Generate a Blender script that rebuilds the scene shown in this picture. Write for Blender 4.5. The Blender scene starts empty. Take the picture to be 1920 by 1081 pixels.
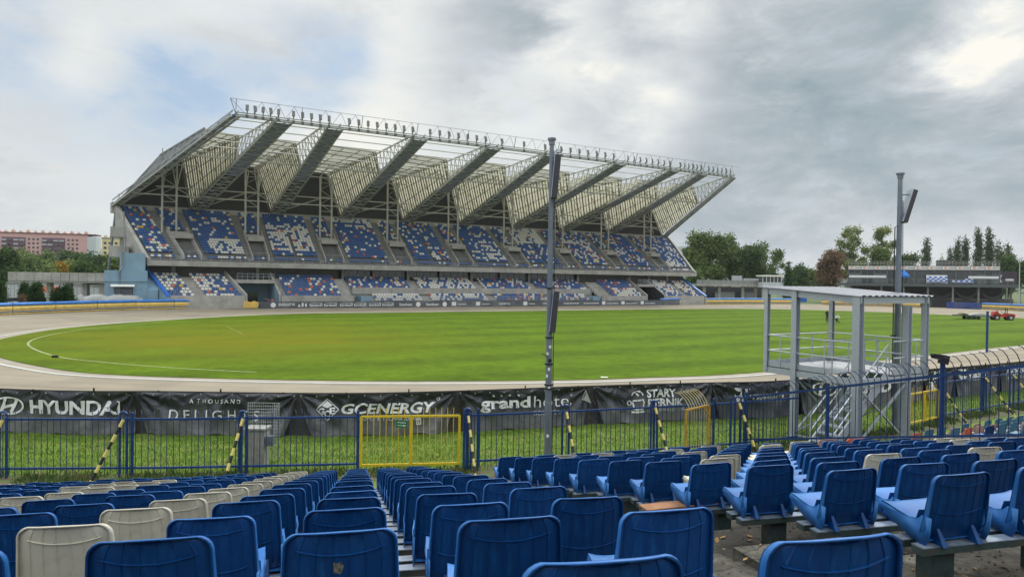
import bpy, math, random
import numpy as np
from mathutils import Vector, Matrix
rnd = random.Random(7)
sc = bpy.context.scene
COL = sc.collection
R = math.radians
# ------------------------------------------------------------------ camera
F, CH, ROLL = 1300.0, 5.1, 0.0133
cd = bpy.data.cameras.new('camera'); cam = bpy.data.objects.new('camera', cd); COL.objects.link(cam)
cd.sensor_width = 36; cd.lens = 36 * F / 1920; cd.clip_start = 0.05; cd.clip_end = 12000
cam.location = (0, 0, CH)
cam.rotation_euler = (Matrix.Rotation(R(90 - 0.64), 3, 'X') @ Matrix.Rotation(ROLL, 3, 'Z')).to_euler()
sc.camera = cam
sc.view_settings.view_transform = 'Standard'; sc.view_settings.look = 'None'
sc.view_settings.exposure = 0.25; sc.view_settings.gamma = 1
# ------------------------------------------------------------------ light
SUN_EL, SUN_AZ = R(48), R(32)          # azimuth measured from +Y towards +X
sd = bpy.data.lights.new('sun', 'SUN'); sd.energy = 1.5; sd.angle = R(14); sd.color = (1.0, 0.95, 0.86)
sun = bpy.data.objects.new('sun', sd); COL.objects.link(sun)
sdir = Vector((math.sin(SUN_AZ) * math.cos(SUN_EL), math.cos(SUN_AZ) * math.cos(SUN_EL), math.sin(SUN_EL)))
sun.rotation_euler = sdir.to_track_quat('Z', 'Y').to_euler()
sun.location = sdir * 50

def hor(x): return 526 + ROLL * (x - 960)
def P(x, y, d):
    """world point that lies on photo pixel (x, y) at depth d"""
    e = hor(x) - y
    return Vector(((x - 960 - ROLL * e) / F * d, d, CH + e / F * d))
def G(x, y, z=0.0):
    d = (CH - z) * F / (y - hor(x)); p = P(x, y, d); return Vector((p.x, p.y, z))

# ------------------------------------------------------------------ world
w = bpy.data.worlds.new('World'); sc.world = w; w.use_nodes = True
nt = w.node_tree; N = nt.nodes; L = nt.links
for n in list(N): N.remove(n)
def nd(t, **k):
    n = N.new(t)
    for a, v in k.items(): setattr(n, a, v)
    return n
def mth(op, a, b=None, c=None, clamp=False):
    n = nd('ShaderNodeMath', operation=op); n.use_clamp = clamp
    for i, v in enumerate((a, b, c)):
        if v is None: continue
        if isinstance(v, (int, float)): n.inputs[i].default_value = v
        else: L.new(v, n.inputs[i])
    return n.outputs[0]
tc = nd('ShaderNodeTexCoord'); DIR = tc.outputs['Generated']
sky = nd('ShaderNodeTexSky', sky_type='NISHITA'); sky.sun_disc = False
sky.sun_elevation = SUN_EL; sky.sun_rotation = SUN_AZ; sky.air_density = 1.2; sky.dust_density = 1.5
nrm = nd('ShaderNodeVectorMath', operation='NORMALIZE'); L.new(DIR, nrm.inputs[0])
mp = nd('ShaderNodeMapping'); mp.inputs['Rotation'].default_value = (0, R(-28), 0); mp.inputs['Scale'].default_value = (1.0, 1.0, 2.3)
L.new(nrm.outputs[0], mp.inputs[0])
n1 = nd('ShaderNodeTexNoise'); n1.inputs['Scale'].default_value = 3.1; n1.inputs['Detail'].default_value = 8; n1.inputs['Roughness'].default_value = .52; n1.inputs['Distortion'].default_value = .35
L.new(mp.outputs[0], n1.inputs['Vector'])
n2 = nd('ShaderNodeTexNoise'); n2.inputs['Scale'].default_value = 7.5; n2.inputs['Detail'].default_value = 9; n2.inputs['Roughness'].default_value = .66; n2.inputs['Distortion'].default_value = .3
L.new(mp.outputs[0], n2.inputs['Vector'])
# warped direction for soft irregular cloud masses
wv = nd('ShaderNodeVectorMath', operation='SUBTRACT'); L.new(n1.outputs['Color'], wv.inputs[0]); wv.inputs[1].default_value = (.5, .5, .5)
wv2 = nd('ShaderNodeVectorMath', operation='SCALE'); L.new(wv.outputs[0], wv2.inputs[0]); wv2.inputs['Scale'].default_value = .26
wd0 = nd('ShaderNodeVectorMath', operation='ADD'); L.new(nrm.outputs[0], wd0.inputs[0]); L.new(wv2.outputs[0], wd0.inputs[1])
wv3 = nd('ShaderNodeVectorMath', operation='SUBTRACT'); L.new(n2.outputs['Color'], wv3.inputs[0]); wv3.inputs[1].default_value = (.5, .5, .5)
wv4 = nd('ShaderNodeVectorMath', operation='SCALE'); L.new(wv3.outputs[0], wv4.inputs[0]); wv4.inputs['Scale'].default_value = .10
wd = nd('ShaderNodeVectorMath', operation='ADD'); L.new(wd0.outputs[0], wd.inputs[0]); L.new(wv4.outputs[0], wd.inputs[1])
def blob(px, py, size, amp):
    d = Vector(((px - 960) / F, 1, (hor(px) - py) / F)).normalized()
    n = nd('ShaderNodeVectorMath', operation='DISTANCE'); L.new(wd.outputs[0], n.inputs[0]); n.inputs[1].default_value = d
    q = mth('DIVIDE', n.outputs['Value'], size / F)
    return mth('MULTIPLY', mth('EXPONENT', mth('MULTIPLY', mth('MULTIPLY', q, q), -1.0)), amp)
def total(vals):
    s = vals[0]
    for v in vals[1:]: s = mth('ADD', s, v)
    return s
blue = total([blob(*b) for b in ((20, 40, 70, .75), (330, 100, 80, .6), (450, 130, 95, .55), (600, 110, 80, .75), (300, 250, 130, .45), (430, 260, 90, .4), (500, 20, 60, .5), (150, 190, 110, .3), (950, 235, 50, .3))])
bright = total([blob(*b) for b in ((1065, 50, 60, .38), (1015, 110, 50, .3), (1130, 140, 50, .36), (1250, 205, 80, .58), (1510, 60, 60, .85), (1460, 105, 50, .6), (1890, 60, 60, .55), (1800, 130, 60, .6), (700, 60, 220, .18), (680, 200, 170, .2), (960, 235, 90, .35), (1330, 20, 70, .3), (120, 60, 130, .14), (150, 330, 200, .14), (1740, 395, 140, .12))])
dark = total([blob(*b) for b in ((890, 120, 130, .42), (1000, 30, 90, .3), (1330, 110, 110, .36), (1430, 260, 190, .32), (1680, 230, 190, .36), (1600, 20, 110, .34), (1350, 380, 150, .26), (1140, 60, 50, .2), (1880, 300, 120, .26), (1840, 200, 60, .25), (1180, 300, 80, .12), (60, 160, 110, .12))])
f1 = mth('MULTIPLY', mth('SUBTRACT', n1.outputs['Fac'], .5), .85)
f2 = mth('MULTIPLY', mth('SUBTRACT', n2.outputs['Fac'], .5), .95)
lum = mth('ADD', mth('SUBTRACT', mth('ADD', .62, bright), mth('MULTIPLY', dark, .8)), mth('ADD', f1, f2))
ramp = nd('ShaderNodeValToRGB'); L.new(lum, ramp.inputs[0])
e = ramp.color_ramp.elements
e[0].position = 0.0; e[0].color = (.25, .32, .36, 1)
e[1].position = 1.0; e[1].color = (.84, .82, .75, 1)
for p_, c_ in ((.25, (.36, .41, .445, 1)), (.45, (.47, .51, .54, 1)), (.62, (.58, .605, .62, 1)), (.80, (.68, .70, .69, 1))):
    q_ = ramp.color_ramp.elements.new(p_); q_.color = c_
skys = nd('ShaderNodeMix', data_type='RGBA', blend_type='MULTIPLY'); skys.inputs['Factor'].default_value = 1
L.new(sky.outputs[0], skys.inputs['A']); skys.inputs['B'].default_value = (.06, .063, .067, 1)
# blue gaps: nishita sky lightened by thin cloud
skyl = nd('ShaderNodeMix', data_type='RGBA'); skyl.inputs['Factor'].default_value = .62
L.new(skys.outputs['Result'], skyl.inputs['A']); skyl.inputs['B'].default_value = (.46, .60, .78, 1)
bf = mth('MULTIPLY', mth('ADD', blue, mth('MULTIPLY', mth('SUBTRACT', n2.outputs['Fac'], .56), 1.7)), 1.0, clamp=True)
mixs = nd('ShaderNodeMix', data_type='RGBA'); L.new(bf, mixs.inputs['Factor'])
L.new(ramp.outputs[0], mixs.inputs['A']); L.new(skyl.outputs['Result'], mixs.inputs['B'])
sxyz = nd('ShaderNodeSeparateXYZ'); L.new(nrm.outputs[0], sxyz.inputs[0])
# sky raised behind the viewer and overhead, added to light the stand and ground
back = nd('ShaderNodeMapRange'); L.new(sxyz.outputs['Y'], back.inputs[0]); back.inputs[1].default_value = -.5; back.inputs[2].default_value = .35; back.inputs[3].default_value = 1.3; back.inputs[4].default_value = 1.0
zen = nd('ShaderNodeMapRange'); L.new(sxyz.outputs['Z'], zen.inputs[0]); zen.inputs[1].default_value = .42; zen.inputs[2].default_value = .9; zen.inputs[3].default_value = 1.0; zen.inputs[4].default_value = 2.7
lev = mth('MULTIPLY', back.outputs[0], zen.outputs[0])
bg = nd('ShaderNodeBackground'); L.new(mixs.outputs['Result'], bg.inputs[0]); L.new(lev, bg.inputs['Strength'])
wo = nd('ShaderNodeOutputWorld'); L.new(bg.outputs[0], wo.inputs[0])

# ------------------------------------------------------------------ materials
MATS = {}
def M(name, col, rough=.6, metal=0.0, var=.12, scale=4.0, bump=0.0, col2=None, mixscale=None, thr=(.45, .62), spec=.5, coat=0, trans=0, detail=6, stretch=(1, 1, 1), tint=0):
    if name in MATS: return MATS[name]
    m = bpy.data.materials.new(name); m.use_nodes = True; t = m.node_tree; n = t.nodes; l = t.links
    b = n['Principled BSDF']; b.inputs['Roughness'].default_value = rough; b.inputs['Metallic'].default_value = metal
    b.inputs['Specular IOR Level'].default_value = spec; b.inputs['Coat Weight'].default_value = coat
    co = n.new('ShaderNodeTexCoord'); mpp = n.new('ShaderNodeMapping'); mpp.inputs['Scale'].default_value = stretch
    l.new(co.outputs['Object'], mpp.inputs[0])
    no = n.new('ShaderNodeTexNoise'); no.inputs['Scale'].default_value = scale; no.inputs['Detail'].default_value = detail; no.inputs['Roughness'].default_value = .62
    l.new(mpp.outputs[0], no.inputs['Vector'])
    r = n.new('ShaderNodeValToRGB'); l.new(no.outputs['Fac'], r.inputs[0])
    lo = tuple(max(0, c * (1 - var * 1.6)) for c in col); hi = tuple(c * (1 + var * 1.6) for c in col)
    r.color_ramp.elements[0].position = .28; r.color_ramp.elements[0].color = (*lo, 1)
    r.color_ramp.elements[1].position = .72; r.color_ramp.elements[1].color = (*hi, 1)
    out = r.outputs[0]
    if col2 is not None:
        n3 = n.new('ShaderNodeTexNoise'); n3.inputs['Scale'].default_value = mixscale or scale * .35; n3.inputs['Detail'].default_value = 8; n3.inputs['Roughness'].default_value = .65
        l.new(mpp.outputs[0], n3.inputs['Vector'])
        r3 = n.new('ShaderNodeMapRange'); l.new(n3.outputs['Fac'], r3.inputs[0]); r3.inputs[1].default_value = thr[0]; r3.inputs[2].default_value = thr[1]
        mx = n.new('ShaderNodeMix'); mx.data_type = 'RGBA'; l.new(r3.outputs[0], mx.inputs['Factor']); l.new(out, mx.inputs['A']); mx.inputs['B'].default_value = (*col2, 1)
        out = mx.outputs['Result']
    l.new(out, b.inputs['Base Color'])
    if tint:
        oi = n.new('ShaderNodeObjectInfo'); hs = n.new('ShaderNodeHueSaturation'); mr = n.new('ShaderNodeMapRange'); l.new(oi.outputs['Random'], mr.inputs[0]); mr.inputs[3].default_value = 1 - tint; mr.inputs[4].default_value = 1 + tint; l.new(mr.outputs[0], hs.inputs['Value'])
        mr2 = n.new('ShaderNodeMapRange'); l.new(oi.outputs['Random'], mr2.inputs[0]); mr2.inputs[1].default_value = 1; mr2.inputs[2].default_value = 0; mr2.inputs[3].default_value = 1 - tint * .12; mr2.inputs[4].default_value = 1.0; l.new(mr2.outputs[0], hs.inputs['Saturation']); l.new(out, hs.inputs['Color']); l.new(hs.outputs[0], b.inputs['Base Color'])
    if bump:
        bp = n.new('ShaderNodeBump'); bp.inputs['Strength'].default_value = 1; bp.inputs['Distance'].default_value = bump
        l.new(no.outputs['Fac'], bp.inputs['Height']); l.new(bp.outputs[0], b.inputs['Normal'])
    if trans:
        tr = n.new('ShaderNodeBsdfTranslucent'); l.new(out, tr.inputs[0]); ms = n.new('ShaderNodeMixShader'); ms.inputs[0].default_value = trans
        l.new(b.outputs[0], ms.inputs[1]); l.new(tr.outputs[0], ms.inputs[2]); l.new(ms.outputs[0], n['Material Output'].inputs[0])
    MATS[name] = m; return m

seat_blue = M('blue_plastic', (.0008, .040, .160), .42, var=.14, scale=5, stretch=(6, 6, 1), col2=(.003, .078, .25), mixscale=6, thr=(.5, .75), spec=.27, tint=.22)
seat_skylit = M('skylit_blue', (.010, .115, .38), .5, var=.10, scale=5, col2=(.035, .18, .44), mixscale=9, thr=(.45, .75), spec=.35, tint=.2)  # copy of the seat blue with sky light painted in, for pans and rims
seat_white = M('aged_white_plastic', (.50, .475, .385), .5, var=.05, scale=8, col2=(.36, .33, .26), mixscale=14, thr=(.56, .8), tint=.12)
seat_teal = M('faded_teal_plastic', (.05, .16, .25), .55, var=.15, scale=6, col2=(.12, .22, .28), thr=(.45, .7))
seat_pink = M('faded_pink_plastic', (.42, .27, .24), .6, var=.1, scale=6, col2=(.3, .22, .2), thr=(.45, .7))
seat_orange = M('orange_plastic', (.62, .14, .06), .5, var=.1, scale=6)
rail_pale = M('worn_pale_metal', (.40, .46, .55), .35, .3, var=.15, scale=9, col2=(.16, .22, .32), thr=(.5, .66), stretch=(1, 1, 1))
rail_dull = M('worn_dull_metal', (.20, .25, .32), .45, .2, var=.3, scale=9, col2=(.05, .07, .09), thr=(.42, .6))
post_green = M('dark_painted_post', (.025, .045, .045), .6, var=.3, scale=14, col2=(.06, .05, .04), thr=(.5, .7))
concrete = M('weathered_concrete', (.078, .071, .056), .9, var=.32, scale=3, bump=.01, col2=(.028, .026, .02), mixscale=1.3, thr=(.44, .58), detail=12)
stand_conc = M('stand_concrete', (.37, .36, .335), .85, var=.10, scale=.8, col2=(.24, .23, .21), mixscale=.5, thr=(.45, .75))
stair_conc = M('stair_concrete', (.24, .235, .22), .85, var=.12, scale=1.5)
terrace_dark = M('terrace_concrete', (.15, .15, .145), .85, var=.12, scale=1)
steel = M('galvanised_steel', (.44, .48, .53), .42, .35, var=.07, scale=9, bump=.001, col2=(.36, .40, .45), mixscale=22, thr=(.4, .65))
blue_paint = M('blue_painted_metal', (.008, .038, .15), .4, .1, var=.18, scale=9, col2=(.03, .10, .22), mixscale=20, thr=(.55, .7))
bar_paint = M('dark_blue_bars', (.012, .03, .10), .45, .1, var=.2, scale=9)
yellow_paint = M('yellow_painted_metal', (.55, .40, .015), .45, 0, var=.12, scale=9, col2=(.34, .22, .03), mixscale=16, thr=(.6, .7))
ochre_paint = M('rusty_yellow_paint', (.42, .25, .03), .5, 0, var=.2, scale=9, col2=(.25, .12, .04), mixscale=20, thr=(.5, .65))
brace_yellow = M('brace_yellow', (.62, .50, .16), .6, var=.1, scale=20)
black_paint = M('black_paint', (.012, .012, .014), .5, var=.1)
white_paint = M('white_paint', (.72, .71, .66), .7, var=.05, scale=3)
vinyl_white = M('printed_white', (.68, .69, .69), .5, var=.06, scale=6)
vinyl_grey = M('printed_grey', (.42, .43, .44), .5, var=.06, scale=6)
galv = M('mast_steel', (.15, .18, .22), .5, .35, var=.15, scale=5, col2=(.24, .26, .28), mixscale=9, thr=(.5, .7), stretch=(1, 1, .2))
panel_dark = M('dark_louvre', (.05, .048, .055), .5, .2, var=.1)
truss_white = M('truss_paint', (.42, .42, .38), .5, .1, var=.1, scale=1)
truss_grey = M('truss_grey', (.20, .21, .205), .5, .2, var=.15, scale=1)
mesh_slate = M('slate_mesh', (.185, .205, .34), .6, .2, var=.15, scale=1)  # stands in for sky showing through the upper ribs, put into the colour
mesh_dark = M('dark_mesh', (.022, .026, .034), .6, .2, var=.2, scale=1)
cream = M('cream_translucent_sheet', (.68, .66, .53), .6, var=.06, scale=.6, col2=(.52, .49, .35), mixscale=.8, thr=(.5, .75), trans=.52)
roof_out = M('outer_roof_sheet', (.36, .39, .41), .5, 0, var=.10, scale=.5, trans=.2)
wall_dark = M('dark_cladding', (.045, .045, .052), .7, var=.08, scale=.3)
annex_blue = M('pale_blue_render', (.20, .32, .42), .85, var=.08, scale=.6, col2=(.26, .28, .29), mixscale=.5, thr=(.52, .8), stretch=(1, 1, .35))
bright_blue = M('bright_blue_paint', (.02, .13, .50), .5, var=.05)
glass = M('dark_glass', (.02, .03, .035), .12, 0, var=.1, spec=.7)
airblue = M('airfence_blue', (.035, .19, .58), .5, var=.12, scale=2)
airyellow = M('airfence_yellow', (.78, .55, .14), .6, var=.12, scale=2, col2=(.55, .42, .22), mixscale=1.5, thr=(.5, .75))
tarp = M('pale_tarpaulin', (.34, .35, .34), .6, var=.12, scale=1.2)
red_paint = M('red_paint', (.42, .02, .02), .35, var=.1)
rubber = M('rubber', (.02, .02, .02), .8)
skin = M('skin', (.45, .27, .2), .6, var=.03)
black_cloth = M('black_cloth', (.015, .015, .02), .9, var=.1)
red_cloth = M('red_cloth', (.45, .02, .03), .9)
pink_wall = M('pink_render', (.52, .31, .30), .9, var=.05, scale=.1)
pale_wall = M('pale_grey_render', (.46, .50, .52), .9, var=.05, scale=.1)
yellow_wall = M('pale_yellow_render', (.60, .50, .28), .9, var=.05, scale=.1)
salmon_wall = M('salmon_render', (.58, .36, .27), .9, var=.05, scale=.1)
roof_red = M('red_roof', (.50, .13, .08), .8, var=.1, scale=1)
bark = M('bark', (.09, .075, .06), .9, var=.2, scale=3)

def stripes_mat(name, c1, c2, scale, axis='Z', rough=.6):
    m = bpy.data.materials.new(name); m.use_nodes = True; t = m.node_tree; n = t.nodes; l = t.links
    b = n['Principled BSDF']; b.inputs['Roughness'].default_value = rough
    co = n.new('ShaderNodeTexCoord'); s = n.new('ShaderNodeSeparateXYZ'); l.new(co.outputs['Object'], s.inputs[0])
    mm = n.new('ShaderNodeMath'); mm.operation = 'MULTIPLY'; l.new(s.outputs[axis], mm.inputs[0]); mm.inputs[1].default_value = scale
    fr = n.new('ShaderNodeMath'); fr.operation = 'FRACT'; l.new(mm.outputs[0], fr.inputs[0])
    g = n.new('ShaderNodeMath'); g.operation = 'GREATER_THAN'; l.new(fr.outputs[0], g.inputs[0]); g.inputs[1].default_value = .5
    mx = n.new('ShaderNodeMix'); mx.data_type = 'RGBA'; l.new(g.outputs[0], mx.inputs['Factor']); mx.inputs['A'].default_value = (*c1, 1); mx.inputs['B'].default_value = (*c2, 1)
    l.new(mx.outputs['Result'], b.inputs['Base Color']); return m

def vinyl_mat():
    m = bpy.data.materials.new('black_vinyl'); m.use_nodes = True; t = m.node_tree; n = t.nodes; l = t.links
    b = n['Principled BSDF']; b.inputs['Roughness'].default_value = .42; b.inputs['Specular IOR Level'].default_value = .6
    co = n.new('ShaderNodeTexCoord'); s = n.new('ShaderNodeSeparateXYZ'); l.new(co.outputs['Object'], s.inputs[0])
    no = n.new('ShaderNodeTexNoise'); no.inputs['Scale'].default_value = 1.6; no.inputs['Detail'].default_value = 8; l.new(co.outputs['Object'], no.inputs['Vector'])
    # dried splashes of track dirt, thickest along the hem
    a = n.new('ShaderNodeMapRange'); l.new(s.outputs['Z'], a.inputs[0]); a.inputs[1].default_value = 1.0; a.inputs[2].default_value = 0.0; a.inputs[3].default_value = 0; a.inputs[4].default_value = .62
    ad = n.new('ShaderNodeMath'); ad.operation = 'ADD'; l.new(no.outputs['Fac'], ad.inputs[0]); l.new(a.outputs[0], ad.inputs[1])
    r = n.new('ShaderNodeValToRGB'); l.new(ad.outputs[0], r.inputs[0])
    r.color_ramp.elements[0].position = .5; r.color_ramp.elements[0].color = (.016, .018, .026, 1)
    r.color_ramp.elements[1].position = 1.25 if False else 1.0; r.color_ramp.elements[1].color = (.13, .13, .135, 1)
    l.new(r.outputs[0], b.inputs['Base Color'])
    n2_ = n.new('ShaderNodeTexNoise'); n2_.inputs['Scale'].default_value = 2.5; n2_.inputs['Detail'].default_value = 4; n2_.inputs['Distortion'].default_value = 1.2; l.new(co.outputs['Object'], n2_.inputs['Vector'])
    bp = n.new('ShaderNodeBump'); bp.inputs['Distance'].default_value = .05; bp.inputs['Strength'].default_value = .8; l.new(n2_.outputs['Fac'], bp.inputs['Height']); l.new(bp.outputs[0], b.inputs['Normal'])
    return m
vinyl = vinyl_mat()

def crack(m):
    t = m.node_tree; n = t.nodes; l = t.links; b = n['Principled BSDF']; src = b.inputs['Base Color'].links[0].from_socket
    co = n.new('ShaderNodeTexCoord'); nz = n.new('ShaderNodeTexNoise'); nz.inputs['Scale'].default_value = 3; nz.inputs['Detail'].default_value = 6; l.new(co.outputs['Object'], nz.inputs['Vector'])
    mxv = n.new('ShaderNodeMix'); mxv.data_type = 'RGBA'; mxv.inputs['Factor'].default_value = .14; l.new(co.outputs['Object'], mxv.inputs['A']); l.new(nz.outputs['Color'], mxv.inputs['B'])
    vo = n.new('ShaderNodeTexVoronoi'); vo.feature = 'DISTANCE_TO_EDGE'; vo.inputs['Scale'].default_value = 1.25; l.new(mxv.outputs['Result'], vo.inputs['Vector'])
    mr = n.new('ShaderNodeMapRange'); l.new(vo.outputs['Distance'], mr.inputs[0]); mr.inputs[1].default_value = .0; mr.inputs[2].default_value = .016; mr.inputs[3].default_value = .35; mr.inputs[4].default_value = 1.0
    n2_ = n.new('ShaderNodeTexNoise'); n2_.inputs['Scale'].default_value = 24; n2_.inputs['Detail'].default_value = 10; n2_.inputs['Roughness'].default_value = .75; l.new(co.outputs['Object'], n2_.inputs['Vector'])
    m2 = n.new('ShaderNodeMapRange'); l.new(n2_.outputs['Fac'], m2.inputs[0]); m2.inputs[1].default_value = .35; m2.inputs[2].default_value = .68; m2.inputs[3].default_value = .55; m2.inputs[4].default_value = 1.35
    n3_ = n.new('ShaderNodeTexNoise'); n3_.inputs['Scale'].default_value = .9; n3_.inputs['Detail'].default_value = 3; l.new(co.outputs['Object'], n3_.inputs['Vector'])
    m3 = n.new('ShaderNodeMapRange'); l.new(n3_.outputs['Fac'], m3.inputs[0]); m3.inputs[1].default_value = .54; m3.inputs[2].default_value = .57; m3.inputs[3].default_value = 1.0; m3.inputs[4].default_value = 1.7
    a = n.new('ShaderNodeMath'); a.operation = 'MULTIPLY'; l.new(mr.outputs[0], a.inputs[0]); l.new(m2.outputs[0], a.inputs[1]); c = n.new('ShaderNodeMath'); c.operation = 'MULTIPLY'; l.new(a.outputs[0], c.inputs[0]); l.new(m3.outputs[0], c.inputs[1])
    cb = n.new('ShaderNodeCombineXYZ'); [l.new(c.outputs[0], cb.inputs[i]) for i in range(3)]; mx = n.new('ShaderNodeMix'); mx.data_type = 'RGBA'; mx.blend_type = 'MULTIPLY'; mx.inputs['Factor'].default_value = 1; l.new(src, mx.inputs['A']); l.new(cb.outputs[0], mx.inputs['B']); l.new(mx.outputs['Result'], b.inputs['Base Color'])
crack(concrete)
# ------------------------------------------------------------------ mesh builder
class MB:
    def __init__(s): s.v = []; s.f = []; s.m = []
    def poly(s, pts, mi=0):
        i = len(s.v); s.v += [tuple(p) for p in pts]; s.f.append(tuple(range(i, i + len(pts)))); s.m.append(mi)
    def box(s, c, size, rot=None, mi=0):
        c = Vector(c); hx, hy, hz = size[0] / 2, size[1] / 2, size[2] / 2; i = len(s.v)
        for x, y, z in ((-1, -1, -1), (1, -1, -1), (1, 1, -1), (-1, 1, -1), (-1, -1, 1), (1, -1, 1), (1, 1, 1), (-1, 1, 1)):
            p = Vector((x * hx, y * hy, z * hz))
            if rot is not None: p = rot @ p
            s.v.append(tuple(c + p))
        for q in ((0, 3, 2, 1), (4, 5, 6, 7), (0, 1, 5, 4), (1, 2, 6, 5), (2, 3, 7, 6), (3, 0, 4, 7)):
            s.f.append(tuple(i + k for k in q)); s.m.append(mi)
    def hexa(s, b4, t4, mi=0):
        i = len(s.v); s.v += [tuple(p) for p in b4] + [tuple(p) for p in t4]
        for q in ((0, 3, 2, 1), (4, 5, 6, 7), (0, 1, 5, 4), (1, 2, 6, 5), (2, 3, 7, 6), (3, 0, 4, 7)):
            s.f.append(tuple(i + k for k in q)); s.m.append(mi)
    def bar(s, p, q, w, h=None, mi=0, up=Vector((0, 0, 1))):
        p = Vector(p); q = Vector(q); h = w if h is None else h; d = (q - p)
        if d.length < 1e-6: return
        d.normalize(); x = d.cross(up)
        if x.length < 1e-3: x = d.cross(Vector((1, 0, 0)))
        x.normalize(); z = x.cross(d); x = x * w / 2; z = z * h / 2
        s.hexa((p - x - z, p + x - z, q + x - z, q - x - z), (p - x + z, p + x + z, q + x + z, q - x + z), mi)
    def tube(s, pts, r, n=6, mi=0, cap=True):
        pts = [Vector(p) for p in pts]; rs = r if isinstance(r, (list, tuple)) else [r] * len(pts); i0 = len(s.v); K = len(pts)
        for k, p in enumerate(pts):
            d = (pts[min(k + 1, K - 1)] - pts[max(k - 1, 0)]).normalized()
            x = d.cross(Vector((0, 0, 1)))
            if x.length < .05: x = d.cross(Vector((0, 1, 0)))
            x.normalize(); y = d.cross(x)
            for j in range(n):
                a = 2 * math.pi * j / n; s.v.append(tuple(p + (x * math.cos(a) + y * math.sin(a)) * rs[k]))
        for k in range(K - 1):
            for j in range(n):
                a = i0 + k * n + j; b = i0 + k * n + (j + 1) % n
                s.f.append((a, b, b + n, a + n)); s.m.append(mi)
        if cap:
            s.f.append(tuple(i0 + j for j in range(n))); s.m.append(mi)
            s.f.append(tuple(i0 + (K - 1) * n + j for j in reversed(range(n)))); s.m.append(mi)
    def cyl(s, p, q, r, n=12, mi=0): s.tube((p, q), r, n, mi)
    def grid(s, fn, nu, nv, mi=0):
        i0 = len(s.v)
        for j in range(nv + 1):
            for i in range(nu + 1): s.v.append(tuple(fn(i / nu, j / nv)))
        for j in range(nv):
            for i in range(nu):
                a = i0 + j * (nu + 1) + i; s.f.append((a, a + 1, a + nu + 2, a + nu + 1)); s.m.append(mi)
    def extrude(s, pts, vec, mi=0):
        """closed planar outline pushed along vec"""
        n = len(pts); i = len(s.v); vec = Vector(vec); s.v += [tuple(p) for p in pts] + [tuple(Vector(p) + vec) for p in pts]
        s.f.append(tuple(range(i, i + n))); s.m.append(mi); s.f.append(tuple(reversed(range(i + n, i + 2 * n)))); s.m.append(mi)
        for k in range(n):
            k2 = (k + 1) % n; s.f.append((i + k, i + n + k, i + n + k2, i + k2)); s.m.append(mi)
    def build(s, name, mats, parent=None, smooth=False, fix=True):
        mats = mats if isinstance(mats, (list, tuple)) else [mats]
        me = bpy.data.meshes.new(name); vs = s.v
        if parent is not None and fix:
            o_ = parent.get('_o', None); off = Vector(OFF.get(parent.name, (0, 0, 0))); vs = [(a[0] - off.x, a[1] - off.y, a[2] - off.z) for a in s.v]
        me.from_pydata(vs, [], s.f)
        for m in mats: me.materials.append(m)
        if len(mats) > 1: me.polygons.foreach_set('material_index', s.m)
        if smooth: me.polygons.foreach_set('use_smooth', [True] * len(me.polygons))
        me.update(); o = bpy.data.objects.new(name, me); COL.objects.link(o)
        if parent is not None:
            o.parent = parent; OFF[o.name] = OFF.get(parent.name, Vector((0, 0, 0))) if fix else Vector((0, 0, 0))
        else: OFF[o.name] = Vector((0, 0, 0))
        return o
OFF = {}
def tag(o, label=None, cat=None, group=None, kind=None):
    if label: o['label'] = label
    if cat: o['category'] = cat
    if group: o['group'] = group
    if kind: o['kind'] = kind
    return o
def thing(name, loc, label, cat, group=None, rz=0):
    o = bpy.data.objects.new(name, None); COL.objects.link(o); o.location = loc; o.rotation_euler = (0, 0, rz); o.empty_display_size = .2
    OFF[o.name] = Vector(loc); return tag(o, label, cat, group)
def copy_tree(o, parent=None):
    c = o.copy(); COL.objects.link(c)
    if parent is not None: c.parent = parent
    for ch in [x for x in KIDS.get(o.name, [])]: copy_tree(ch, c)
    return c
KIDS = {}
def kids(o, *ch): KIDS[o.name] = list(ch); return o
def struct(name, mb, m, smooth=False): return tag(mb.build(name, m, smooth=smooth), kind='structure')
def text_mesh(body, size=1.0, bold=0.0, sx=1.0, shear=0.0, space=1.0):
    c = bpy.data.curves.new('t', 'FONT'); c.body = body; c.size = size; c.offset = bold; c.shear = shear; c.space_character = space
    c.align_x = 'CENTER'; c.align_y = 'CENTER'; c.resolution_u = 3
    o = bpy.data.objects.new('t', c); COL.objects.link(o); dg = bpy.context.evaluated_depsgraph_get(); dg.update()
    me = bpy.data.meshes.new_from_object(o.evaluated_get(dg)); bpy.data.objects.remove(o); 
    vs = [(v.co.x * sx, v.co.y) for v in me.vertices]; fs = [tuple(p.vertices) for p in me.polygons]; bpy.data.meshes.remove(me)
    return vs, fs
def fit_text(body, W, H, **k):
    vs, fs = text_mesh(body, 1.0, **k)
    xs = [v[0] for v in vs]; ys = [v[1] for v in vs]; x0, x1, y0, y1 = min(xs), max(xs), min(ys), max(ys)
    return [((v[0] - x0) / (x1 - x0) * W, (v[1] - y0) / (y1 - y0) * H) for v in vs], fs
def catmull(pts, n=8, closed=False):
    out = []; K = len(pts); P_ = [Vector((p[0], p[1], 0)) for p in pts]
    rng = range(K) if closed else range(K - 1)
    for i in rng:
        if closed: a, b, c, d = P_[(i - 1) % K], P_[i], P_[(i + 1) % K], P_[(i + 2) % K]
        else: a, b, c, d = P_[max(i - 1, 0)], P_[i], P_[i + 1], P_[min(i + 2, K - 1)]
        for j in range(n):
            t = j / n; out.append(.5 * ((2 * b) + (c - a) * t + (2 * a - 5 * b + 4 * c - d) * t * t + (3 * b - a - 3 * c + d) * t ** 3))
    if not closed: out.append(P_[-1])
    return out
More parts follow.
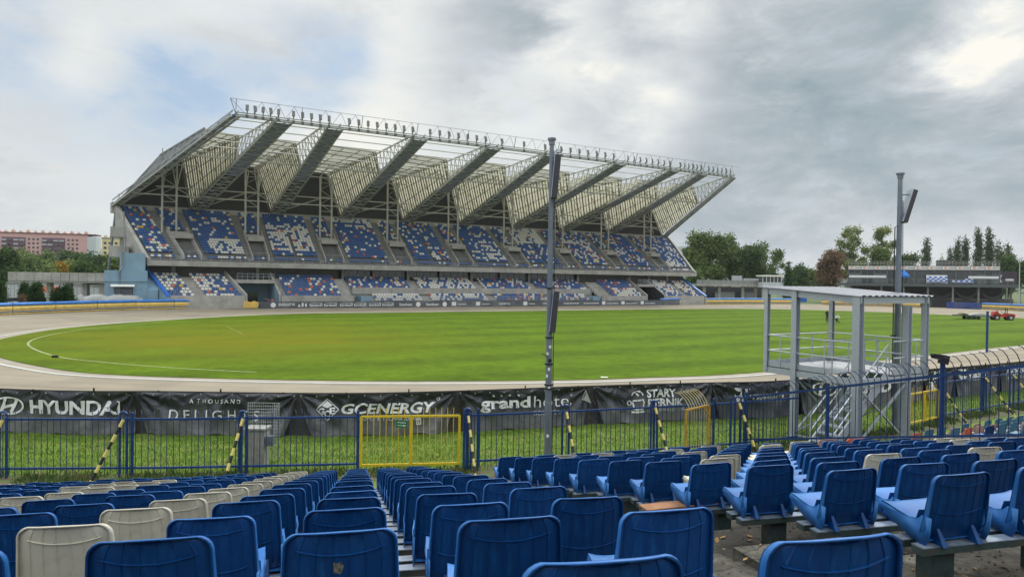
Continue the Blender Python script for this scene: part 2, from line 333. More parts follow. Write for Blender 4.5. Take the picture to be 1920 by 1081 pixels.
def offset_path(pts, d, closed=False):
    K = len(pts); out = []
    for i, p in enumerate(pts):
        a = pts[(i - 1) % K] if closed or i else pts[i]; b = pts[(i + 1) % K] if closed or i < K - 1 else pts[i]
        t = (b - a).normalized(); out.append(p + Vector((t.y, -t.x, 0)) * d)
    return out
def strip(mb, a, b, z, closed=False, mi=0):
    K = len(a)
    for i in range(K if closed else K - 1):
        j = (i + 1) % K
        mb.poly([(a[i].x, a[i].y, z), (a[j].x, a[j].y, z), (b[j].x, b[j].y, z), (b[i].x, b[i].y, z)], mi)
def poly_sheet(name, pts, z, m):
    import bmesh
    bm = bmesh.new(); vs = [bm.verts.new((p.x, p.y, z)) for p in pts]; f = bm.faces.new(vs)
    if f.normal.z < 0: f.normal_flip()
    bmesh.ops.triangulate(bm, faces=[f]); me = bpy.data.meshes.new(name); bm.to_mesh(me); bm.free(); me.materials.append(m)
    o = bpy.data.objects.new(name, me); COL.objects.link(o); return tag(o, kind='structure')
# ------------------------------------------------------------------ ground, track, pitch
CA, SA = math.cos(R(30.5)), math.sin(R(30.5))
def S(a, b, z): return Vector((-41.9 + CA * a - SA * b, 113.5 + SA * a + CA * b, z))

def pitch_mat():
    m = bpy.data.materials.new('mown_grass'); m.use_nodes = True; t = m.node_tree; n = t.nodes; l = t.links
    b = n['Principled BSDF']; b.inputs['Roughness'].default_value = .85; b.inputs['Specular IOR Level'].default_value = .08
    co = n.new('ShaderNodeTexCoord'); mp_ = n.new('ShaderNodeMapping'); mp_.inputs['Rotation'].default_value = (0, 0, -R(30.5)); l.new(co.outputs['Object'], mp_.inputs[0])
    s = n.new('ShaderNodeSeparateXYZ'); l.new(mp_.outputs[0], s.inputs[0])
    def mt(op, a, b_=None, clamp=False):
        q = n.new('ShaderNodeMath'); q.operation = op; q.use_clamp = clamp
        for i, v in enumerate((a, b_)):
            if v is None: continue
            if isinstance(v, (int, float)): q.inputs[i].default_value = v
            else: l.new(v, q.inputs[i])
        return q.outputs[0]
    nz = n.new('ShaderNodeTexNoise'); nz.inputs['Scale'].default_value = .09; nz.inputs['Detail'].default_value = 6; l.new(co.outputs['Object'], nz.inputs['Vector'])
    wob = mt('MULTIPLY', mt('SUBTRACT', nz.outputs['Fac'], .5), 1.6)
    st = mt('SINE', mt('MULTIPLY', mt('ADD', s.outputs['Y'], wob), math.pi / 4.2))
    st = mt('MULTIPLY', mt('ADD', mt('MULTIPLY', st, 1.2), .9, True), .75)
    mx = n.new('ShaderNodeMix'); mx.data_type = 'RGBA'; l.new(st, mx.inputs['Factor'])
    mx.inputs['A'].default_value = (.066, .118, .003, 1); mx.inputs['B'].default_value = (.092, .158, .004, 1)
    # fine mottling
    n2_ = n.new('ShaderNodeTexNoise'); n2_.inputs['Scale'].default_value = 1.2; n2_.inputs['Detail'].default_value = 10; n2_.inputs['Roughness'].default_value = .7; l.new(mp_.outputs[0], n2_.inputs['Vector'])
    m2 = n.new('ShaderNodeMix'); m2.data_type = 'RGBA'; m2.blend_type = 'MULTIPLY'; m2.inputs['Factor'].default_value = .8; l.new(mx.outputs['Result'], m2.inputs['A'])
    r2 = n.new('ShaderNodeMapRange'); l.new(n2_.outputs['Fac'], r2.inputs[0]); r2.inputs[1].default_value = .3; r2.inputs[2].default_value = .7; r2.inputs[3].default_value = .62; r2.inputs[4].default_value = 1.3
    cb = n.new('ShaderNodeCombineXYZ'); [l.new(r2.outputs[0], cb.inputs[i]) for i in range(3)]; l.new(cb.outputs[0], m2.inputs['B'])
    nL = n.new('ShaderNodeTexNoise'); nL.inputs['Scale'].default_value = .22; nL.inputs['Detail'].default_value = 9; nL.inputs['Roughness'].default_value = .7; l.new(co.outputs['Object'], nL.inputs['Vector'])
    rL = n.new('ShaderNodeMapRange'); l.new(nL.outputs['Fac'], rL.inputs[0]); rL.inputs[1].default_value = .35; rL.inputs[2].default_value = .65; rL.inputs[3].default_value = .80; rL.inputs[4].default_value = 1.16
    cL = n.new('ShaderNodeCombineXYZ'); [l.new(rL.outputs[0], cL.inputs[i]) for i in range(3)]; mL = n.new('ShaderNodeMix'); mL.data_type = 'RGBA'; mL.blend_type = 'MULTIPLY'; mL.inputs['Factor'].default_value = 1; l.new(m2.outputs['Result'], mL.inputs['A']); l.new(cL.outputs[0], mL.inputs['B']); m2 = mL
    # dry worn end of the field, left
    def wear(cx, cy, rad, amp):
        d = n.new('ShaderNodeVectorMath'); d.operation = 'DISTANCE'; l.new(co.outputs['Object'], d.inputs[0]); d.inputs[1].default_value = (cx, cy, 0)
        q = mt('DIVIDE', d.outputs['Value'], rad); return mt('MULTIPLY', mt('EXPONENT', mt('MULTIPLY', mt('MULTIPLY', q, q), -1.0)), amp)
    n4 = n.new('ShaderNodeTexNoise'); n4.inputs['Scale'].default_value = .16; n4.inputs['Detail'].default_value = 8; n4.inputs['Roughness'].default_value = .65; l.new(co.outputs['Object'], n4.inputs['Vector'])
    wr = mt('ADD', mt('ADD', wear(-19, 55, 12, 1.0), wear(-33, 58, 13, .6)), wear(-24, 76, 12, .5))
    wr = mt('MULTIPLY', wr, mt('ADD', mt('MULTIPLY', n4.outputs['Fac'], 2.2), -.35, True), True)
    m3 = n.new('ShaderNodeMix'); m3.data_type = 'RGBA'; l.new(wr, m3.inputs['Factor']); l.new(m2.outputs['Result'], m3.inputs['A']); m3.inputs['B'].default_value = (.135, .138, .004, 1)
    l.new(m3.outputs['Result'], b.inputs['Base Color'])
    n5 = n.new('ShaderNodeTexNoise'); n5.inputs['Scale'].default_value = 9; n5.inputs['Detail'].default_value = 6; l.new(co.outputs['Object'], n5.inputs['Vector'])
    bp = n.new('ShaderNodeBump'); bp.inputs['Distance'].default_value = .05; bp.inputs['Strength'].default_value = .8; l.new(n5.outputs['Fac'], bp.inputs['Height']); l.new(bp.outputs[0], b.inputs['Normal'])
    return m
track_m0 = M('shale_track', (.275, .235, .172), .95, var=.06, scale=.35, bump=.01, col2=(.205, .176, .13), mixscale=.16, thr=(.42, .66), detail=8, stretch=(1, 1, 1))
def ring_texture(m):
    t = m.node_tree; n = t.nodes; l = t.links; b = n['Principled BSDF']; src = b.inputs['Base Color'].links[0].from_socket
    co = n.new('ShaderNodeTexCoord'); mp_ = n.new('ShaderNodeMapping'); mp_.vector_type = 'POINT'; mp_.inputs['Rotation'].default_value = (0, 0, -R(30.5)); l.new(co.outputs['Object'], mp_.inputs[0])
    sub = n.new('ShaderNodeVectorMath'); sub.operation = 'SUBTRACT'; l.new(mp_.outputs[0], sub.inputs[0]); c, s_ = math.cos(R(30.5)), math.sin(R(30.5)); sub.inputs[1].default_value = (22 * c + 88 * s_, -22 * s_ + 88 * c, 0)
    sc_ = n.new('ShaderNodeVectorMath'); sc_.operation = 'MULTIPLY'; l.new(sub.outputs[0], sc_.inputs[0]); sc_.inputs[1].default_value = (.58, 1, 0); le = n.new('ShaderNodeVectorMath'); le.operation = 'LENGTH'; l.new(sc_.outputs[0], le.inputs[0])
    no = n.new('ShaderNodeTexNoise'); no.noise_dimensions = '1D'; no.inputs['Scale'].default_value = 1.3; no.inputs['Detail'].default_value = 8; no.inputs['Roughness'].default_value = .7; l.new(le.outputs['Value'], no.inputs['W'])
    mr = n.new('ShaderNodeMapRange'); l.new(no.outputs['Fac'], mr.inputs[0]); mr.inputs[1].default_value = .3; mr.inputs[2].default_value = .7; mr.inputs[3].default_value = .76; mr.inputs[4].default_value = 1.2; cb = n.new('ShaderNodeCombineXYZ'); [l.new(mr.outputs[0], cb.inputs[i]) for i in range(3)]
    mx = n.new('ShaderNodeMix'); mx.data_type = 'RGBA'; mx.blend_type = 'MULTIPLY'; mx.inputs['Factor'].default_value = 1; l.new(src, mx.inputs['A']); l.new(cb.outputs[0], mx.inputs['B']); l.new(mx.outputs['Result'], b.inputs['Base Color']); return m
track_m = ring_texture(track_m0)
ground_m = M('rough_ground', (.075, .12, .03), .95, var=.3, scale=.5, col2=(.12, .10, .06), mixscale=.25, thr=(.5, .7))
verge_m = M('verge_grass', (.09, .155, .008), .95, var=.3, scale=2.2, bump=.03, col2=(.14, .15, .035), mixscale=1.1, thr=(.5, .72), detail=10)
dirt_m = M('bare_soil', (.09, .072, .045), .95, var=.3, scale=4, bump=.02, col2=(.08, .12, .025), mixscale=2.5, thr=(.44, .6))
gm = MB(); gm.poly([(-4000, -300, -.05), (4000, -300, -.05), (4000, 5700, -.05), (-4000, 5700, -.05)]); struct('ground', gm, ground_m)

NEAR = [(-45, 33), (-30, 25.2), (-16.5, 22.4), (-11, 22.3), (-5.5, 22.4), (-1.43, 23.3), (2.85, 24.7), (7.37, 25.9), (10.7, 26.8), (19.3, 31.3), (25.7, 34.8), (36, 41.5), (60, 57)]
OUT = NEAR + [(100, 82), (124, 106), (128, 130), (115, 158), (94, 174), (75, 181), (52, 169)] + [tuple(S(a, 0, 0).xy) for a in (86, 60, 30, 0)] + [(-54, 108.2), (-60.5, 99), (-66, 86), (-69, 70), (-64, 50)]
outp = catmull(OUT, 8, True); poly_sheet('track', outp, 0.0, track_m)
FIELD = [(-42.1, 62.8), (-42.0, 72), (-39.6, 80.4), (-35.3, 91), (-28.9, 99.3), (-22, 103), (8, 120.5), (36, 136.5), (52, 141), (66, 136), (78, 124), (88, 106), (84, 90), (70, 76), (45.3, 61.3), (32.9, 52.6), (14.9, 40.3), (6.8, 36.9), (1.1, 35.4), (-6.9, 34.5), (-14.9, 34.7), (-20.7, 35.6), (-25, 37.6), (-32, 43), (-38.5, 51)]
fld = catmull(FIELD, 8, True)
sgn = 1 if (offset_path(fld, 1, True)[0] - Vector((10, 85, 0))).length > (fld[0] - Vector((10, 85, 0))).length else -1
apron_m = M('pale_fine_shale', (.29, .26, .205), .95, var=.1, scale=.8)
line_m = M('white_line', (.50, .49, .45), .8, var=.06, scale=1.5)
poly_sheet('pitch', fld, .03, pitch_mat())
ap = MB(); strip(ap, fld, offset_path(fld, sgn * .9, True), .006, True); struct('track_apron', ap, apron_m)
kb = MB(); o1 = offset_path(fld, sgn * .92, True); o2 = offset_path(fld, sgn * 1.12, True)
for i in range(len(o1)):
    j = (i + 1) % len(o1); kb.hexa([(q.x, q.y, .0) for q in (o1[i], o1[j], o2[j], o2[i])], [(q.x, q.y, .05) for q in (o1[i], o1[j], o2[j], o2[i])])
struct('track_kerb', kb, line_m)
# pitch markings
mk = MB()
arc = catmull([(-13.6, 36.9), (-18.5, 38.2), (-23.5, 40.2), (-28.6, 43.2), (-35.4, 50.6), (-38.9, 58.4), (-40.0, 67.4), (-38.3, 76)], 8)
strip(mk, arc, offset_path(arc, .16), .036)
def line(p, q, wd=.12):
    p = Vector((*p, 0)); q = Vector((*q, 0)); t = (q - p).normalized(); nn = Vector((t.y, -t.x, 0)) * wd
    mk.poly([(p.x, p.y, .036), (q.x, q.y, .036), ((q + nn).x, (q + nn).y, .036), ((p + nn).x, (p + nn).y, .036)])
line((-29.3, 71.2), (-24, 62), .07)
struct('pitch_marking', mk, M('faded_line', (.24, .29, .12), .9, var=.25, scale=2))

# grass verge between the terrace and the banners
nearp = catmull(NEAR, 6)
FEN = [(-24, 17.6), (-12.7, 17.2), (-8.6, 17.5), (-4.7, 18.0), (-3.9, 18.1), (-1.25, 18.45), (1.5, 19.2), (6.6, 20.9), (7.5, 21.3)]
FENB = [(14.2, 24.6), (16.0, 25.9), (19, 27.8), (21.5, 29.3), (30, 35.2), (40, 43)]
vg = MB(); a_ = [Vector((x, y, 0)) for x, y in ((-45, 16), (-30, 16.2), (-16.5, 16.0), (-11, 16.0), (-5.5, 16.4), (-1.43, 17.0), (2.85, 18.2), (7.37, 19.7), (10.7, 20.6), (19.3, 24.2), (25.7, 28.5), (36, 36), (60, 52))]
strip(vg, catmull([(p.x, p.y) for p in a_], 6), nearp, .02); struct('verge', vg, verge_m)
dr = MB(); fl = catmull(FEN + FENB, 5); strip(dr, offset_path(fl, .75), offset_path(fl, -.35), .027); struct('soil_strip', dr, dirt_m)

def blades(name, pts, hmin, hmax, wid, mat_, label, cat):
    """many single triangular blades as one mesh"""
    rs = np.random.RandomState(3); n_ = len(pts); pts = np.array(pts); ang = rs.rand(n_) * 2 * np.pi; h = hmin + (hmax - hmin) * rs.rand(n_) ** 1.6
    lean = rs.rand(n_) * .6 * h; la = rs.rand(n_) * 2 * np.pi; dx = np.cos(ang) * wid / 2; dy = np.sin(ang) * wid / 2
    v = np.zeros((n_, 3, 3)); v[:, 0, 0] = pts[:, 0] - dx; v[:, 0, 1] = pts[:, 1] - dy; v[:, 0, 2] = pts[:, 2]
    v[:, 1, 0] = pts[:, 0] + dx; v[:, 1, 1] = pts[:, 1] + dy; v[:, 1, 2] = pts[:, 2]
    v[:, 2, 0] = pts[:, 0] + np.cos(la) * lean; v[:, 2, 1] = pts[:, 1] + np.sin(la) * lean; v[:, 2, 2] = pts[:, 2] + h
    me = bpy.data.meshes.new(name); me.vertices.add(n_ * 3); me.vertices.foreach_set('co', v.ravel()); me.loops.add(n_ * 3); me.loops.foreach_set('vertex_index', np.arange(n_ * 3))
    me.polygons.add(n_); me.polygons.foreach_set('loop_start', np.arange(n_) * 3); me.polygons.foreach_set('loop_total', np.full(n_, 3)); me.update(); me.validate()
    me.materials.append(mat_); o = bpy.data.objects.new(name, me); COL.objects.link(o); OFF[o.name] = Vector((0, 0, 0)); return tag(o, label, cat, kind='stuff')
blade_m = M('grass_blade', (.115, .20, .010), .8, var=.35, scale=1.3, col2=(.20, .22, .05), mixscale=3, thr=(.5, .7), trans=.3)
weed_m = M('weed_leaf', (.06, .12, .02), .8, var=.4, scale=3, col2=(.14, .12, .05), mixscale=3, thr=(.48, .62), trans=.2)
def inter(path, x):
    for p, q in zip(path[:-1], path[1:]):
        if p.x <= x <= q.x: return p.y + (q.y - p.y) * (x - p.x) / (q.x - p.x)
    return path[-1].y
gp = []
while len(gp) < 70000:
    x = rnd.uniform(-18.5, 30); y1 = inter(nearp, x) - .12; y0 = inter(fl, x) - .1; y = rnd.uniform(y0, y1)
    if rnd.random() < (18.0 / y) ** 1.2: gp.append((x, y, .02))
blades('verge_grass_blades', gp, .03, .12, .018, blade_m, 'short green grass growing between the blue fence and the black banners', 'grass')
wp = []
while len(wp) < 9000:
    x = rnd.uniform(-16, 28); c = inter(fl, x) + rnd.gauss(-.12, .22)
    if math.sin(x * 2.1) + math.sin(x * 5.3 + 1) + rnd.random() > -.2: wp.append((x, c, .02))
blades('fence_weeds', wp, .04, .20, .06, weed_m, 'scruffy weeds and dead leaves along the foot of the blue fence', 'weeds')

# ------------------------------------------------------------------ near terrace
LV, LC = Vector((-.2, .93, 0)), Vector((.587, .125, 0)); L0 = Vector((-.573, 2.35, 0))
KS = .80
RV, RC = Vector((-.318, .938, 0)) * KS, Vector((.745, .195, 0)) * KS; R2 = Vector((3.21, 4.89, 0)) * KS
def hL(r): return .86 + .240 * r            # seat-top drop below the camera
def hR(r): return (1.32 + .231 * (r - 2)) * KS
SEAT_TOP = .66
def zL(r): return CH - hL(r) - SEAT_TOP
def zR(r): return CH - hR(r) - SEAT_TOP
LF = Vector((-LC.y, LC.x, 0)).normalized(); RF = Vector((-RC.y, RC.x, 0)).normalized()
te = MB()
def edgeL(r):
    e = L0 + LV * (r + .62); return [(q.x, q.y, zL(r)) for q in (e + LC * k for k in (-60, -30, -14, -8, -4, -1, 2.4))]
def edgeR(r):
    e = R2 + RV * (r - 2 + .62); return [(q.x, q.y, zR(r)) for q in (e + RC * k + Vector((0, max(0, k - 11) * .12, 0)) for k in (-.9, 2, 5, 11, 17, 26))]
for ef, r0_, r1_ in ((edgeL, -32, 14), (edgeR, -34, 18)):
    for r in range(r0_ + 1, r1_):
        A, B = ef(r - 1), ef(r); zn = ef(r + 1)[0][2] if r < r1_ - 1 else -.05
        for i in range(len(A) - 1):
            te.poly([(A[i][0], A[i][1], B[i][2]), (A[i + 1][0], A[i + 1][1], B[i][2]), B[i + 1], B[i]]); te.poly([B[i], B[i + 1], (B[i + 1][0], B[i + 1][1], zn), (B[i][0], B[i][1], zn)])
            if i == 0 and ef is edgeR: te.poly([(A[0][0], A[0][1], B[0][2]), B[0], (B[0][0], B[0][1], B[0][2] - .8), (A[0][0], A[0][1], B[0][2] - .8)])
        if ef is edgeL: te.poly([(A[-1][0], A[-1][1], B[-1][2]), B[-1], (B[-1][0], B[-1][1], B[-1][2] - .8), (A[-1][0], A[-1][1], B[-1][2] - .8)])
# stair aisle between the two blocks
def gz(y): rl, rr = (y - 2.65) / LV.y, (y - 3.77) / RV.y + 2; return (zL(rl) + zR(rr)) / 2 - .06
def gx(y): rl, rr = (y - 2.65) / LV.y, (y - 3.77) / RV.y; return (L0 + LV * rl + LC * 2.4).x - .02, (R2 + RV * rr - RC * .9).x + .02
yy = -20
while yy < 15.4:
    y2 = yy + .38; z, z2 = gz(yy), gz(y2); (xa, xb), (xc, xd) = gx(yy), gx(y2)
    te.poly([(xa, yy, z), (xb, yy + .2, z), (xd, y2 + .2, z), (xc, y2, z)]); te.poly([(xc, y2, z), (xd, y2 + .2, z), (xd, y2 + .2, z2), (xc, y2, z2)]); yy = y2
struct('terrace_steps', te, concrete)
pth = MB(); pth.poly([(-1.2, 15.8, .04), (3.2, 16.4, .04), (3.4, 18.0, .04), (-.9, 17.4, .04)]); pth.poly([(8.2, 17.5, .04), (12, 19, .04), (25, 27, .04), (27, 25, .04), (14, 15, .04), (9, 15, .04)]); struct('path', pth, concrete)
# ------------------------------------------------------------------ seats
def back_pt(u, t, off=0.0):
    """rear surface of the backrest shell; y forward, x width"""
    t = t / .8 * .87 if t < .8 else .87 + .13 * math.sin((t - .8) / .2 * math.pi / 2)
    z = -.02 + .45 * t; wmax = .212 - .026 * t
    zt = .4302; cr = .046
    if z > zt - cr: wmax -= cr - math.sqrt(max(0, cr * cr - (z - (zt - cr)) ** 2))
    if t < .22: wmax -= (.22 - t) ** 2 * 1.3
    x = u * wmax; z2 = z + .010 * (1 - u * u) * t
    y = -.135 - .075 * t + .034 * abs(u) ** 2.4 * (.6 + .4 * t) + .05 * max(0, .25 - t) ** 1 * 1.2
    n = Vector((-.22 * u, -1, .12)).normalized()
    return Vector((x, y, z2)) + n * off
def seat_meshes(mat_, suffix=''):
    nu, nv = 14, 24
    b = MB(); b.grid(lambda u, v: back_pt(u * 2 - 1, v), nu, nv); b.grid(lambda u, v: back_pt(1 - u * 2, v, -.007), nu, nv)
    # rim flange turned backwards round the sides and the top
    path = [(-1, v / nv) for v in range(2, nv + 1)] + [(-1 + 2 * i / nu, 1) for i in range(1, nu)] + [(1, v / nv) for v in range(nv, 1, -1)]
    def rim(k, s):
        u, v = path[k]; p = back_pt(u, v); q = back_pt(u * 1.0, v, .016 + .016 * (1 - v))
        o = Vector((u * .004, 0, .003 * v))
        a = back_pt(u, v, -.007)
        return (a + o * .5, p + o, q + o)[s] if s < 3 else q - Vector((u * .004, 0, .003 * (v > .9)))
    i0 = len(b.v); K = len(path)
    for k in range(K):
        for s in range(4): b.v.append(tuple(rim(k, s)))
        b.v.append(tuple(back_pt(path[k][0] * .985, path[k][1] * .985)))
    for k in range(K - 1):
        for s in range(4):
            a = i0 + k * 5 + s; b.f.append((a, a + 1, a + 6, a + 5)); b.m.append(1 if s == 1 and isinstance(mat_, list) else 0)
    # moulded ribs on the rear face
    def rib(pts, wd, hh, vert):
        for p0, p1 in zip(pts[:-1], pts[1:]):
            a0 = back_pt(*p0, .0); a1 = back_pt(*p1, .0); h0 = back_pt(*p0, hh); h1 = back_pt(*p1, hh)
            sd_ = Vector((wd, 0, 0)) if vert else Vector((0, 0, wd))
            b.poly((a0 - sd_, a1 - sd_, h1, h0)); b.poly((h0, h1, a1 + sd_, a0 + sd_))
    for u in (-.72, -.44, -.15, .15, .44, .72): rib([(u, .12 + .83 * i / 6) for i in range(7)], .003, .0045, True)
    for tt, uu in ((.965, .42), (.80, .78), (.42, .80)): rib([(-uu + 2 * uu * i / 10, tt - .05 * (1 - (2 * i / 10 - 1) ** 2)) for i in range(11)], .0035, .007, False)
    back = b
    p = MB(); prof = [(.205, .085), (.212, .108), (.198, .122), (.15, .118), (.06, .106), (-.03, .098), (-.085, .106), (-.115, .135), (-.132, .19)]
    def pan(u, v):
        k = v * (len(prof) - 1); i = min(int(k), len(prof) - 2); f_ = k - i
        y = prof[i][0] * (1 - f_) + prof[i + 1][0] * f_; z = prof[i][1] * (1 - f_) + prof[i + 1][1] * f_; uu = u * 2 - 1
        hw = .205 - (.02 if v < .12 else 0) - .018 * max(0, y) / .2
        return Vector((uu * hw, y + (.03 * uu * uu if v > .75 else -.012 * uu * uu), z + .022 * uu ** 4 * (v < .8)))
    p.grid(pan, 10, 16)
    for s in (-1, 1):                                     # deep side cheeks
        X = s * .204; pr = [(.19, .135), (.205, .10), (.19, .085), (.02, .012), (-.10, -.03), (-.15, -.035), (-.175, .03), (-.185, .16), (-.12, .16), (-.10, .135), (-.03, .118), (.06, .122)]
        pts = [Vector((s * (.186 if y > .1 else .204), y, z)) for y, z in pr]; p.extrude(pts, Vector((-s * .006, 0, 0)))
    p.grid(lambda u, v: Vector(((u * 2 - 1) * .18, .203 - .004 * v, .088 - .03 * v)), 4, 1)
    p.grid(lambda u, v: Vector(((u * 2 - 1) * .196, .17 - .30 * v, .078 - .088 * v)), 2, 2)
    k = MB()
    for s in (-1,):
        k.hexa(((-.016, -.20, -.03), (.016, -.20, -.03), (.012, -.10, -.03), (-.012, -.10, -.03)), ((-.010, -.145, .07), (.010, -.145, .07), (.010, -.12, .07), (-.010, -.12, .07)))
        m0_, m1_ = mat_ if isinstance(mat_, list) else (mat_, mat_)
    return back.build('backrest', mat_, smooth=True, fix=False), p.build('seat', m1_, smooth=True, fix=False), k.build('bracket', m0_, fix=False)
PROTO = {}
def seat_proto(key, mat_):
    root = thing('stadium_seat', (0, 0, 0), 'x', 'seat'); bk, pn, br = seat_meshes(mat_)
    br2 = br.copy(); COL.objects.link(br2)
    for o in (bk, pn, br, br2): o.parent = root
    br.location.x = -.115; br2.location.x = .115
    PROTO[key] = [root, [bk, pn, br, br2], False]
for k_, m_ in (('blue', [seat_blue, seat_skylit]), ('white', seat_white), ('teal', seat_teal), ('pink', seat_pink), ('orange', seat_orange)): seat_proto(k_, m_)
def place_seat(key, pos, z, fwd, label, group, jitter=.03):
    pr = PROTO[key]
    if not pr[2]: root, ch = pr[0], pr[1]; pr[2] = True
    else:
        root = pr[0].copy(); COL.objects.link(root)
        for c in pr[1]: d = c.copy(); COL.objects.link(d); d.parent = root
    a = math.atan2(-fwd.x, fwd.y) + rnd.uniform(-jitter, jitter)
    root.location = (pos.x + fwd.x * .19, pos.y + fwd.y * .19, z); root.rotation_euler = (rnd.uniform(-.028, .022), rnd.uniform(-.012, .012), a)
    root['label'] = label; root['category'] = 'seat'; root['group'] = group
    return root
ORD = ['first', 'second', 'third', 'fourth', 'fifth', 'sixth', 'seventh', 'eighth', 'ninth', 'tenth', 'eleventh', 'twelfth', 'thirteenth', 'fourteenth', 'fifteenth', 'sixteenth', 'seventeenth', 'eighteenth', 'nineteenth', 'twentieth', 'twenty-first', 'twenty-second', 'twenty-third']
COLN = {'blue': 'blue', 'white': 'cream', 'teal': 'faded teal', 'pink': 'faded pink', 'orange': 'orange'}
TOP = .43
def in_view(x, y, m=1.06): return y > 1.2 and abs(x) < .7385 * m * y + .35
RAILS = []
for r in range(-1, 14):
    row = []
    for k in range(-2, 24):
        p = L0 + LV * r - LC * k
        if r == -1 and k not in (-1, -2): continue
        if not in_view(p.x, p.y): continue
        row.append((k, p))
    nrow = r + 2
    for k, p in row:
        key = 'white' if (k == 2 and r >= 1) or (k == 5 and 4 < r < 11) or (k == 6 and 7 < r < 11) or (k > 6 and rnd.random() < .10) else 'blue'
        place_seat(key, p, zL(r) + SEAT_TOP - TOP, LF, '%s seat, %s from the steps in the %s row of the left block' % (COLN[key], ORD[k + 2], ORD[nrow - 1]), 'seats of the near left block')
    k0, k1 = -2, max(k for k, _ in row)
    if r >= 0 : k1 += 2
    # bench frame under the row
    e = thing('bench_frame', tuple(L0 + LV * r + Vector((0, 0, zL(r)))), 'pair of pale rails on dark posts under the %s seat row of the left block' % ORD[nrow - 1], 'bench frame', 'bench frames of the left block')
    pa = L0 + LV * r - LC * (k0 - .42); pb = L0 + LV * r - LC * (k1 + .5); zr = zL(r) + SEAT_TOP - TOP - .055
    for off in (.05, .19):
        b = MB(); q = LF * off; b.bar(pa + q + Vector((0, 0, zr - .004)), pb + q + Vector((0, 0, zr - .004)), .08, .04, 1); b.bar(pa + q + Vector((0, 0, zr + .019)), pb + q + Vector((0, 0, zr + .019)), .086, .006, 0); b.build('rail', [rail_pale, post_green], e)
    n_ = int((pb - pa).length / 1.5)
    for i in range(n_ + 1):
        q = pa.lerp(pb, (i + .3) / (n_ + .6)) + LF * .12
        if in_view(q.x, q.y, 1.0): b = MB(); b.box((q.x, q.y, (zL(r) + zr) / 2 - .012), (.13, .12, zr - zL(r) - .03), Matrix.Rotation(math.atan2(LC.y, LC.x), 3, 'Z')); b.build('post', post_green, e)

def fence_x(y):                                      # divider fence line
    s = (21.8 - y) / .97; return 7.35 + .25 * s
for r in range(1, 13):
    row = []
    for c in range(0, 16):
        p = R2 + RV * (r - 2) + RC * c
        if r == 1 and c == 0: continue
        if p.x / KS > fence_x(p.y / KS) - .45 or not in_view(p.x, p.y, 1.03): continue
        row.append((c, p))
    if not row: continue
    for c, p in row:
        whites = {(5, 5), (5, 3), (6, 1), (7, 2)}
        key = 'white' if (r, c) in whites or (r >= 7 and c >= 1 and rnd.random() < .20) else 'blue'
        if r == 12 and c >= 9: key = ('white', 'pink', 'orange')[c % 3]
        st_ = place_seat(key, p, zR(r) + SEAT_TOP - TOP * .88, RF, '%s seat, %s right of the steps in the %s row of the right block' % (COLN[key], ORD[c], ORD[r - 2] if r > 1 else 'nearest'), 'seats of the near right block', .03); st_.scale = (1.06, 1.0, .88)
    e = thing('bench_frame', tuple(R2 + RV * (r - 2) + Vector((0, 0, zR(r)))), 'pair of pale rails on dark posts under the %s seat row of the right block' % (ORD[r - 2] if r > 1 else 'nearest'), 'bench frame', 'bench frames of the right block')
    pa = R2 + RV * (r - 2) + RC * (row[0][0] - .42); pb = row[-1][1] + RC * .5; zr = zR(r) + SEAT_TOP - TOP * .88 - .05
    for off in (.05, .19):
        b = MB(); q = RF * off; b.bar(pa + q + Vector((0, 0, zr - .004)), pb + q + Vector((0, 0, zr - .004)), .08, .04, 1); b.bar(pa + q + Vector((0, 0, zr + .019)), pb + q + Vector((0, 0, zr + .019)), .086, .006, 0); b.build('rail', [rail_dull, post_green], e)
    n_ = max(1, int((pb - pa).length / 1.5))
    for i in range(n_ + 1):
        q = pa.lerp(pb, (i + .25) / (n_ + .5)) + RF * .12
        b = MB(); b.box((q.x, q.y, (zR(r) + zr) / 2 - .012), (.14, .13, zr - zR(r) - .03), Matrix.Rotation(math.atan2(RC.y, RC.x), 3, 'Z')); b.build('post', post_green, e)
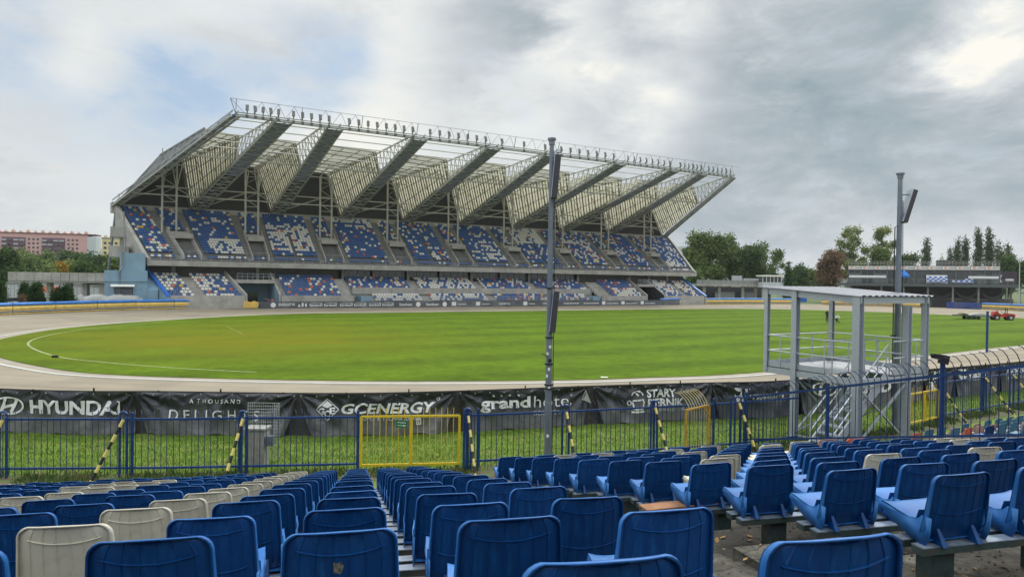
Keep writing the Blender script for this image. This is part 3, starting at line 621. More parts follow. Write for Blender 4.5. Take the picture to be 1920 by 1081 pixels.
# weathered seats of the next sector, beyond the divider fence
DC = Vector((.56, .30, 0)); DV = Vector((-.42, .80, 0)); DF = Vector((-.47, .88, 0)).normalized(); D0 = Vector((12.0, 20.4, 0))
tb = MB()
for j in range(0, 7):
    row = []
    for i in range(0, 16):
        p = D0 - DV * j + DC * (i + (.6 if j else 0))
        if p.x < fence_x(p.y) + 1.4 or not in_view(p.x, p.y, 1.02): continue
        row.append((i, p))
    if not row: continue
    zf = .16 + .24 * j
    a0 = D0 - DV * (j - .5) - DC * 3; a1 = a0 + DC * 26; b0, b1 = a0 - DV, a1 - DV
    tb.poly([(b0.x, b0.y, zf), (b1.x, b1.y, zf), (a1.x, a1.y, zf), (a0.x, a0.y, zf)]); tb.poly([(a0.x, a0.y, zf), (a1.x, a1.y, zf), (a1.x, a1.y, zf - .24), (a0.x, a0.y, zf - .24)])
    for i, p in row:
        q_ = rnd.random(); key = 'orange' if (i, j) in ((0, 0), (1, 1)) else 'teal' if q_ < .62 else 'pink' if q_ < .84 else 'white' if q_ < .9 else 'blue'
        place_seat(key, p, zf + SEAT_TOP - TOP, DF, '%s weathered seat, %s along the %s row beyond the divider fence' % (COLN[key], ORD[i], ORD[j]), 'weathered seats beyond the divider fence', .06)
    e = thing('bench_frame', tuple(p + Vector((0, 0, zf - p.z))), 'rail pair under the %s weathered seat row beyond the divider fence' % ORD[j], 'bench frame', 'bench frames beyond the divider fence')
    for off in (.05, .19):
        b = MB(); b.bar(row[0][1] - DC * .3 + DF * off + Vector((0, 0, zf + .2)), row[-1][1] + DC * .5 + DF * off + Vector((0, 0, zf + .2)), .08, .045); b.build('rail', rail_pale, e)
    for q in (row[0][1], row[-1][1]):
        b = MB(); b.box((q.x + DF.x * .12, q.y + DF.y * .12, zf + .085), (.12, .12, .17)); b.build('post', post_green, e)
struct('terrace_far_sector', tb, concrete)
for k_, pr in PROTO.items():
    if not pr[2]:
        for c in pr[1]: bpy.data.objects.remove(c)
        bpy.data.objects.remove(pr[0])
# paper sticker on a seat back, fallen plank, leaves
sp = L0 + LF * .19; sk = MB(); sk.poly([Vector((x, -.237, z)) for x, z in ((-.02, .31), (.006, .305), (.014, .33), (.004, .345), (-.012, .34), (-.02, .345))])
so = sk.build('sticker', M('worn_sticker', (.09, .09, .07), .8, var=.6, scale=90)); so.location = (sp.x, sp.y, zL(0) + SEAT_TOP - TOP); so.rotation_euler = (0, 0, math.atan2(-LF.x, LF.y)); tag(so, 'small torn sticker on the back of the nearest blue seat left of the gap', 'sticker')
lf = MB()
for i in range(260):
    r = rnd.choice((1, 2, 2, 3, 3, 4, 5, 6)); c = rnd.uniform(-1.6, 4.5); q = R2 + RV * (r - 2 + rnd.uniform(-.35, .6)) + RC * c; z = zR(r) + .012; s = rnd.uniform(.012, .035); a = rnd.uniform(0, 6.28)
    e1 = Vector((math.cos(a), math.sin(a), rnd.uniform(-.2, .5))) * s; e2 = Vector((-math.sin(a), math.cos(a), rnd.uniform(-.1, .4))) * s * .6
    c0 = Vector((q.x, q.y, z)); lf.poly([c0 - e1, c0 - e2 * .9, c0 + e1, c0 + e2])
tag(lf.build('fallen_leaves', M('dry_leaf', (.20, .12, .045), .9, var=.4, scale=4)), 'scattered dry brown leaves on the concrete steps between the seat blocks', 'leaves', kind='stuff')
cr_ = MB()
for i in range(2600):
    if rnd.random() < .5: r = rnd.choice((1, 2, 3, 4, 5)); q = R2 + RV * (r - 2 + rnd.choice((-.36, .6)) + rnd.gauss(0, .035)) + RC * rnd.uniform(-2.2, 6); z = zR(r) + .004
    else: r = rnd.choice((1, 2, 2, 3, 4)); q = R2 + RV * (r - 2 + rnd.uniform(-.3, .55)) + RC * rnd.uniform(-2.2, 5); z = zR(r) + .004
    s = rnd.uniform(.004, .016); a = rnd.uniform(0, 6.28); c0 = Vector((q.x, q.y, z)); e1 = Vector((math.cos(a), math.sin(a), 0)) * s; e2 = Vector((-math.sin(a), math.cos(a), 0)) * s * rnd.uniform(.4, 1)
    t_ = c0 + Vector((0, 0, s * .7)); cr_.poly([c0 - e1, c0 + e2, t_]); cr_.poly([c0 + e2, c0 + e1, t_]); cr_.poly([c0 + e1, c0 - e2, t_]); cr_.poly([c0 - e2, c0 - e1, t_])
tag(cr_.build('grit', M('dark_grit', (.05, .045, .03), .95, var=.6, scale=9, col2=(.12, .10, .07), thr=(.5, .6))), 'dark grit and moss crumbs gathered on the concrete steps at lower right', 'grit', kind='stuff')
q = R2 + RV * 3 + RC * (-.15) + RF * .1; zz = zR(5) + SEAT_TOP - TOP * .88 - .015
pk = MB(); pk.bar(q + Vector((-.5, -.1, zz)), q + Vector((.25, .12, zz + .012)), .16, .02); tag(pk.build('broken_plank', M('rotten_wood', (.24, .12, .06), .9, var=.3, scale=6)), 'broken brown board lying across the rails at the block edge', 'board')
# ------------------------------------------------------------------ grandstand
UZ0, UZ1, UB0, UB1, UROWS = 7.5, 16.5, 6.4, 19.0, 20
A0, A1 = -15.2, 104.2
gs = thing('grandstand', tuple(S(44, 10, 0)), 'large concrete grandstand with zigzag cream roof behind the far side of the track', 'grandstand')
def aL(b): return A0 - (b - 6) * .33
def aR(b): return A1 + (b - 6) * .25
ut = MB(); db = (UB1 - UB0) / UROWS; dz = (UZ1 - UZ0) / UROWS
for i in range(UROWS):
    b0, b1, z = UB0 + i * db, UB0 + (i + 1) * db, UZ0 + (i + 1) * dz
    ut.poly([S(aL(b0), b0, z), S(aR(b0), b0, z), S(aR(b1), b1, z), S(aL(b1), b1, z)])
    ut.poly([S(aL(b0), b0, z - dz), S(aR(b0), b0, z - dz), S(aR(b0), b0, z), S(aL(b0), b0, z)])
ut.build('upper_terrace', terrace_dark, gs)
m = MB()                                             # front edge slab, deck and back beam
m.hexa([S(a, b, 6.75) for a, b in ((A0 - .3, 5.2), (A1 + .3, 5.2), (A1 + .3, 6.38), (A0 - .3, 6.38))], [S(a, b, 7.62) for a, b in ((A0 - .3, 5.2), (A1 + .3, 5.2), (A1 + .3, 6.38), (A0 - .3, 6.38))])
m.hexa([S(a, b, 6.9) for a, b in ((A0, 6.5), (A1, 6.5), (A1, 15), (A0, 15))], [S(a, b, 7.3) for a, b in ((A0, 6.5), (A1, 6.5), (A1, 15), (A0, 15))])
m.hexa([S(a, b, 16.3) for a, b in ((aL(19.2) - .8, 19.05), (aR(19.2) + .8, 19.05), (aR(19.2) + .8, 19.6), (aL(19.2) - .8, 19.6))], [S(a, b, 17.75) for a, b in ((aL(19.2) - .8, 19.05), (aR(19.2) + .8, 19.05), (aR(19.2) + .8, 19.6), (aL(19.2) - .8, 19.6))])
m.build('edge_beam', stand_conc, gs)
for a_f, sg in ((aL, -1), (aR, 1)):                  # raker walls at both ends
    m = MB(); pr = [(5.4, 7.9), (6.4, 8.3), (19.2, 17.75), (20.6, 17.75), (20.6, 15.9), (18.4, 15.9), (18.4, 13.2), (16.4, 13.2), (16.4, 9.8), (14.2, 8.8), (10, 6.9), (5.4, 6.7)]
    pts = [S(a_f(b) + sg * .02, b, z) for b, z in pr]; m.extrude(pts, Vector((CA, SA, 0)) * sg * .55)
    m.build('raker_wall', stand_conc, gs)
for a_, ln in ((-19.8, 1), (108, 0)):
    m = MB(); m.tube([S(a_, 19.5, 15.9), S(a_ - 1.6 * (1 if ln else -1), 19.5, .2)], .2, 8); m.build('slanted_column', galv, gs)
m = MB(); m.poly([S(A0 + .5, 15, 0), S(A1 - .5, 15, 0), S(A1 - .5, 15, 7), S(A0 + .5, 15, 7)]); m.poly([S(A0, 15.2, 7.2), S(A1, 15.2, 7.2), S(A1, 19.4, 16.2), S(A0, 19.4, 16.2)]); m.build('rear_wall', terrace_dark, gs)

S0 = S
def SW(a, b, z): return S0(a + (17.5 - b) * .32 * min(1, max(0, (4 - a) / 18)), b, z)      # the end blocks fan out
def SL(a, b, z): return S0(a + (1 - b) * .33 * min(1, max(0, (4.2 - a) / 5)), b, z)
S = SW
# seats of the stand, one mass
SV, SF, SM = [], [], []
def far_seat(a, b, z, mi, face=-1):
    """small L-shaped shell facing the pitch"""
    i = len(SV); w_ = .215
    pr = [(-.36, .34), (-.02, .32), (.05, .66), (.09, .66), (.03, .26), (-.36, .28)]
    for x in (-w_, w_):
        for bb, zz in pr: SV.append(tuple(S(a + x, b + bb, z + zz)))
    n = 6
    for k in range(n): k2 = (k + 1) % n; SF.append((i + k, i + k2, i + n + k2, i + n + k)); SM.append(mi)
    SF.append(tuple(i + k for k in range(n))); SM.append(mi); SF.append(tuple(i + n + k for k in reversed(range(n)))); SM.append(mi)
BL, WH, RD, YE, GR = 0, 1, 2, 3, 4
def pick(pw, ps=.04, cols=(RD, YE)):
    pw = min(.74, pw * 1.0 + .04); ps *= .7
    q = rnd.random()
    return WH if q < pw else rnd.choice(cols) if q < pw + ps else BL
C0 = [-13 + 13.4 * k for k in range(9)]              # first column of every roof pair
def up_col(k, fa, t):
    """colour rule of block k (0 = leftmost); fa across, t height 0..1"""
    if k == 0: return pick(.14 if t > .3 else .45, .14, (YE, RD, GR))
    if k == 1: return pick(.72 if t < .38 and fa > .25 - t * .1 else .08, .09 if t > .5 else .02, (YE, RD, GR, YE))
    if k == 2: return pick(.62 if .2 < t < .78 else .10, .04)
    if k == 3: return pick(.80 if t > .78 and int(t * 20) % 2 == 0 or t > .9 else .10, .10 if t < .5 else .03)
    if k == 4: return pick(.12 if fa < .6 or t > .3 else .55, .10, (YE, RD, GR))
    if k == 5: return pick(.70 if t < .62 and fa > .2 + t * .4 and int(t * 20) % 2 else .12, .06, (YE, RD, GR))
    if k == 6: return pick(.78 if t > .62 else .15, .06)
    if k == 7: return pick(.30, .10)
    if k == 8: return pick(.16, .10, (YE, RD, RD))
    return pick(.2 if t > .25 else .6, .05)
for i in range(UROWS):
    b, z = UB0 + i * db + .45, UZ0 + (i + 1) * dz; t = i / (UROWS - 1)
    blocks = []
    for k in range(10):
        lo = aL(b) + .45 - (17.5 - b) * .32 if k == 0 else C0[k - 1] + 3.9
        hi = C0[k] - 1.8 if k < 9 else aR(b) - .5
        blocks.append((k, lo, hi, 'm'))
        if k < 9: blocks.append((k, C0[k] - .35, C0[k] + 2.45, 's'))
    for k, lo, hi, ty in blocks:
        if ty == 's' and 1 <= i < 11: continue                    # vomitory opening
        if ty == 'm' and i == 1: continue                         # cross aisle
        n_ = int((hi - lo) / .5)
        for j in range(n_):
            if ty == 'm' and abs(j - n_ // 2) < 1 and n_ > 9 and i < 12 and k % 2 == 0: continue
            a = lo + (j + .5) * (hi - lo) / n_
            far_seat(a, b, z, up_col(k, (a - lo) / max(.1, hi - lo), t) if ty == 'm' else pick(.2, .15, (YE, RD, GR)))
# stairs, vomitories
for k in range(9):
    for lo, nm in ((C0[k] - 1.7, 'stair'), (C0[k] + 2.5, 'stair')):
        m = MB()
        for i in range(UROWS * 2 - 2):
            b0 = UB0 + i * db / 2; z = UZ0 + (i + 1) * dz / 2
            m.hexa([S(a, b, z - .25) for a, b in ((lo, b0 + .02), (lo + 1.3, b0 + .02), (lo + 1.3, b0 + db / 2 + .02), (lo, b0 + db / 2 + .02))], [S(a, b, z + .24) for a, b in ((lo, b0 + .02), (lo + 1.3, b0 + .02), (lo + 1.3, b0 + db / 2 + .02), (lo, b0 + db / 2 + .02))])
        m.build('stair', stair_conc, gs)
    m = MB(); c = C0[k]                              # vomitory box with sloping side walls and dark doorway
    for a in (c - .72, c + 2.62):
        pr = [(6.5, 7.7), (6.5, 8.7), (13.2, 13.6), (13.2, 12.6)]; m.extrude([S(a, b, z) for b, z in pr], Vector((CA, SA, 0)) * .2)
    m.hexa([S(a, b, 7.7) for a, b in ((c - .5, 11.6), (c + 2.6, 11.6), (c + 2.6, 11.8), (c - .5, 11.8))], [S(a, b, 12.7) for a, b in ((c - .5, 11.6), (c + 2.6, 11.6), (c + 2.6, 11.8), (c - .5, 11.8))])
    m.hexa([S(a, b, 11.5) for a, b in ((c - .5, 9.9), (c + 2.6, 9.9), (c + 2.6, 12.4), (c - .5, 12.4))], [S(a, b, 12.3) for a, b in ((c - .5, 9.9), (c + 2.6, 9.9), (c + 2.6, 12.4), (c - .5, 12.4))])
    m.hexa([S(a, b, 7.7) for a, b in ((c - .5, 8.6), (c + 2.6, 8.6), (c + 2.6, 11.6), (c - .5, 11.6))], [S(a, b, 8.3) for a, b in ((c - .5, 8.6), (c + 2.6, 8.6), (c + 2.6, 11.6), (c - .5, 11.6))])
    v = m.build('vomitory', stand_conc, gs)
    m = MB(); m.poly([S(c + .3, 11.56, 8.35), S(c + 1.9, 11.56, 8.35), S(c + 1.9, 11.56, 11.3), S(c + .3, 11.56, 11.3)]); m.build('doorway', wall_dark, v)
    m = MB()
    for z in (.5, .8, 1.1): m.tube([S(c - 2.3, 7.9, 8.3 + z), S(c + 4.3, 7.9, 8.3 + z)], .03, 4)
    for a in (-2.3, -.6, 1, 2.7, 4.3): m.tube([S(c + a, 7.9, 8.1), S(c + a, 7.9, 9.4)], .03, 4)
    m.build('railing', steel, v)
S = S0
m = MB()                                             # parapet railing on the slab edge
for z in (.35, .65): m.tube([S(A0, 5.5, 7.6 + z), S(A1, 5.5, 7.6 + z)], .028, 4)
for i in range(80): a = A0 + (A1 - A0) * i / 79; m.tube([S(a, 5.5, 7.5), S(a, 5.5, 8.27)], .028, 4)
m.build('parapet_railing', steel, gs)

# lower tier -------------------------------------------------------
def tier(name, lo, hi, b0, z0, rows, dbb, dzz, slant=0.0, front=None):
    m = MB()
    for i in range(rows):
        ba, bb, z = b0 + i * dbb, b0 + (i + 1) * dbb, z0 + i * dzz
        l0, l1 = lo - slant * i * dbb, hi + (slant * i * dbb if slant and name == 'r' else 0)
        m.hexa([S(l0, ba, 0 if i == 0 else z - dzz), S(hi, ba, 0 if i == 0 else z - dzz), S(hi, bb, z - dzz), S(l0, bb, z - dzz)], [S(l0, ba, z), S(hi, ba, z), S(hi, bb, z), S(l0, bb, z)])
    if front is not None: m.hexa([S(lo, b0 - .35, 0), S(hi, b0 - .35, 0), S(hi, b0 - .02, 0), S(lo, b0 - .02, 0)], [S(lo, b0 - .35, front), S(hi, b0 - .35, front), S(hi, b0 - .02, front), S(lo, b0 - .02, front)])
    return m.build('lower_terrace', stand_conc, gs)
def tier_seats(lo, hi, b0, z0, rows, dbb, dzz, fn, gap=()):
    for i in range(rows):
        n_ = int((hi - lo) / .52)
        for j in range(n_):
            a = lo + (j + .5) * (hi - lo) / n_
            if any(g0 < a < g1 for g0, g1 in gap): continue
            far_seat(a, b0 + i * dbb + .45, z0 + i * dzz, fn((a - lo) / (hi - lo), i / max(1, rows - 1)))
S = SL
LT = (1.0, 1.75, 8, .85, .46)
tier('l', -12.8, -1.7, *LT, front=2.1); tier('l', 4.2, 16.6, *LT, front=2.1); tier('l', 71.8, 84.4, *LT, front=2.1); tier('l', 90.2, 102.6, *LT, front=2.1)
tier('l', 16.6, 71.8, 4.4, 3.15, 5, .85, .42)
m = MB(); m.hexa([S(17.4, 4.05, 2.3), S(71, 4.05, 2.3), S(71, 4.38, 2.3), S(17.4, 4.38, 2.3)], [S(17.4, 4.05, 3.5), S(71, 4.05, 3.5), S(71, 4.38, 3.5), S(17.4, 4.38, 3.5)])
m.poly([S(17.4, 4.3, 0), S(71, 4.3, 0), S(71, 4.3, 2.3), S(17.4, 4.3, 2.3)]); m.build('mid_wall', stand_conc, gs)
tier('l', 20.2, 69.2, 1.0, .95, 3, .85, .42)
tier_seats(-12.4, -8.9, *LT, lambda f, t: pick(.78 if t > .35 else .35, .03)); tier_seats(-7.2, -1.9, *LT, lambda f, t: pick(.75 if t > .6 or f < .3 else .22, .10, (RD, RD, YE)))
tier_seats(5.0, 14.6, *LT, lambda f, t: pick(.13, .16, (RD, RD))); tier_seats(75.0, 84.0, *LT, lambda f, t: pick(.65 if t < .45 and f > .2 else .10, .10, (RD,)))
tier_seats(91, 96.2, *LT, lambda f, t: pick(.72 if f > .3 and t > .25 else .3, .06, (RD,))); tier_seats(97.8, 102.4, *LT, lambda f, t: pick(.7 if t > .4 else .3, .05))
MT = (4.4, 3.15, 5, .85, .42)
for lo, hi, pw, pr_ in ((17.2, 29, .14, .12), (31, 43, .68, .02), (45, 56, .2, .06), (58, 70.5, .14, .18)):
    tier_seats(lo, hi, *MT, lambda f, t, pw=pw, pr_=pr_: pick(pw, pr_, (RD, RD, YE)))
for lo, hi, pw, pr_ in ((20.8, 30, .62, .06), (32, 44, .45, .04), (46, 58, .14, .22), (60, 68.8, .3, .08)):
    tier_seats(lo, hi, 1.0, .95, 3, .85, .42, lambda f, t, pw=pw, pr_=pr_: pick(pw, pr_, (RD, YE, RD)))
me = bpy.data.meshes.new('stand_seats'); me.from_pydata(SV, [], SF)
for n_, c_ in (('far_seat_blue', (.018, .085, .27)), ('far_seat_white', (.62, .61, .56)), ('far_seat_red', (.50, .11, .07)), ('far_seat_yellow', (.60, .38, .05)), ('far_seat_green', (.03, .15, .07))): me.materials.append(M(n_, c_, .5, var=.05))
me.polygons.foreach_set('material_index', SM); me.update(); o = bpy.data.objects.new('stand_seats', me); COL.objects.link(o)
tag(o, 'thousands of small blue and white seats sprinkled with red and yellow across the grandstand tiers', 'seats', kind='stuff')
# concourse behind the lower tier: columns, glazing, dark recess
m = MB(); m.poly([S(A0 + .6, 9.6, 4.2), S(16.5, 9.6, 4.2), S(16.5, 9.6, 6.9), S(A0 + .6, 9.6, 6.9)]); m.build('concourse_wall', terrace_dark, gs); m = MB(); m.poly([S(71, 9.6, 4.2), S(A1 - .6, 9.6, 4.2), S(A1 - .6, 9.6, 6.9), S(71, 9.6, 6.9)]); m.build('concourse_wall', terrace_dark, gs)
m = MB()
for i in range(36): a = 17 + i * 1.5; m.poly([S(a + .04, 9.2, 4.6), S(a + 1.46, 9.2, 4.6), S(a + 1.46, 9.2, 6.85), S(a + .04, 9.2, 6.85)])
gl = m.build('glazing', glass, gs); m = MB()
for i in range(37): a = 17 + i * 1.5; m.bar(S(a, 9.15, 4.6), S(a, 9.15, 6.85), .08)
m.bar(S(17, 9.15, 5.7), S(71, 9.15, 5.7), .06); m.build('glazing_bar', truss_grey, gl)
for a in (-14, -9, 2.6, 17, 23, 30, 37, 44, 51, 58, 65, 71, 86, 92, 98, 103):
    m = MB(); m.bar(S(a, 8.6, 4), S(a, 8.6, 6.9), .45); m.build('concourse_column', stand_conc, gs)
# tunnels: parapet walls and blue or dark mouths
for a0_, a1_, mat_ in ((-1.6, 4.1, annex_blue), (84.5, 90.1, wall_dark)):
    m = MB()
    for a in (a0_, a1_ - .3):
        pr = [(.7, 0), (.7, 2.3), (7.8, 6.1), (7.8, 0)]; m.extrude([S(a, b, z) for b, z in pr], Vector((CA, SA, 0)) * .3)
    m.hexa([S(a, b, 4.1) for a, b in ((a0_ + .3, 3.9), (a1_ - .3, 3.9), (a1_ - .3, 9), (a0_ + .3, 9))], [S(a, b, 4.7) for a, b in ((a0_ + .3, 3.9), (a1_ - .3, 3.9), (a1_ - .3, 9), (a0_ + .3, 9))])
    tn = m.build('tunnel', stand_conc, gs)
    m = MB(); m.poly([S(a0_ + .31, 8.5, 0), S(a1_ - .31, 8.5, 0), S(a1_ - .31, 8.5, 4.1), S(a0_ + .31, 8.5, 4.1)]); m.poly([S(a1_ - .31, .8, 0), S(a1_ - .31, 8.5, 0), S(a1_ - .31, 8.5, 4.1), S(a1_ - .31, 4.2, 4.1), S(a1_ - .31, .8, 2.2)]); m.poly([S(a0_ + .31, .8, 0), S(a0_ + .31, 8.5, 0), S(a0_ + .31, 8.5, 4.1), S(a0_ + .31, 4.2, 4.1), S(a0_ + .31, .8, 2.2)]); m.build('tunnel_wall', mat_, tn)
    m = MB(); m.poly([S(a0_ + 1.2, 8.46, 0), S(a0_ + 4.2, 8.46, 0), S(a0_ + 4.2, 8.46, 2.6), S(a0_ + 1.2, 8.46, 2.6)]); m.build('doorway', glass, tn)
    m = MB()
    for z in (.5, 1.0): m.tube([S(a0_ + .3, 4, 4.7 + z), S(a1_ - .3, 4, 4.7 + z)], .03, 4)
    for i in range(8): a = a0_ + .3 + i * .72; m.tube([S(a, 4, 4.7), S(a, 4, 5.7)], .03, 4)
    m.build('railing', steel, tn)
for a0_ in (18, 69.4):
    m = MB(); m.hexa([S(a, b, 0) for a, b in ((a0_, .8), (a0_ + 2, .8), (a0_ + 2, 3.9), (a0_, 3.9))], [S(a, b, 2.0) for a, b in ((a0_, .8), (a0_ + 2, .8), (a0_ + 2, 3.9), (a0_, 3.9))]); m.build('dugout_box', annex_blue, gs)
m = MB()
for z in (1.45, 1.9): m.tube([S(20, .75, z), S(69.5, .75, z)], .03, 4)
for i in range(52): a = 20 + i * .97; m.tube([S(a, .75, .9), S(a, .75, 1.9)], .025, 4)
m.build('front_railing', steel, gs)
# end wing walls of the lower tier
for a, sg, mt_ in ((-12.85, -1, bright_blue), (102.65, 1, airblue)):
    m = MB(); pr = [(.4, 0), (.4, 2.0), (8.6, 6.4), (11, 6.4), (11, 0)]; m.extrude([S(a, b, z) for b, z in pr], Vector((CA, SA, 0)) * sg * .35); wg = m.build('wing_wall', annex_blue if sg < 0 else stand_conc, gs)
    m = MB(); m.extrude([S(a - sg * .06, b, z) for b, z in ((.36, 1.9), (.36, 2.12), (8.6, 6.55), (8.6, 6.2))], Vector((CA, SA, 0)) * sg * .5); m.build('coping', mt_, wg)
S = S0
# pale blue annex at the left end
def sbox(m, a0_, a1_, b0_, b1_, z0_, z1_, mi=0): m.hexa([S(a, b, z0_) for a, b in ((a0_, b0_), (a1_, b0_), (a1_, b1_), (a0_, b1_))], [S(a, b, z1_) for a, b in ((a0_, b0_), (a1_, b0_), (a1_, b1_), (a0_, b1_))], mi)
m = MB(); sbox(m, -21.4, -15.6, 3.2, 13, 0, 5.9); m.extrude([S(-15.7, b, z) for b, z in ((3.2, 0), (3.2, 2.9), (8.6, 5.7), (13, 5.7), (13, 0))], Vector((CA, SA, 0)) * 1.6); sbox(m, -19.3, -15.9, 3.6, 9, 5.9, 8.6); sbox(m, -21.5, -15.7, 3.0, 3.19, 4.2, 4.42)
an = m.build('annex', annex_blue, gs)
m = MB(); sbox(m, -20.6, -17.6, 13.5, 16.5, 11.5, 13.2); m.build('stair_landing', stand_conc, gs); m = MB(); sbox(m, -20.8, -18, 10.5, 13.5, 8.1, 9.9); m.build('stair_landing', stand_conc, gs)
m = MB(); sbox(m, -20.1, -17.6, 3.12, 3.19, 1.8, 3.3); sh = m.build('shuttered_window', panel_dark, an)
m = MB()
for i in range(7): sbox(m, -20.0, -17.7, 3.08, 3.115, 1.85 + i * .2, 1.96 + i * .2)
m.build('shutter_slat', galv, sh)
m = MB(); m.hexa([S(a, b, z) for a, b, z in ((-20.6, 2.2, 3.4), (-17.4, 2.2, 3.4), (-17.4, 2.99, 3.65), (-20.6, 2.99, 3.65))], [S(a, b, z + .08) for a, b, z in ((-20.6, 2.2, 3.4), (-17.4, 2.2, 3.4), (-17.4, 2.99, 3.65), (-20.6, 2.99, 3.65))]); m.build('awning', white_paint, an)
m = MB(); m.tube([S(-19.4, 3.0, 0), S(-19.4, 3.0, 5.9), S(-19.0, 3.3, 6.4), S(-19.0, 3.4, 8.6), S(-18.6, 10, 9.2), S(-18.7, 12, 15.6)], .13, 6); m.build('drain_pipe', truss_grey, an)

# roof ------------------------------------------------------------
RBb = [-19.9, -7.2, 6.9, 20.3, 33.6, 47.0, 60.3, 73.7, 88.0, 106.4]
RBt = [-5.7, .9, 8.4, 22.2, 35.8, 47.5, 63.5, 77.3, 85.2, 94.1]
BB, BT, ZB, ZT = 19.2, -15.3, 17.0, 27.65
def rib(k, b): t = (BB - b) / (BB - BT); return RBb[k] + (RBt[k] - RBb[k]) * t, ZB + (ZT - ZB) * t
def RP(k, b, da=0, dz_=0): a, z = rib(k, b); return S(a + da, b, z + dz_)
for k in range(10):
    end = k in (0, 9); hw = .55 if end else 1.15; m = MB()
    for s in (-1, 1):
        m.bar(RP(k, BB, s * hw), RP(k, BT, s * hw), .24, .26); m.bar(RP(k, BB, s * hw * .7, 1.1), RP(k, BT, s * hw * .7, .7), .14, .14)
    n_ = 26
    for i in range(n_):
        b0_, b1_ = BB + (BT - BB) * i / n_, BB + (BT - BB) * (i + 1) / n_; s = 1 if i % 2 else -1
        (m.bar(RP(k, b0_, -hw * s), RP(k, b1_, hw * s), .12), m.bar(RP(k, b0_, -hw), RP(k, b0_, hw), .13)) if b0_ > 2 else None
        for q in (-1, 1): m.bar(RP(k, b0_, q * hw), RP(k, b1_, q * hw * .7, .9) if i % 2 else RP(k, b0_, q * hw * .7, .95), .055)
    tr = m.build('rib_truss', M('rib_paint', (.36, .37, .35), .5, .1, var=.12, scale=1), gs)
    m = MB()
    def plate(ba, bb, dzz): m.hexa([RP(k, ba, -hw, dzz), RP(k, ba, hw, dzz), RP(k, bb, hw, dzz), RP(k, bb, -hw, dzz)], [RP(k, ba, -hw, dzz + .04), RP(k, ba, hw, dzz + .04), RP(k, bb, hw, dzz + .04), RP(k, bb, -hw, dzz + .04)])
    plate(BB, 3, .35 if not end else .3); m.build('walkway_mesh', mesh_dark, tr)
    m = MB(); plate(3, BT + .3, -.10 if not end else .3); m.build('walkway_grating', mesh_slate, tr)
    m = MB()
    for i in range(14):
        b0_, b1_ = 3 + (BT - 3) * i / 14, 3 + (BT - 3) * (i + 1) / 14; s = 1 if i % 2 else -1; m.bar(RP(k, b0_, -hw * s, -.16), RP(k, b1_, hw * s, -.16), .07); m.bar(RP(k, b0_, -hw, -.16), RP(k, b0_, hw, -.16), .07)
    m.build('rib_lattice', MATS['rib_paint'], tr)
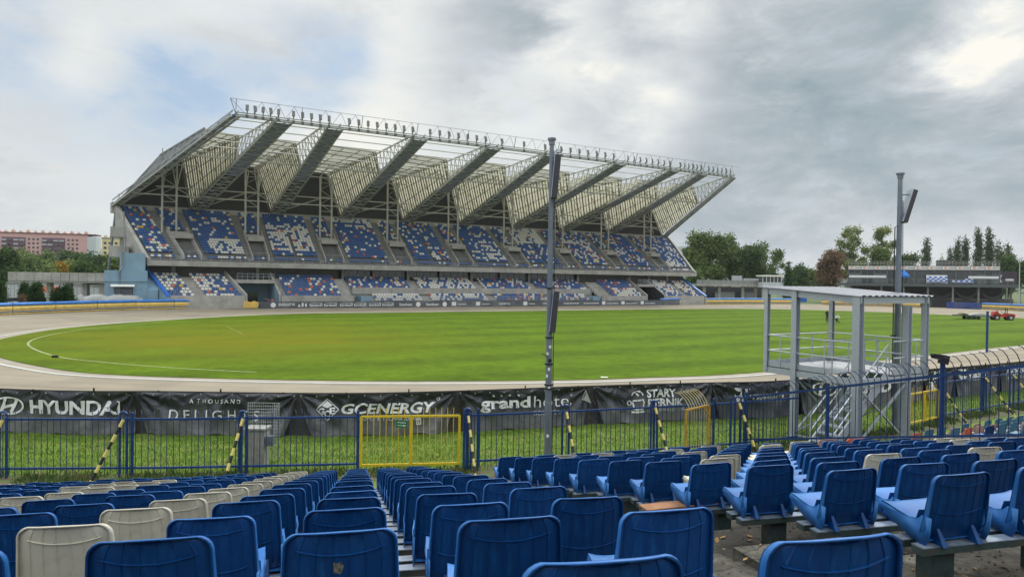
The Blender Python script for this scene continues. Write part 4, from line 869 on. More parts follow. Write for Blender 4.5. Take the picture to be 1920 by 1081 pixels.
# crest lines of every bay
KB, KF = 17.0, -3.0
def crest(k):
    if k == 0: return dict(K1=S(-13, KB, 26.2), T1=S(-9.6, KB, 25.7), K2=S(-8.2, KF, 27.8), T2=S(-3.2, KF, 27.3))
    r1a = rib(k + 1, KB)[0]; r1f = rib(k + 1, KF)[0]; r0a = rib(k, KB)[0]; r0f = rib(k, KF)[0]
    wl = 4.2 if k < 8 else 6.5
    return dict(K1=S(r0a + 4.4, KB, 25.9), T1=S(r1a - wl, KB, 25.6), K2=S(r0f + 3.0, KF, 27.5), T2=S(r1f - (2.3 if k < 8 else 3.6), KF, 27.2))
KR = -1.0
for k in range(9):
    c = crest(k); q0b, q0f = RP(k, BB, .3, .5), RP(k, KR, .3, .5); q1b, q1f = RP(k + 1, BB, -.9, .5), RP(k + 1, KR, -.9, .5)
    def solid(pts, th, mt_, nm, par):
        m = MB(); a, b, c_ = Vector(pts[0]), Vector(pts[1]), Vector(pts[2]); nn = (b - a).cross(c_ - a).normalized() * th; m.extrude(pts, nn); return m.build(nm, mt_, par)
    e = bpy.data.objects.new('roof_bay', None); COL.objects.link(e); e.parent = gs; OFF[e.name] = OFF[gs.name]
    def sheet(pts, mt_, nm, par): m = MB(); m.poly(pts); return m.build(nm, mt_, par)
    sheet([q1b, q1f, c['T2'], c['T1']], cream, 'cream_panel', e)
    if k == 0: solid([c['K1'], c['K2'], q0f, q0b], .08, roof_out, 'outer_panel', e)
    else: sheet([c['K1'], c['K2'], q0f, q0b], cream, 'outer_panel', e)
    sheet([c['K1'], c['T1'], c['T2'], c['K2']], M('crest_sheet', (.48, .48, .41), .6, var=.06, scale=.6, trans=.4), 'crest_panel', e)
    solid([RP(k, BB, 0, .3), RP(k + 1, BB, 0, .3), c['T1'], c['K1']], .1, wall_dark, 'rear_cladding', e)
    if k == 0:
        m = MB(); no_ = (c['K2'] - c['K1']).cross(q0b - c['K1']).normalized(); no_ = no_ if no_.z > 0 else -no_
        for i in range(9): f = i / 8; m.bar(c['K1'].lerp(c['K2'], f) + no_ * .12, q0b.lerp(q0f, f) + no_ * .12, .14)
        m.bar(c['K1'] + no_ * .12, c['K2'] + no_ * .12, .22); m.build('cladding_seam', truss_grey, e)
    m = MB()                                         # rafters and purlins under the cream sheet
    nn = (q1f - q1b).cross(c['T1'] - q1b).normalized(); nn = nn if nn.z < 0 else -nn
    for i in range(24):
        f = i / 23; p = c['T1'].lerp(c['T2'], f); q = q1b.lerp(q1f, min(1, f * 1.04)); m.bar(p + nn * .2, q + nn * .2, .15 if i % 2 else .26, .12)
        if i < 21 and i % 6 == 0: q2 = q1b.lerp(q1f, (i + 5) / 26); m.bar(p + nn * .3, q2 + nn * .3, .08)
    for f in (.0, .33, .66): m.bar((c['T1'].lerp(q1b, f)) + nn * .35, (c['T2'].lerp(q1f, f)) + nn * .35, .09)
    for i in range(9): f = i / 8; m.bar(c['K1'].lerp(c['K2'], f) + Vector((0, 0, -.25)), c['T1'].lerp(c['T2'], f) + Vector((0, 0, -.25)), .1, .15)
    for f in (.3, .65): m.bar(c['K1'].lerp(c['T1'], f) + Vector((0, 0, -.3)), c['K2'].lerp(c['T2'], f) + Vector((0, 0, -.3)), .1)
    m.build('rafter', M('rafter_grey', (.24, .235, .19), .6, var=.1), e)
    m = MB()                                         # truss on the crest line running out to the front edge
    tf = RP(k + 1, BT, -1.9, .1); n_ = 9
    m.bar(c['T1'] + Vector((0, 0, -.4)), c['T2'] + Vector((0, 0, -.4)), .22); m.bar(c['T2'] + Vector((0, 0, -.4)), tf, .22)
    for i in range(n_):
        f = i / n_; f2 = (i + .5) / n_; p = (c['T2'] + Vector((0, 0, -.4))).lerp(tf, f); q = RP(k + 1, KR, -1.2).lerp(RP(k + 1, BT, -1.3), f2); p2 = (c['T2'] + Vector((0, 0, -.4))).lerp(tf, min(1, f + 1 / n_))
        m.bar(p, q, .1); m.bar(q, p2, .1)
    for b_ in (-13.4, -11.2, -9, -6.8, -4.8): m.tube([RP(k, b_, .6, .5), RP(k + 1, b_, -.9, .5)], .09, 5)
    m.build('crest_truss', truss_white, e)
# long horizontal trusses
m = MB()
n_ = 70
for i in range(n_):
    f, f2 = i / n_, (i + 1) / n_; a0_ = rib(0, 0)[0] + (rib(9, 0)[0] - rib(0, 0)[0]) * f; a1_ = rib(0, 0)[0] + (rib(9, 0)[0] - rib(0, 0)[0]) * f2
    zc = 24.0; m.bar(S(a0_, .2, zc), S(a1_, .2, zc + .8), .07); m.bar(S(a0_, -.6, zc), S(a1_, .2, zc), .07); m.bar(S(a1_, .2, zc + .8), S(a1_, .2, zc), .06)
for b_, z_ in ((.2, 24.0), (-.6, 24.0), (.2, 24.8)): m.bar(S(rib(0, 0)[0], b_, z_), S(rib(9, 0)[0], b_, z_), .14)
m.build('catwalk_truss', truss_white, gs)
m = MB()                                             # front edge truss
fa0, fa1 = RBt[0], RBt[9]; n_ = 66
for b_, z_, r_ in ((BT, 27.65, .14), (BT + .9, 28.1, .11), (BT, 28.2, .08)): m.tube([S(fa0, b_, z_), S(fa1, b_, z_)], r_, 6)
for i in range(n_):
    a0_, a1_ = fa0 + (fa1 - fa0) * i / n_, fa0 + (fa1 - fa0) * (i + 1) / n_; m.bar(S(a0_, BT, 27.65), S((a0_ + a1_) / 2, BT + .9, 28.1), .06); m.bar(S((a0_ + a1_) / 2, BT + .9, 28.1), S(a1_, BT, 27.65), .06)
m.build('front_truss', M('front_truss_grey', (.30, .31, .30), .5, .1, var=.1), gs)
m = MB(); n_ = 44; m.tube([S(fa0 - .8, BT - .6, 29.9), S(fa1 + .8, BT - .6, 29.9)], .035, 5)
for i in range(n_):
    a0_ = fa0 + (fa1 - fa0) * i / n_; st_ = (fa1 - fa0) / n_
    if i % 4 == 0: m.bar(S(a0_, BT, 28.1), S(a0_, BT - .6, 29.9), .08)
    else: m.bar(S(a0_, BT, 28.1), S(a0_ + st_ * .5, BT - .6, 29.9), .04); m.bar(S(a0_ + st_ * .5, BT - .6, 29.9), S(a0_ + st_, BT, 28.1), .04)
m.bar(S(fa0, BT, 28.0), S(fa0 - .8, BT - .6, 29.9), .07); m.bar(S(fa0 + 1.4, BT, 28.0), S(fa0 - .8, BT - .6, 29.9), .05); m.build('cable_frame', truss_grey, gs)
# floodlights along the front edge
m = MB(); m.box((0, 0, .62), (.42, .16, .85), Matrix.Rotation(R(-14), 3, 'X')); m.box((0, .1, .1), (.14, .25, .3)); m.box((0, -.1, -.62), (.36, .16, .5), Matrix.Rotation(R(14), 3, 'X')); m.bar((0, .1, .8), (0, .1, -.8), .06)
fl0 = m.build('floodlight', M('lamp_housing', (.15, .15, .14), .5, .2, var=.1), None, fix=False); used_ = False
grp = [(-4.2, .1, 5), (2.2, 7.4, 5), (10.5, 20.8, 8), (23.8, 34, 7), (37.2, 46, 3), (49.5, 61.5, 7), (65, 75.8, 8), (78.6, 84.4, 6), (86.6, 93, 6)]
for a0_, a1_, n_ in grp:
    for i in range(n_):
        a = a0_ + (a1_ - a0_) * i / max(1, n_ - 1); o = fl0 if not used_ else fl0.copy()
        if used_: COL.objects.link(o)
        used_ = True; o.parent = gs; pw = S(a, BT - .15, 28.35) - Vector(gs.location); o.location = pw; o.rotation_euler = (0, 0, R(30.5) + rnd.uniform(-.3, .3) + (.5 if a > 60 else 0))
# white columns in pairs with ladder bracing, long ties
zt_ = 24.2
for k in range(9):
    for da in (0, 2.2):
        m = MB(); a = C0[k] + da; m.tube([S(a, 13, 12.4), S(a, 13, 24.4)], .19, 8); m.build('roof_column', truss_white, gs)
    m = MB(); c = C0[k]
    for i in range(5): z = 17.8 + i * 1.35; m.bar(S(c, 13, z), S(c + 2.2, 13, z + 1.35 if i % 2 else z), .09); m.bar(S(c + (0 if i % 2 else 2.2), 13, z), S(c + (2.2 if i % 2 else 0), 13, z + 1.35), .09)
    for z, b_ in ((20.2, 13),): m.bar(S(c - 6.2, 18.5, 17.8), S(c, b_, z), .16); m.bar(S(c + 2.2, b_, z), S(c + 8, 18.5, 17.8), .16); m.bar(S(c - 6.5, 15.5, 18.8), S(c, 13, 19), .12); m.bar(S(c + 2.2, 13, 19), S(c + 7.5, 16, 18.6), .12)
    m.bar(S(c, 13, 20.0), S(c + 1.0, 16, 24.6), .14); m.bar(S(c + 2.2, 13, 20.0), S(c + 3.4, 16.5, 25), .14); m.bar(S(c + 2.2, 13, 20.0), S(c + 1.2, 12, 25), .12)
    m.bar(S(c, 13, 24.3), S(c - .5, 5, 25.5), .12); m.bar(S(c + 2.2, 13, 24.3), S(c + 2.4, 4, 26), .12)
    m.build('column_brace', truss_white, gs)
m = MB()
for z, b_ in ((18.9, 13), (20.3, 13), (24.2, 13)): m.bar(S(C0[0] - (5 if z < 20 else 1), b_, z), S(C0[8] + (8 if z < 24 else 3), b_, z), .17)
m.build('roof_tie', truss_white, gs)
# advertising boards along the foot of the stand
ab = thing('advertising_board', tuple(S(0, -.6, 0)), 'long dark grey advertising board below the grandstand with small white sponsor names', 'advertising board')
m = MB(); sbox(m, .5, 93.2, -.75, -.6, 0, 1.15); m.build('board', M('dark_grey_board', (.075, .085, .10), .6, var=.15, scale=.4, col2=(.14, .15, .16), mixscale=.3), ab)
def a_at(px, b=-.75): r_ = (px - 960) / F; return (41.9 + SA * b + r_ * (113.5 + CA * b)) / (CA - SA * r_)
def flat_text(body, p0, ux, W, H, mat_, par, name='lettering', nrm_=Vector((0, 0, 0)), **k):
    vs, fs = fit_text(body, W, H, **k); m = MB(); m.v = [tuple(Vector(p0) + Vector(ux) * v[0] + Vector((0, 0, v[1])) + nrm_) for v in vs]; m.f = fs; m.m = [0] * len(fs); return m.build(name, mat_, par)
UX = Vector((CA, SA, 0)); NF = Vector((SA, -CA, 0)) * .02
for body, x0, x1, z0_, h_ in (('ENERGETYK', 523, 554, .42, .45), ('Eurobud', 581, 602, .3, .45), ('Eurobud', 608, 629, .3, .45), ('Eurobud', 638, 659, .3, .45), ('Eurobud', 664, 684, .3, .45), ('Eurobud', 693, 712, .3, .45), ('Eurobud', 717, 736, .3, .45), ('Stanbest', 749, 773, .3, .5), ('Stanbest', 799, 823, .3, .5),
                         ('rzeszów', 859, 875, .4, .3), ('rzeszów', 904, 919, .4, .3), ('ENERGETYKA', 936, 957, .35, .4), ('rzeszów', 992, 1004, .4, .3), ('GREEMI', 1018, 1032, .4, .3), ('GREEMI', 1057, 1086, .4, .3), ('GREEMI', 1095, 1123, .4, .3), ('DEVELOPMENT', 1138, 1160, .3, .3), ('DEVELOPMENT', 1174, 1195, .3, .3), ('DEVELOPMENT', 1210, 1229, .3, .3)):
    a0_, a1_ = a_at(x0), a_at(x1); flat_text(body, S(a0_, -.76, z0_), UX, a1_ - a0_, h_, vinyl_white, ab, nrm_=NF, bold=.02)
    m = MB()
    if body == 'Eurobud': m.bar(S(a0_ + .3, -.79, .88), S(a1_ + .15, -.79, .88), .04, .06); m.bar(S(a1_ + .15, -.79, .9), S(a1_ + .15, -.79, .3), .04, .1); m.build('emblem', vinyl_white, ab)
    elif body == 'Stanbest': cpt = S(a1_ + 1.2, -.79, .55); m.poly([cpt + UX * .45 * math.cos(q) + Vector((0, 0, .45 * math.sin(q))) for q in [i * math.pi / 8 for i in range(16)]]); m.build('emblem', vinyl_white, ab)
    elif body in ('rzeszów', 'DEVELOPMENT'): m.hexa([S(a0_ - 1.3, -.80, .25), S(a0_ - .4, -.80, .25), S(a0_ - .4, -.77, .25), S(a0_ - 1.3, -.77, .25)], [S(a0_ - 1.3, -.80, .95), S(a0_ - .4, -.80, .95), S(a0_ - .4, -.77, .95), S(a0_ - 1.3, -.77, .95)]); m.build('emblem', vinyl_white, ab)
    elif body == 'ENERGETYK': cpt = S(a0_ - .9, -.79, .58); m.poly([cpt + UX * .42 * math.cos(q) + Vector((0, 0, .42 * math.sin(q))) for q in [i * math.pi / 8 for i in range(16)]]); [m.bar(S(a1_ + .6 + i * .55, -.79, .25), S(a1_ + .6 + i * .55, -.79, .6 + .2 * (i % 2) + .1 * i), .03, .4) for i in range(3)]; m.build('emblem', vinyl_white, ab)
# ------------------------------------------------------------------ blue fence along the foot of the terrace
RAILZ = CH - 3.61
def bar_curl(m, p, ztop, r, curl, hgt=.2, out=.2, z0=.08, n=4):
    """upright bar whose tip bends over"""
    p = Vector((p.x, p.y, 0)); c = Vector((curl[0], curl[1], 0)).normalized()
    pts = [p + Vector((0, 0, z0)), p + Vector((0, 0, ztop)), p + c * out * .25 + Vector((0, 0, ztop + hgt * .5)), p + c * out * .65 + Vector((0, 0, ztop + hgt * .9)), p + c * out + Vector((0, 0, ztop + hgt))]
    m.tube(pts, [r, r, r, r * .9, r * .7], n, cap=False)
def fence_run(pts, label, posts, curl, spacing=.147, railz=RAILZ, base=0.0, curled=True, arches=(), hgt=.17, out=.17):
    e = thing('bar_fence', (pts[0][0], pts[0][1], base), label, 'fence', 'blue fence runs at the foot of the near terrace')
    P_ = [Vector((x, y, base)) for x, y in pts]; m = MB(); mb = MB()
    for a, b in zip(P_[:-1], P_[1:]):
        m.bar(a + Vector((0, 0, railz)), b + Vector((0, 0, railz)), .05, .05); m.bar(a + Vector((0, 0, .26)), b + Vector((0, 0, .26)), .05, .05)
        n_ = max(1, int((b - a).length / spacing))
        for i in range(n_):
            q = a.lerp(b, (i + .5) / n_); bar_curl(mb, q + Vector((rnd.uniform(-.01, .01), 0, 0)), railz + rnd.uniform(.02, .05), .010, curl, hgt * rnd.uniform(.85, 1.1), out)
    m.build('rail', blue_paint, e); mb.build('bars', bar_paint, e)
    for x, y in posts:
        m = MB(); m.cyl((x, y, base - .05), (x, y, railz + .17), .038, 10); m.build('post', blue_paint, e)
    for x, y, dx in arches:                           # hairpin post and striped brace
        m = MB(); a = [Vector((x, y, 0))]; pts2 = [Vector((x - .09, y - .02, 0))] + [Vector((x - .09, y - .02, railz + .06))]
        for i in range(1, 6): t = math.pi * i / 6; pts2.append(Vector((x - .09 * math.cos(t), y - .02, railz + .10 + .09 * math.sin(t))))
        pts2 += [Vector((x + .09, y - .02, railz + .06)), Vector((x + .09, y - .02, 0))]; m.tube(pts2, .032, 8); m.build('hairpin_post', blue_paint, e)
        p = Vector((x + .02, y - .06, railz)); q = Vector((x + dx, y - .75, -.04)); m = MB(); n_ = 9
        for i in range(n_): m.bar(p.lerp(q, i / n_), p.lerp(q, (i + 1) / n_), .055, .055, i % 2)
        m.build('striped_brace', [brace_yellow, black_paint], e)
def fx(px, tab):
    """point of the fence polyline under photo column px"""
    for (x0, y0), (x1, y1) in zip(tab[:-1], tab[1:]):
        r = (px - 960) / F
        if x0 / y0 <= r <= x1 / y1:
            t = (r * y0 - x0) / ((x1 - x0) - r * (y1 - y0)); return (x0 + (x1 - x0) * t, y0 + (y1 - y0) * t)
    return tab[-1]
FT = [(-24, 17.6), (-12.7, 17.2), (-8.6, 17.5), (-4.7, 18.0), (-3.95, 18.1), (-1.25, 18.45), (1.5, 19.2), (6.6, 20.9), (7.5, 21.3), (11.0, 22.9)]
cut = lambda a, b: [fx(a, FT)] + [p for p in FT if (a - 960) / F < p[0] / p[1] < (b - 960) / F] + [fx(b, FT)]
fence_run([(-17, 17.35)] + cut(-60, 674), 'long blue bar fence with bent tips left of the yellow double gate', [fx(p, FT) for p in (250, 455, 674)], (-.5, .85), arches=[(*fx(8, FT), -.35), (*fx(234, FT), -.45), (*fx(458, FT), -.2)])
fence_run(cut(877, 1342), 'blue bar fence with bent tips between the yellow gate and the open ochre gate leaf', [fx(p, FT) for p in (879, 900, 1230, 1342)], (-.5, .85), arches=[(*fx(880, FT), .28), (*fx(1064, FT), .28), (*fx(1230, FT), .35)])
fence_run(cut(1347, 1500), 'short blue bar fence in front of the steel tower', [fx(p, FT) for p in (1374, 1402)], (-.5, .85), arches=[(*fx(1387, FT), .4)])
fence_run([(x, y) for x, y in FENB[1:]], 'blue bar fence right of the far yellow gate, in front of the banners', [FENB[1], FENB[2], FENB[3]], (-.5, .85), arches=[(*FENB[1], .7), (FENB[2][0], FENB[2][1], .8), (20.9, 28.9, .8)])
# divider fence climbing the terrace
e = thing('divider_fence', (7.35, 21.8, .1), 'tall blue bar fence with bent tips climbing the terrace between two seat sectors', 'fence')
def DF_(s): return Vector((7.35 + .25 * s, 21.8 - .97 * s, 0))
def zbase(s): return .1 + .24 * max(0, s - .3)
m = MB(); mb = MB(); m.bar(DF_(-.1) + Vector((0, 0, zbase(0) + 1.39)), DF_(14) + Vector((0, 0, zbase(14) + 1.39)), .06, .06); m.build('rail', blue_paint, e); m = MB(); m.bar(DF_(0) + Vector((0, 0, zbase(0) + .1)), DF_(14) + Vector((0, 0, zbase(14) + .1)), .05, .05)
for i in range(70):
    s = i * .2; p = DF_(s); zb = zbase(s); i0 = len(mb.v); bar_curl(mb, p, 1.39 + .14, .011, (-.9, -.35), .26, .34, 0.0)
    for k in range(i0, len(mb.v)): v = mb.v[k]; mb.v[k] = (v[0], v[1], v[2] + zb)
m.build('rail', blue_paint, e); mb.build('bars', bar_paint, e)
for s in (0.1, 3.8, 7.3, 11):
    p = DF_(s); m = MB(); m.cyl((p.x, p.y, zbase(s) - .3), (p.x, p.y, zbase(s) + (1.6 if s != 7.3 else 1.72)), .05, 10); m.build('post', blue_paint, e)
p = DF_(7.3) + Vector((0, 0, zbase(7.3) + 1.74)); m = MB(); m.box(p + Vector((.02, 0, .03)), (.15, .15, .19), Matrix.Rotation(R(10), 3, 'Y')); m.box(p + Vector((-.13, -.02, .09)), (.19, .12, .10), Matrix.Rotation(R(12), 3, 'Y')); m.tube([p + Vector((-.2, -.02, .11)), p + Vector((-.26, -.02, .13))], .04, 8)
tag(m.build('camera_housing', black_paint), 'black camera housing on top of a thick blue fence post', 'camera')
# yellow double gate
def gate(name, x0, y0, x1, y1, top, label, spacing=.155, tips=True, sgn_=True):
    a, b = Vector((x0, y0, 0)), Vector((x1, y1, 0)); e = thing(name, (x0, y0, 0), label, 'gate'); mid = a.lerp(b, .505)
    for p, q in ((a, mid), (mid, b)):
        q_ = p.lerp(q, .985); lf_ = MB(); U = Vector((0, 0, 1))
        for z in (top, .22): lf_.bar(p + U * z, q_ + U * z, .055, .055)
        for t in (p, q_): lf_.bar(t + U * .2, t + U * top, .06, .06, up=Vector((0, 1, 0)))
        n_ = max(2, int((q_ - p).length / spacing))
        for i in range(1, n_): t = p.lerp(q_, i / n_); lf_.tube([t + U * .2, t + U * (top + (.22 if tips else 0))], .011, 5)
        lf_.build('gate_leaf', yellow_paint, e)
    return e, a, b
ga, gb = fx(680, FT), fx(866, FT)
e, a, b = gate('yellow_gate', *ga, *gb, RAILZ, 'closed bright yellow double gate with upright bars and a green sign, in the blue fence')
d_ = (b - a).normalized(); nrm_ = Vector((d_.y, -d_.x, 0))
def board(px, z, W, H, mt_, nm, lab, tilt=0):
    t = ((px - 680) / (866 - 680)); p = a.lerp(b, t) + nrm_ * .04; m = MB(); rot = Matrix.Rotation(math.atan2(d_.y, d_.x), 3, 'Z') @ Matrix.Rotation(tilt, 3, 'Y'); m.box((p.x, p.y, z), (W, .006, H), rot); o = m.build(nm, mt_); tag(o, lab, 'sign'); return o, p, rot
def sign_text(o, p, rot, z, body, W, H, mt_, dz=0, dx=0, **k):
    vs, fs = fit_text(body, W, H, **k); m = MB(); m.v = [tuple(Vector((p.x, p.y, z)) + rot @ Vector((v[0] - W / 2 + dx, -.006, v[1] - H / 2 + dz))) for v in vs]; m.f = fs; m.m = [0] * len(fs); return m.build('lettering', mt_, o)
o, p, rot = board(755, 1.30, .27, .20, M('green_sign', (.01, .14, .05), .5, var=.05), 'exit_sign', 'small green exit sign with white arrow hanging on the yellow gate', R(4))
sign_text(o, p, rot, 1.30, 'WYJŚCIE', .22, .055, white_paint, dz=.035, bold=.02)
m = MB(); [m.poly([Vector((p.x, p.y, 1.30)) + rot @ Vector((x, -.008, z)) for x, z in q]) for q in (((-.10, -.035), (.07, -.035), (.07, -.048), (-.10, -.048)), ((.12, -.042), (.055, -.015), (.055, -.07)))]; m.build('arrow', white_paint, o)
o, p, rot = board(787, 1.36, .13, .17, M('cream_sign', (.62, .60, .50), .6, var=.05), 'number_sign', 'small cream plate with the number 15 on the yellow gate', R(-3))
sign_text(o, p, rot, 1.36, '15', .09, .10, black_paint, bold=.03)
gate('yellow_gate', *FENB[0], *FENB[1], 1.25, 'distant yellow gate leaf beyond the steel tower, right of it', .17)
# open ochre gate leaf
e = thing('gate_leaf', (6.0, 20.75, 0), 'open rusty ochre gate leaf with curved bar tips standing out from the blue fence', 'gate'); a, b = Vector((5.95, 20.7, 0)), Vector((5.02, 19.75, 0)); U = Vector((0, 0, 1)); m = MB()
for z in (1.47, .2): m.bar(a + U * z, b + U * z, .06, .05)
for t in (a, b): m.bar(t, t + U * 1.5, .06, .06, up=Vector((0, 1, 0)))
m.bar(a.lerp(b, .25) + U * 1.42, a + U * 1.15, .04); m.build('frame', ochre_paint, e)
m = MB()
for i in range(1, 9): bar_curl(m, a.lerp(b, i / 9), 1.55, .011, (-.8, .5), .38, .42)
m.build('bars', M('pale_yellow_bars', (.48, .42, .20), .5, var=.2), e)

# ------------------------------------------------------------------ black banners on the track side
pb = catmull([(p[0], p[1]) for p in NEAR], 40)
cum = [0]
for p, q in zip(pb[:-1], pb[1:]): cum.append(cum[-1] + (q - p).length)
def at_s(s):
    import bisect
    i = min(max(bisect.bisect(cum, s) - 1, 0), len(pb) - 2); t = (s - cum[i]) / (cum[i + 1] - cum[i]); p = pb[i].lerp(pb[i + 1], t); d = (pb[i + 1] - pb[i]).normalized(); return p, Vector((d.y, -d.x, 0))
def s_px(px):
    r = (px - 960) / F
    for i in range(len(pb) - 1):
        if pb[i].y > 0 and pb[i].x / pb[i].y <= r <= pb[i + 1].x / pb[i + 1].y:
            f = (r - pb[i].x / pb[i].y) / (pb[i + 1].x / pb[i + 1].y - pb[i].x / pb[i].y); return cum[i] + f * (cum[i + 1] - cum[i])
e = thing('perimeter_fence', (-10, 22.2, 0), 'low dark board fence with posts that carries the black banners', 'fence'); m = MB()
BH = 1.42
s0, s1 = s_px(-40) - 6, s_px(1960) + 14; n_ = int((s1 - s0) / .5); prev = None
for i in range(n_):
    sa, sb = s0 + (s1 - s0) * i / n_, s0 + (s1 - s0) * (i + 1) / n_; p, nn = at_s(sa); q, _ = at_s(sb); w_ = -nn * .06
    m.hexa([p + w_ * 1, q + w_ * 1, q + w_ * 1.6, p + w_ * 1.6], [v + Vector((0, 0, BH - .03)) for v in (p + w_, q + w_, q + w_ * 1.6, p + w_ * 1.6)])
m.build('board_wall', M('grey_brown_boards', (.055, .05, .045), .8, var=.3, scale=6, stretch=(1, 1, 4)), e)
m = MB(); 
for i in range(n_ // 4):
    p, nn = at_s(s0 + (s1 - s0) * i / (n_ // 4)); m.bar(p + nn * .035 + Vector((0, 0, .2)), p + nn * .035 + Vector((0, 0, BH + rnd.choice((0, 0, .08)))), .04)
m.build('strap_post', black_paint, e)
def banner(px0, px1, label, marks, seed, tl=.5, tr=.5, pull=.45):
    rs = random.Random(seed); sa, sb = s_px(px0) if px0 > -50 else s_px(0) - (0 - px0) / F * 22.4, s_px(px1); W = sb - sa; H = BH - .02
    ph = [rs.uniform(0, 6) for _ in range(8)]; eyes = [i * W / 5 for i in range(1, 5)]
    def fn(u, z, off=0.0):
        """u in metres along the banner, z height"""
        v = 1 - z / H; uu = u; l_ = u; r_ = W - u
        uu += pull * (v ** 1.4) * (math.exp(-l_ / .5) * tl - math.exp(-r_ / .5) * tr)
        d = 0
        for cu in (0, W):
            du = abs(u - cu); rr = math.hypot(du, H - z); th = math.atan2(H - z, du + 1e-6); d += .05 * math.sin(11 * th + ph[0]) * math.exp(-rr / 1.3) * min(1, rr / .25)
        for j, cu in enumerate(eyes):
            du = (u - cu); rr = math.hypot(du, H - z); th = math.atan2(H - z, du); d += .022 * math.sin(9 * th + ph[j]) * math.exp(-rr / .7) * min(1, rr / .2)
        d += .03 * math.sin(1.9 * u + 1.3 * z + ph[5]) * v + .02 * math.sin(4.7 * u - 2.1 * z + ph[6]) * v ** 1.2 + .012 * math.sin(9.3 * u + 3.1 * z + ph[7]) * v ** 2
        hem = .03 + .03 * math.sin(3.1 * u + ph[2]) + .02 * math.sin(7.7 * u + ph[3]); zz = hem * v ** 3 + z + (H and -.035 * abs(math.sin(math.pi * u / W * 5)) * (1 - v) ** 4)
        p, nn = at_s(sa + uu); return p + nn * (.12 + d * 1.7 + .05 * v + off) + Vector((0, 0, zz))
    root = MB(); nu, nv = int(W / .055), 26; root.grid(lambda a, b: fn(a * W, b * H), nu, nv); o = root.build('banner', vinyl, smooth=True); tag(o, label, 'banner', 'black sponsor banners along the near track edge')
    m = MB()
    for i in range(int(W / .5) + 1):
        u_ = min(W - .04, .04 + i * .5); c_ = fn(u_, H - .06, .012); m.tube([c_ - Vector((0, .004, 0)), c_ + Vector((0, -.01, 0))], .02, 8)
    m.build('eyelet', vinyl_grey, o)
    def U_(px): return s_px(px) - sa if px > 0 else (px - px0) / (px1 - px0) * W
    def Z_(px, py):
        pt, _ = at_s(sa + U_(px)); return CH - (py - hor(px)) / F * pt.y
    for mk_ in marks:
        kind = mk_[0]
        if kind == 't':
            _, body, xa, xb, yt, yb, mt_, kw = mk_; ua, ub = U_(xa), U_(xb); zt_, zb_ = Z_((xa + xb) / 2, yt), Z_((xa + xb) / 2, yb)
            vs, fs = fit_text(body, ub - ua, zt_ - zb_, **kw); m = MB(); m.v = [tuple(fn(ua + v[0], zb_ + v[1], .028)) for v in vs]; m.f = fs; m.m = [0] * len(fs); m.build('lettering', mt_, o)
        else:
            _, polys, mt_ = mk_; m = MB()
            for pl in polys: m.poly([fn(U_(x), Z_(x, y), .026) for x, y in pl])
            m.build('emblem', mt_, o)
    return o
def ring(cx, cy, rx, ry, th, n=28, a0=0, a1=6.2832, rot=0):
    out = []
    for i in range(n):
        q = []
        for a, k in ((a0 + (a1 - a0) * i / n, 1), (a0 + (a1 - a0) * (i + 1) / n, 1), (a0 + (a1 - a0) * (i + 1) / n, 0), (a0 + (a1 - a0) * i / n, 0)):
            x, y = (rx - th * (1 - k)) * math.cos(a), (ry - th * .8 * (1 - k)) * math.sin(a); q.append((cx + x * math.cos(rot) - y * math.sin(rot), cy + x * math.sin(rot) + y * math.cos(rot)))
        out.append(q)
    return out
def seg(x0, y0, x1, y1, w_):
    d = math.hypot(x1 - x0, y1 - y0); nx, ny = -(y1 - y0) / d * w_ / 2, (x1 - x0) / d * w_ / 2; k = max(1, int(d / 5)); out = []
    for i in range(k):
        ax, ay, bx, by = x0 + (x1 - x0) * i / k, y0 + (y1 - y0) * i / k, x0 + (x1 - x0) * (i + 1) / k, y0 + (y1 - y0) * (i + 1) / k; out.append([(ax + nx, ay + ny), (bx + nx, by + ny), (bx - nx, by - ny), (ax - nx, ay - ny)])
    return out
VW = vinyl_white
banner(-160, 258, 'black banner with a slanted H emblem and big HYUNDAI lettering at far left', [('t', 'HYUNDAI', 65, 231, 749, 776, VW, dict(bold=.035)), ('p', ring(24, 759, 30, 17.5, 4), VW), ('p', seg(10, 774, 19, 745, 6) + seg(30, 773, 40, 744, 6) + seg(16, 762, 34, 757, 5), VW)], 1, .4, .0)
banner(262, 561, 'black banner with thin A THOUSAND DELIGHTS lettering', [('t', 'A  T H O U S A N D', 362, 457, 746, 754, VW, {}), ('t', 'D E L I G H T S', 324, 492, 767, 786, vinyl_white, dict(bold=.004))], 2, .7, .9)
banner(566, 856, 'black banner with a diamond emblem and GC ENERGY lettering', [('t', 'GCENERGY', 643, 819, 753.5, 774, VW, dict(bold=.03, shear=.2)), ('t', 'PEOPLE & TECHNOLOGY', 672, 790, 779.5, 787, vinyl_grey, dict(bold=.01)), ('p', seg(595, 766, 617, 746, 1.6) + seg(617, 746, 638, 766, 1.6) + seg(638, 766, 616, 786, 1.6) + seg(616, 786, 595, 766, 1.6) + [[(617, 749), (627, 758), (617, 763), (607, 758)]], VW), ('t', 'G', 600, 612, 762, 774, VW, dict(bold=.04)), ('t', 'C', 611, 622, 767, 780, VW, dict(bold=.04)), ('t', 'E', 621, 632, 762, 774, VW, dict(bold=.04)), ('p', ring(823.5, 745, 3, 3, .8, 12), VW)], 3, .9, .8)
star = lambda cx, cy, r: [[(cx, cy), (cx + r * math.sin(a - .63), cy - r * .42 * math.cos(a - .63) * 1 if False else cy - r * .4 * math.cos(a - .63)), (cx + r * math.sin(a), cy - r * math.cos(a)), (cx + r * .4 * math.sin(a + .63), cy - r * .4 * math.cos(a + .63))] for a in [i * 1.2566 for i in range(5)]]
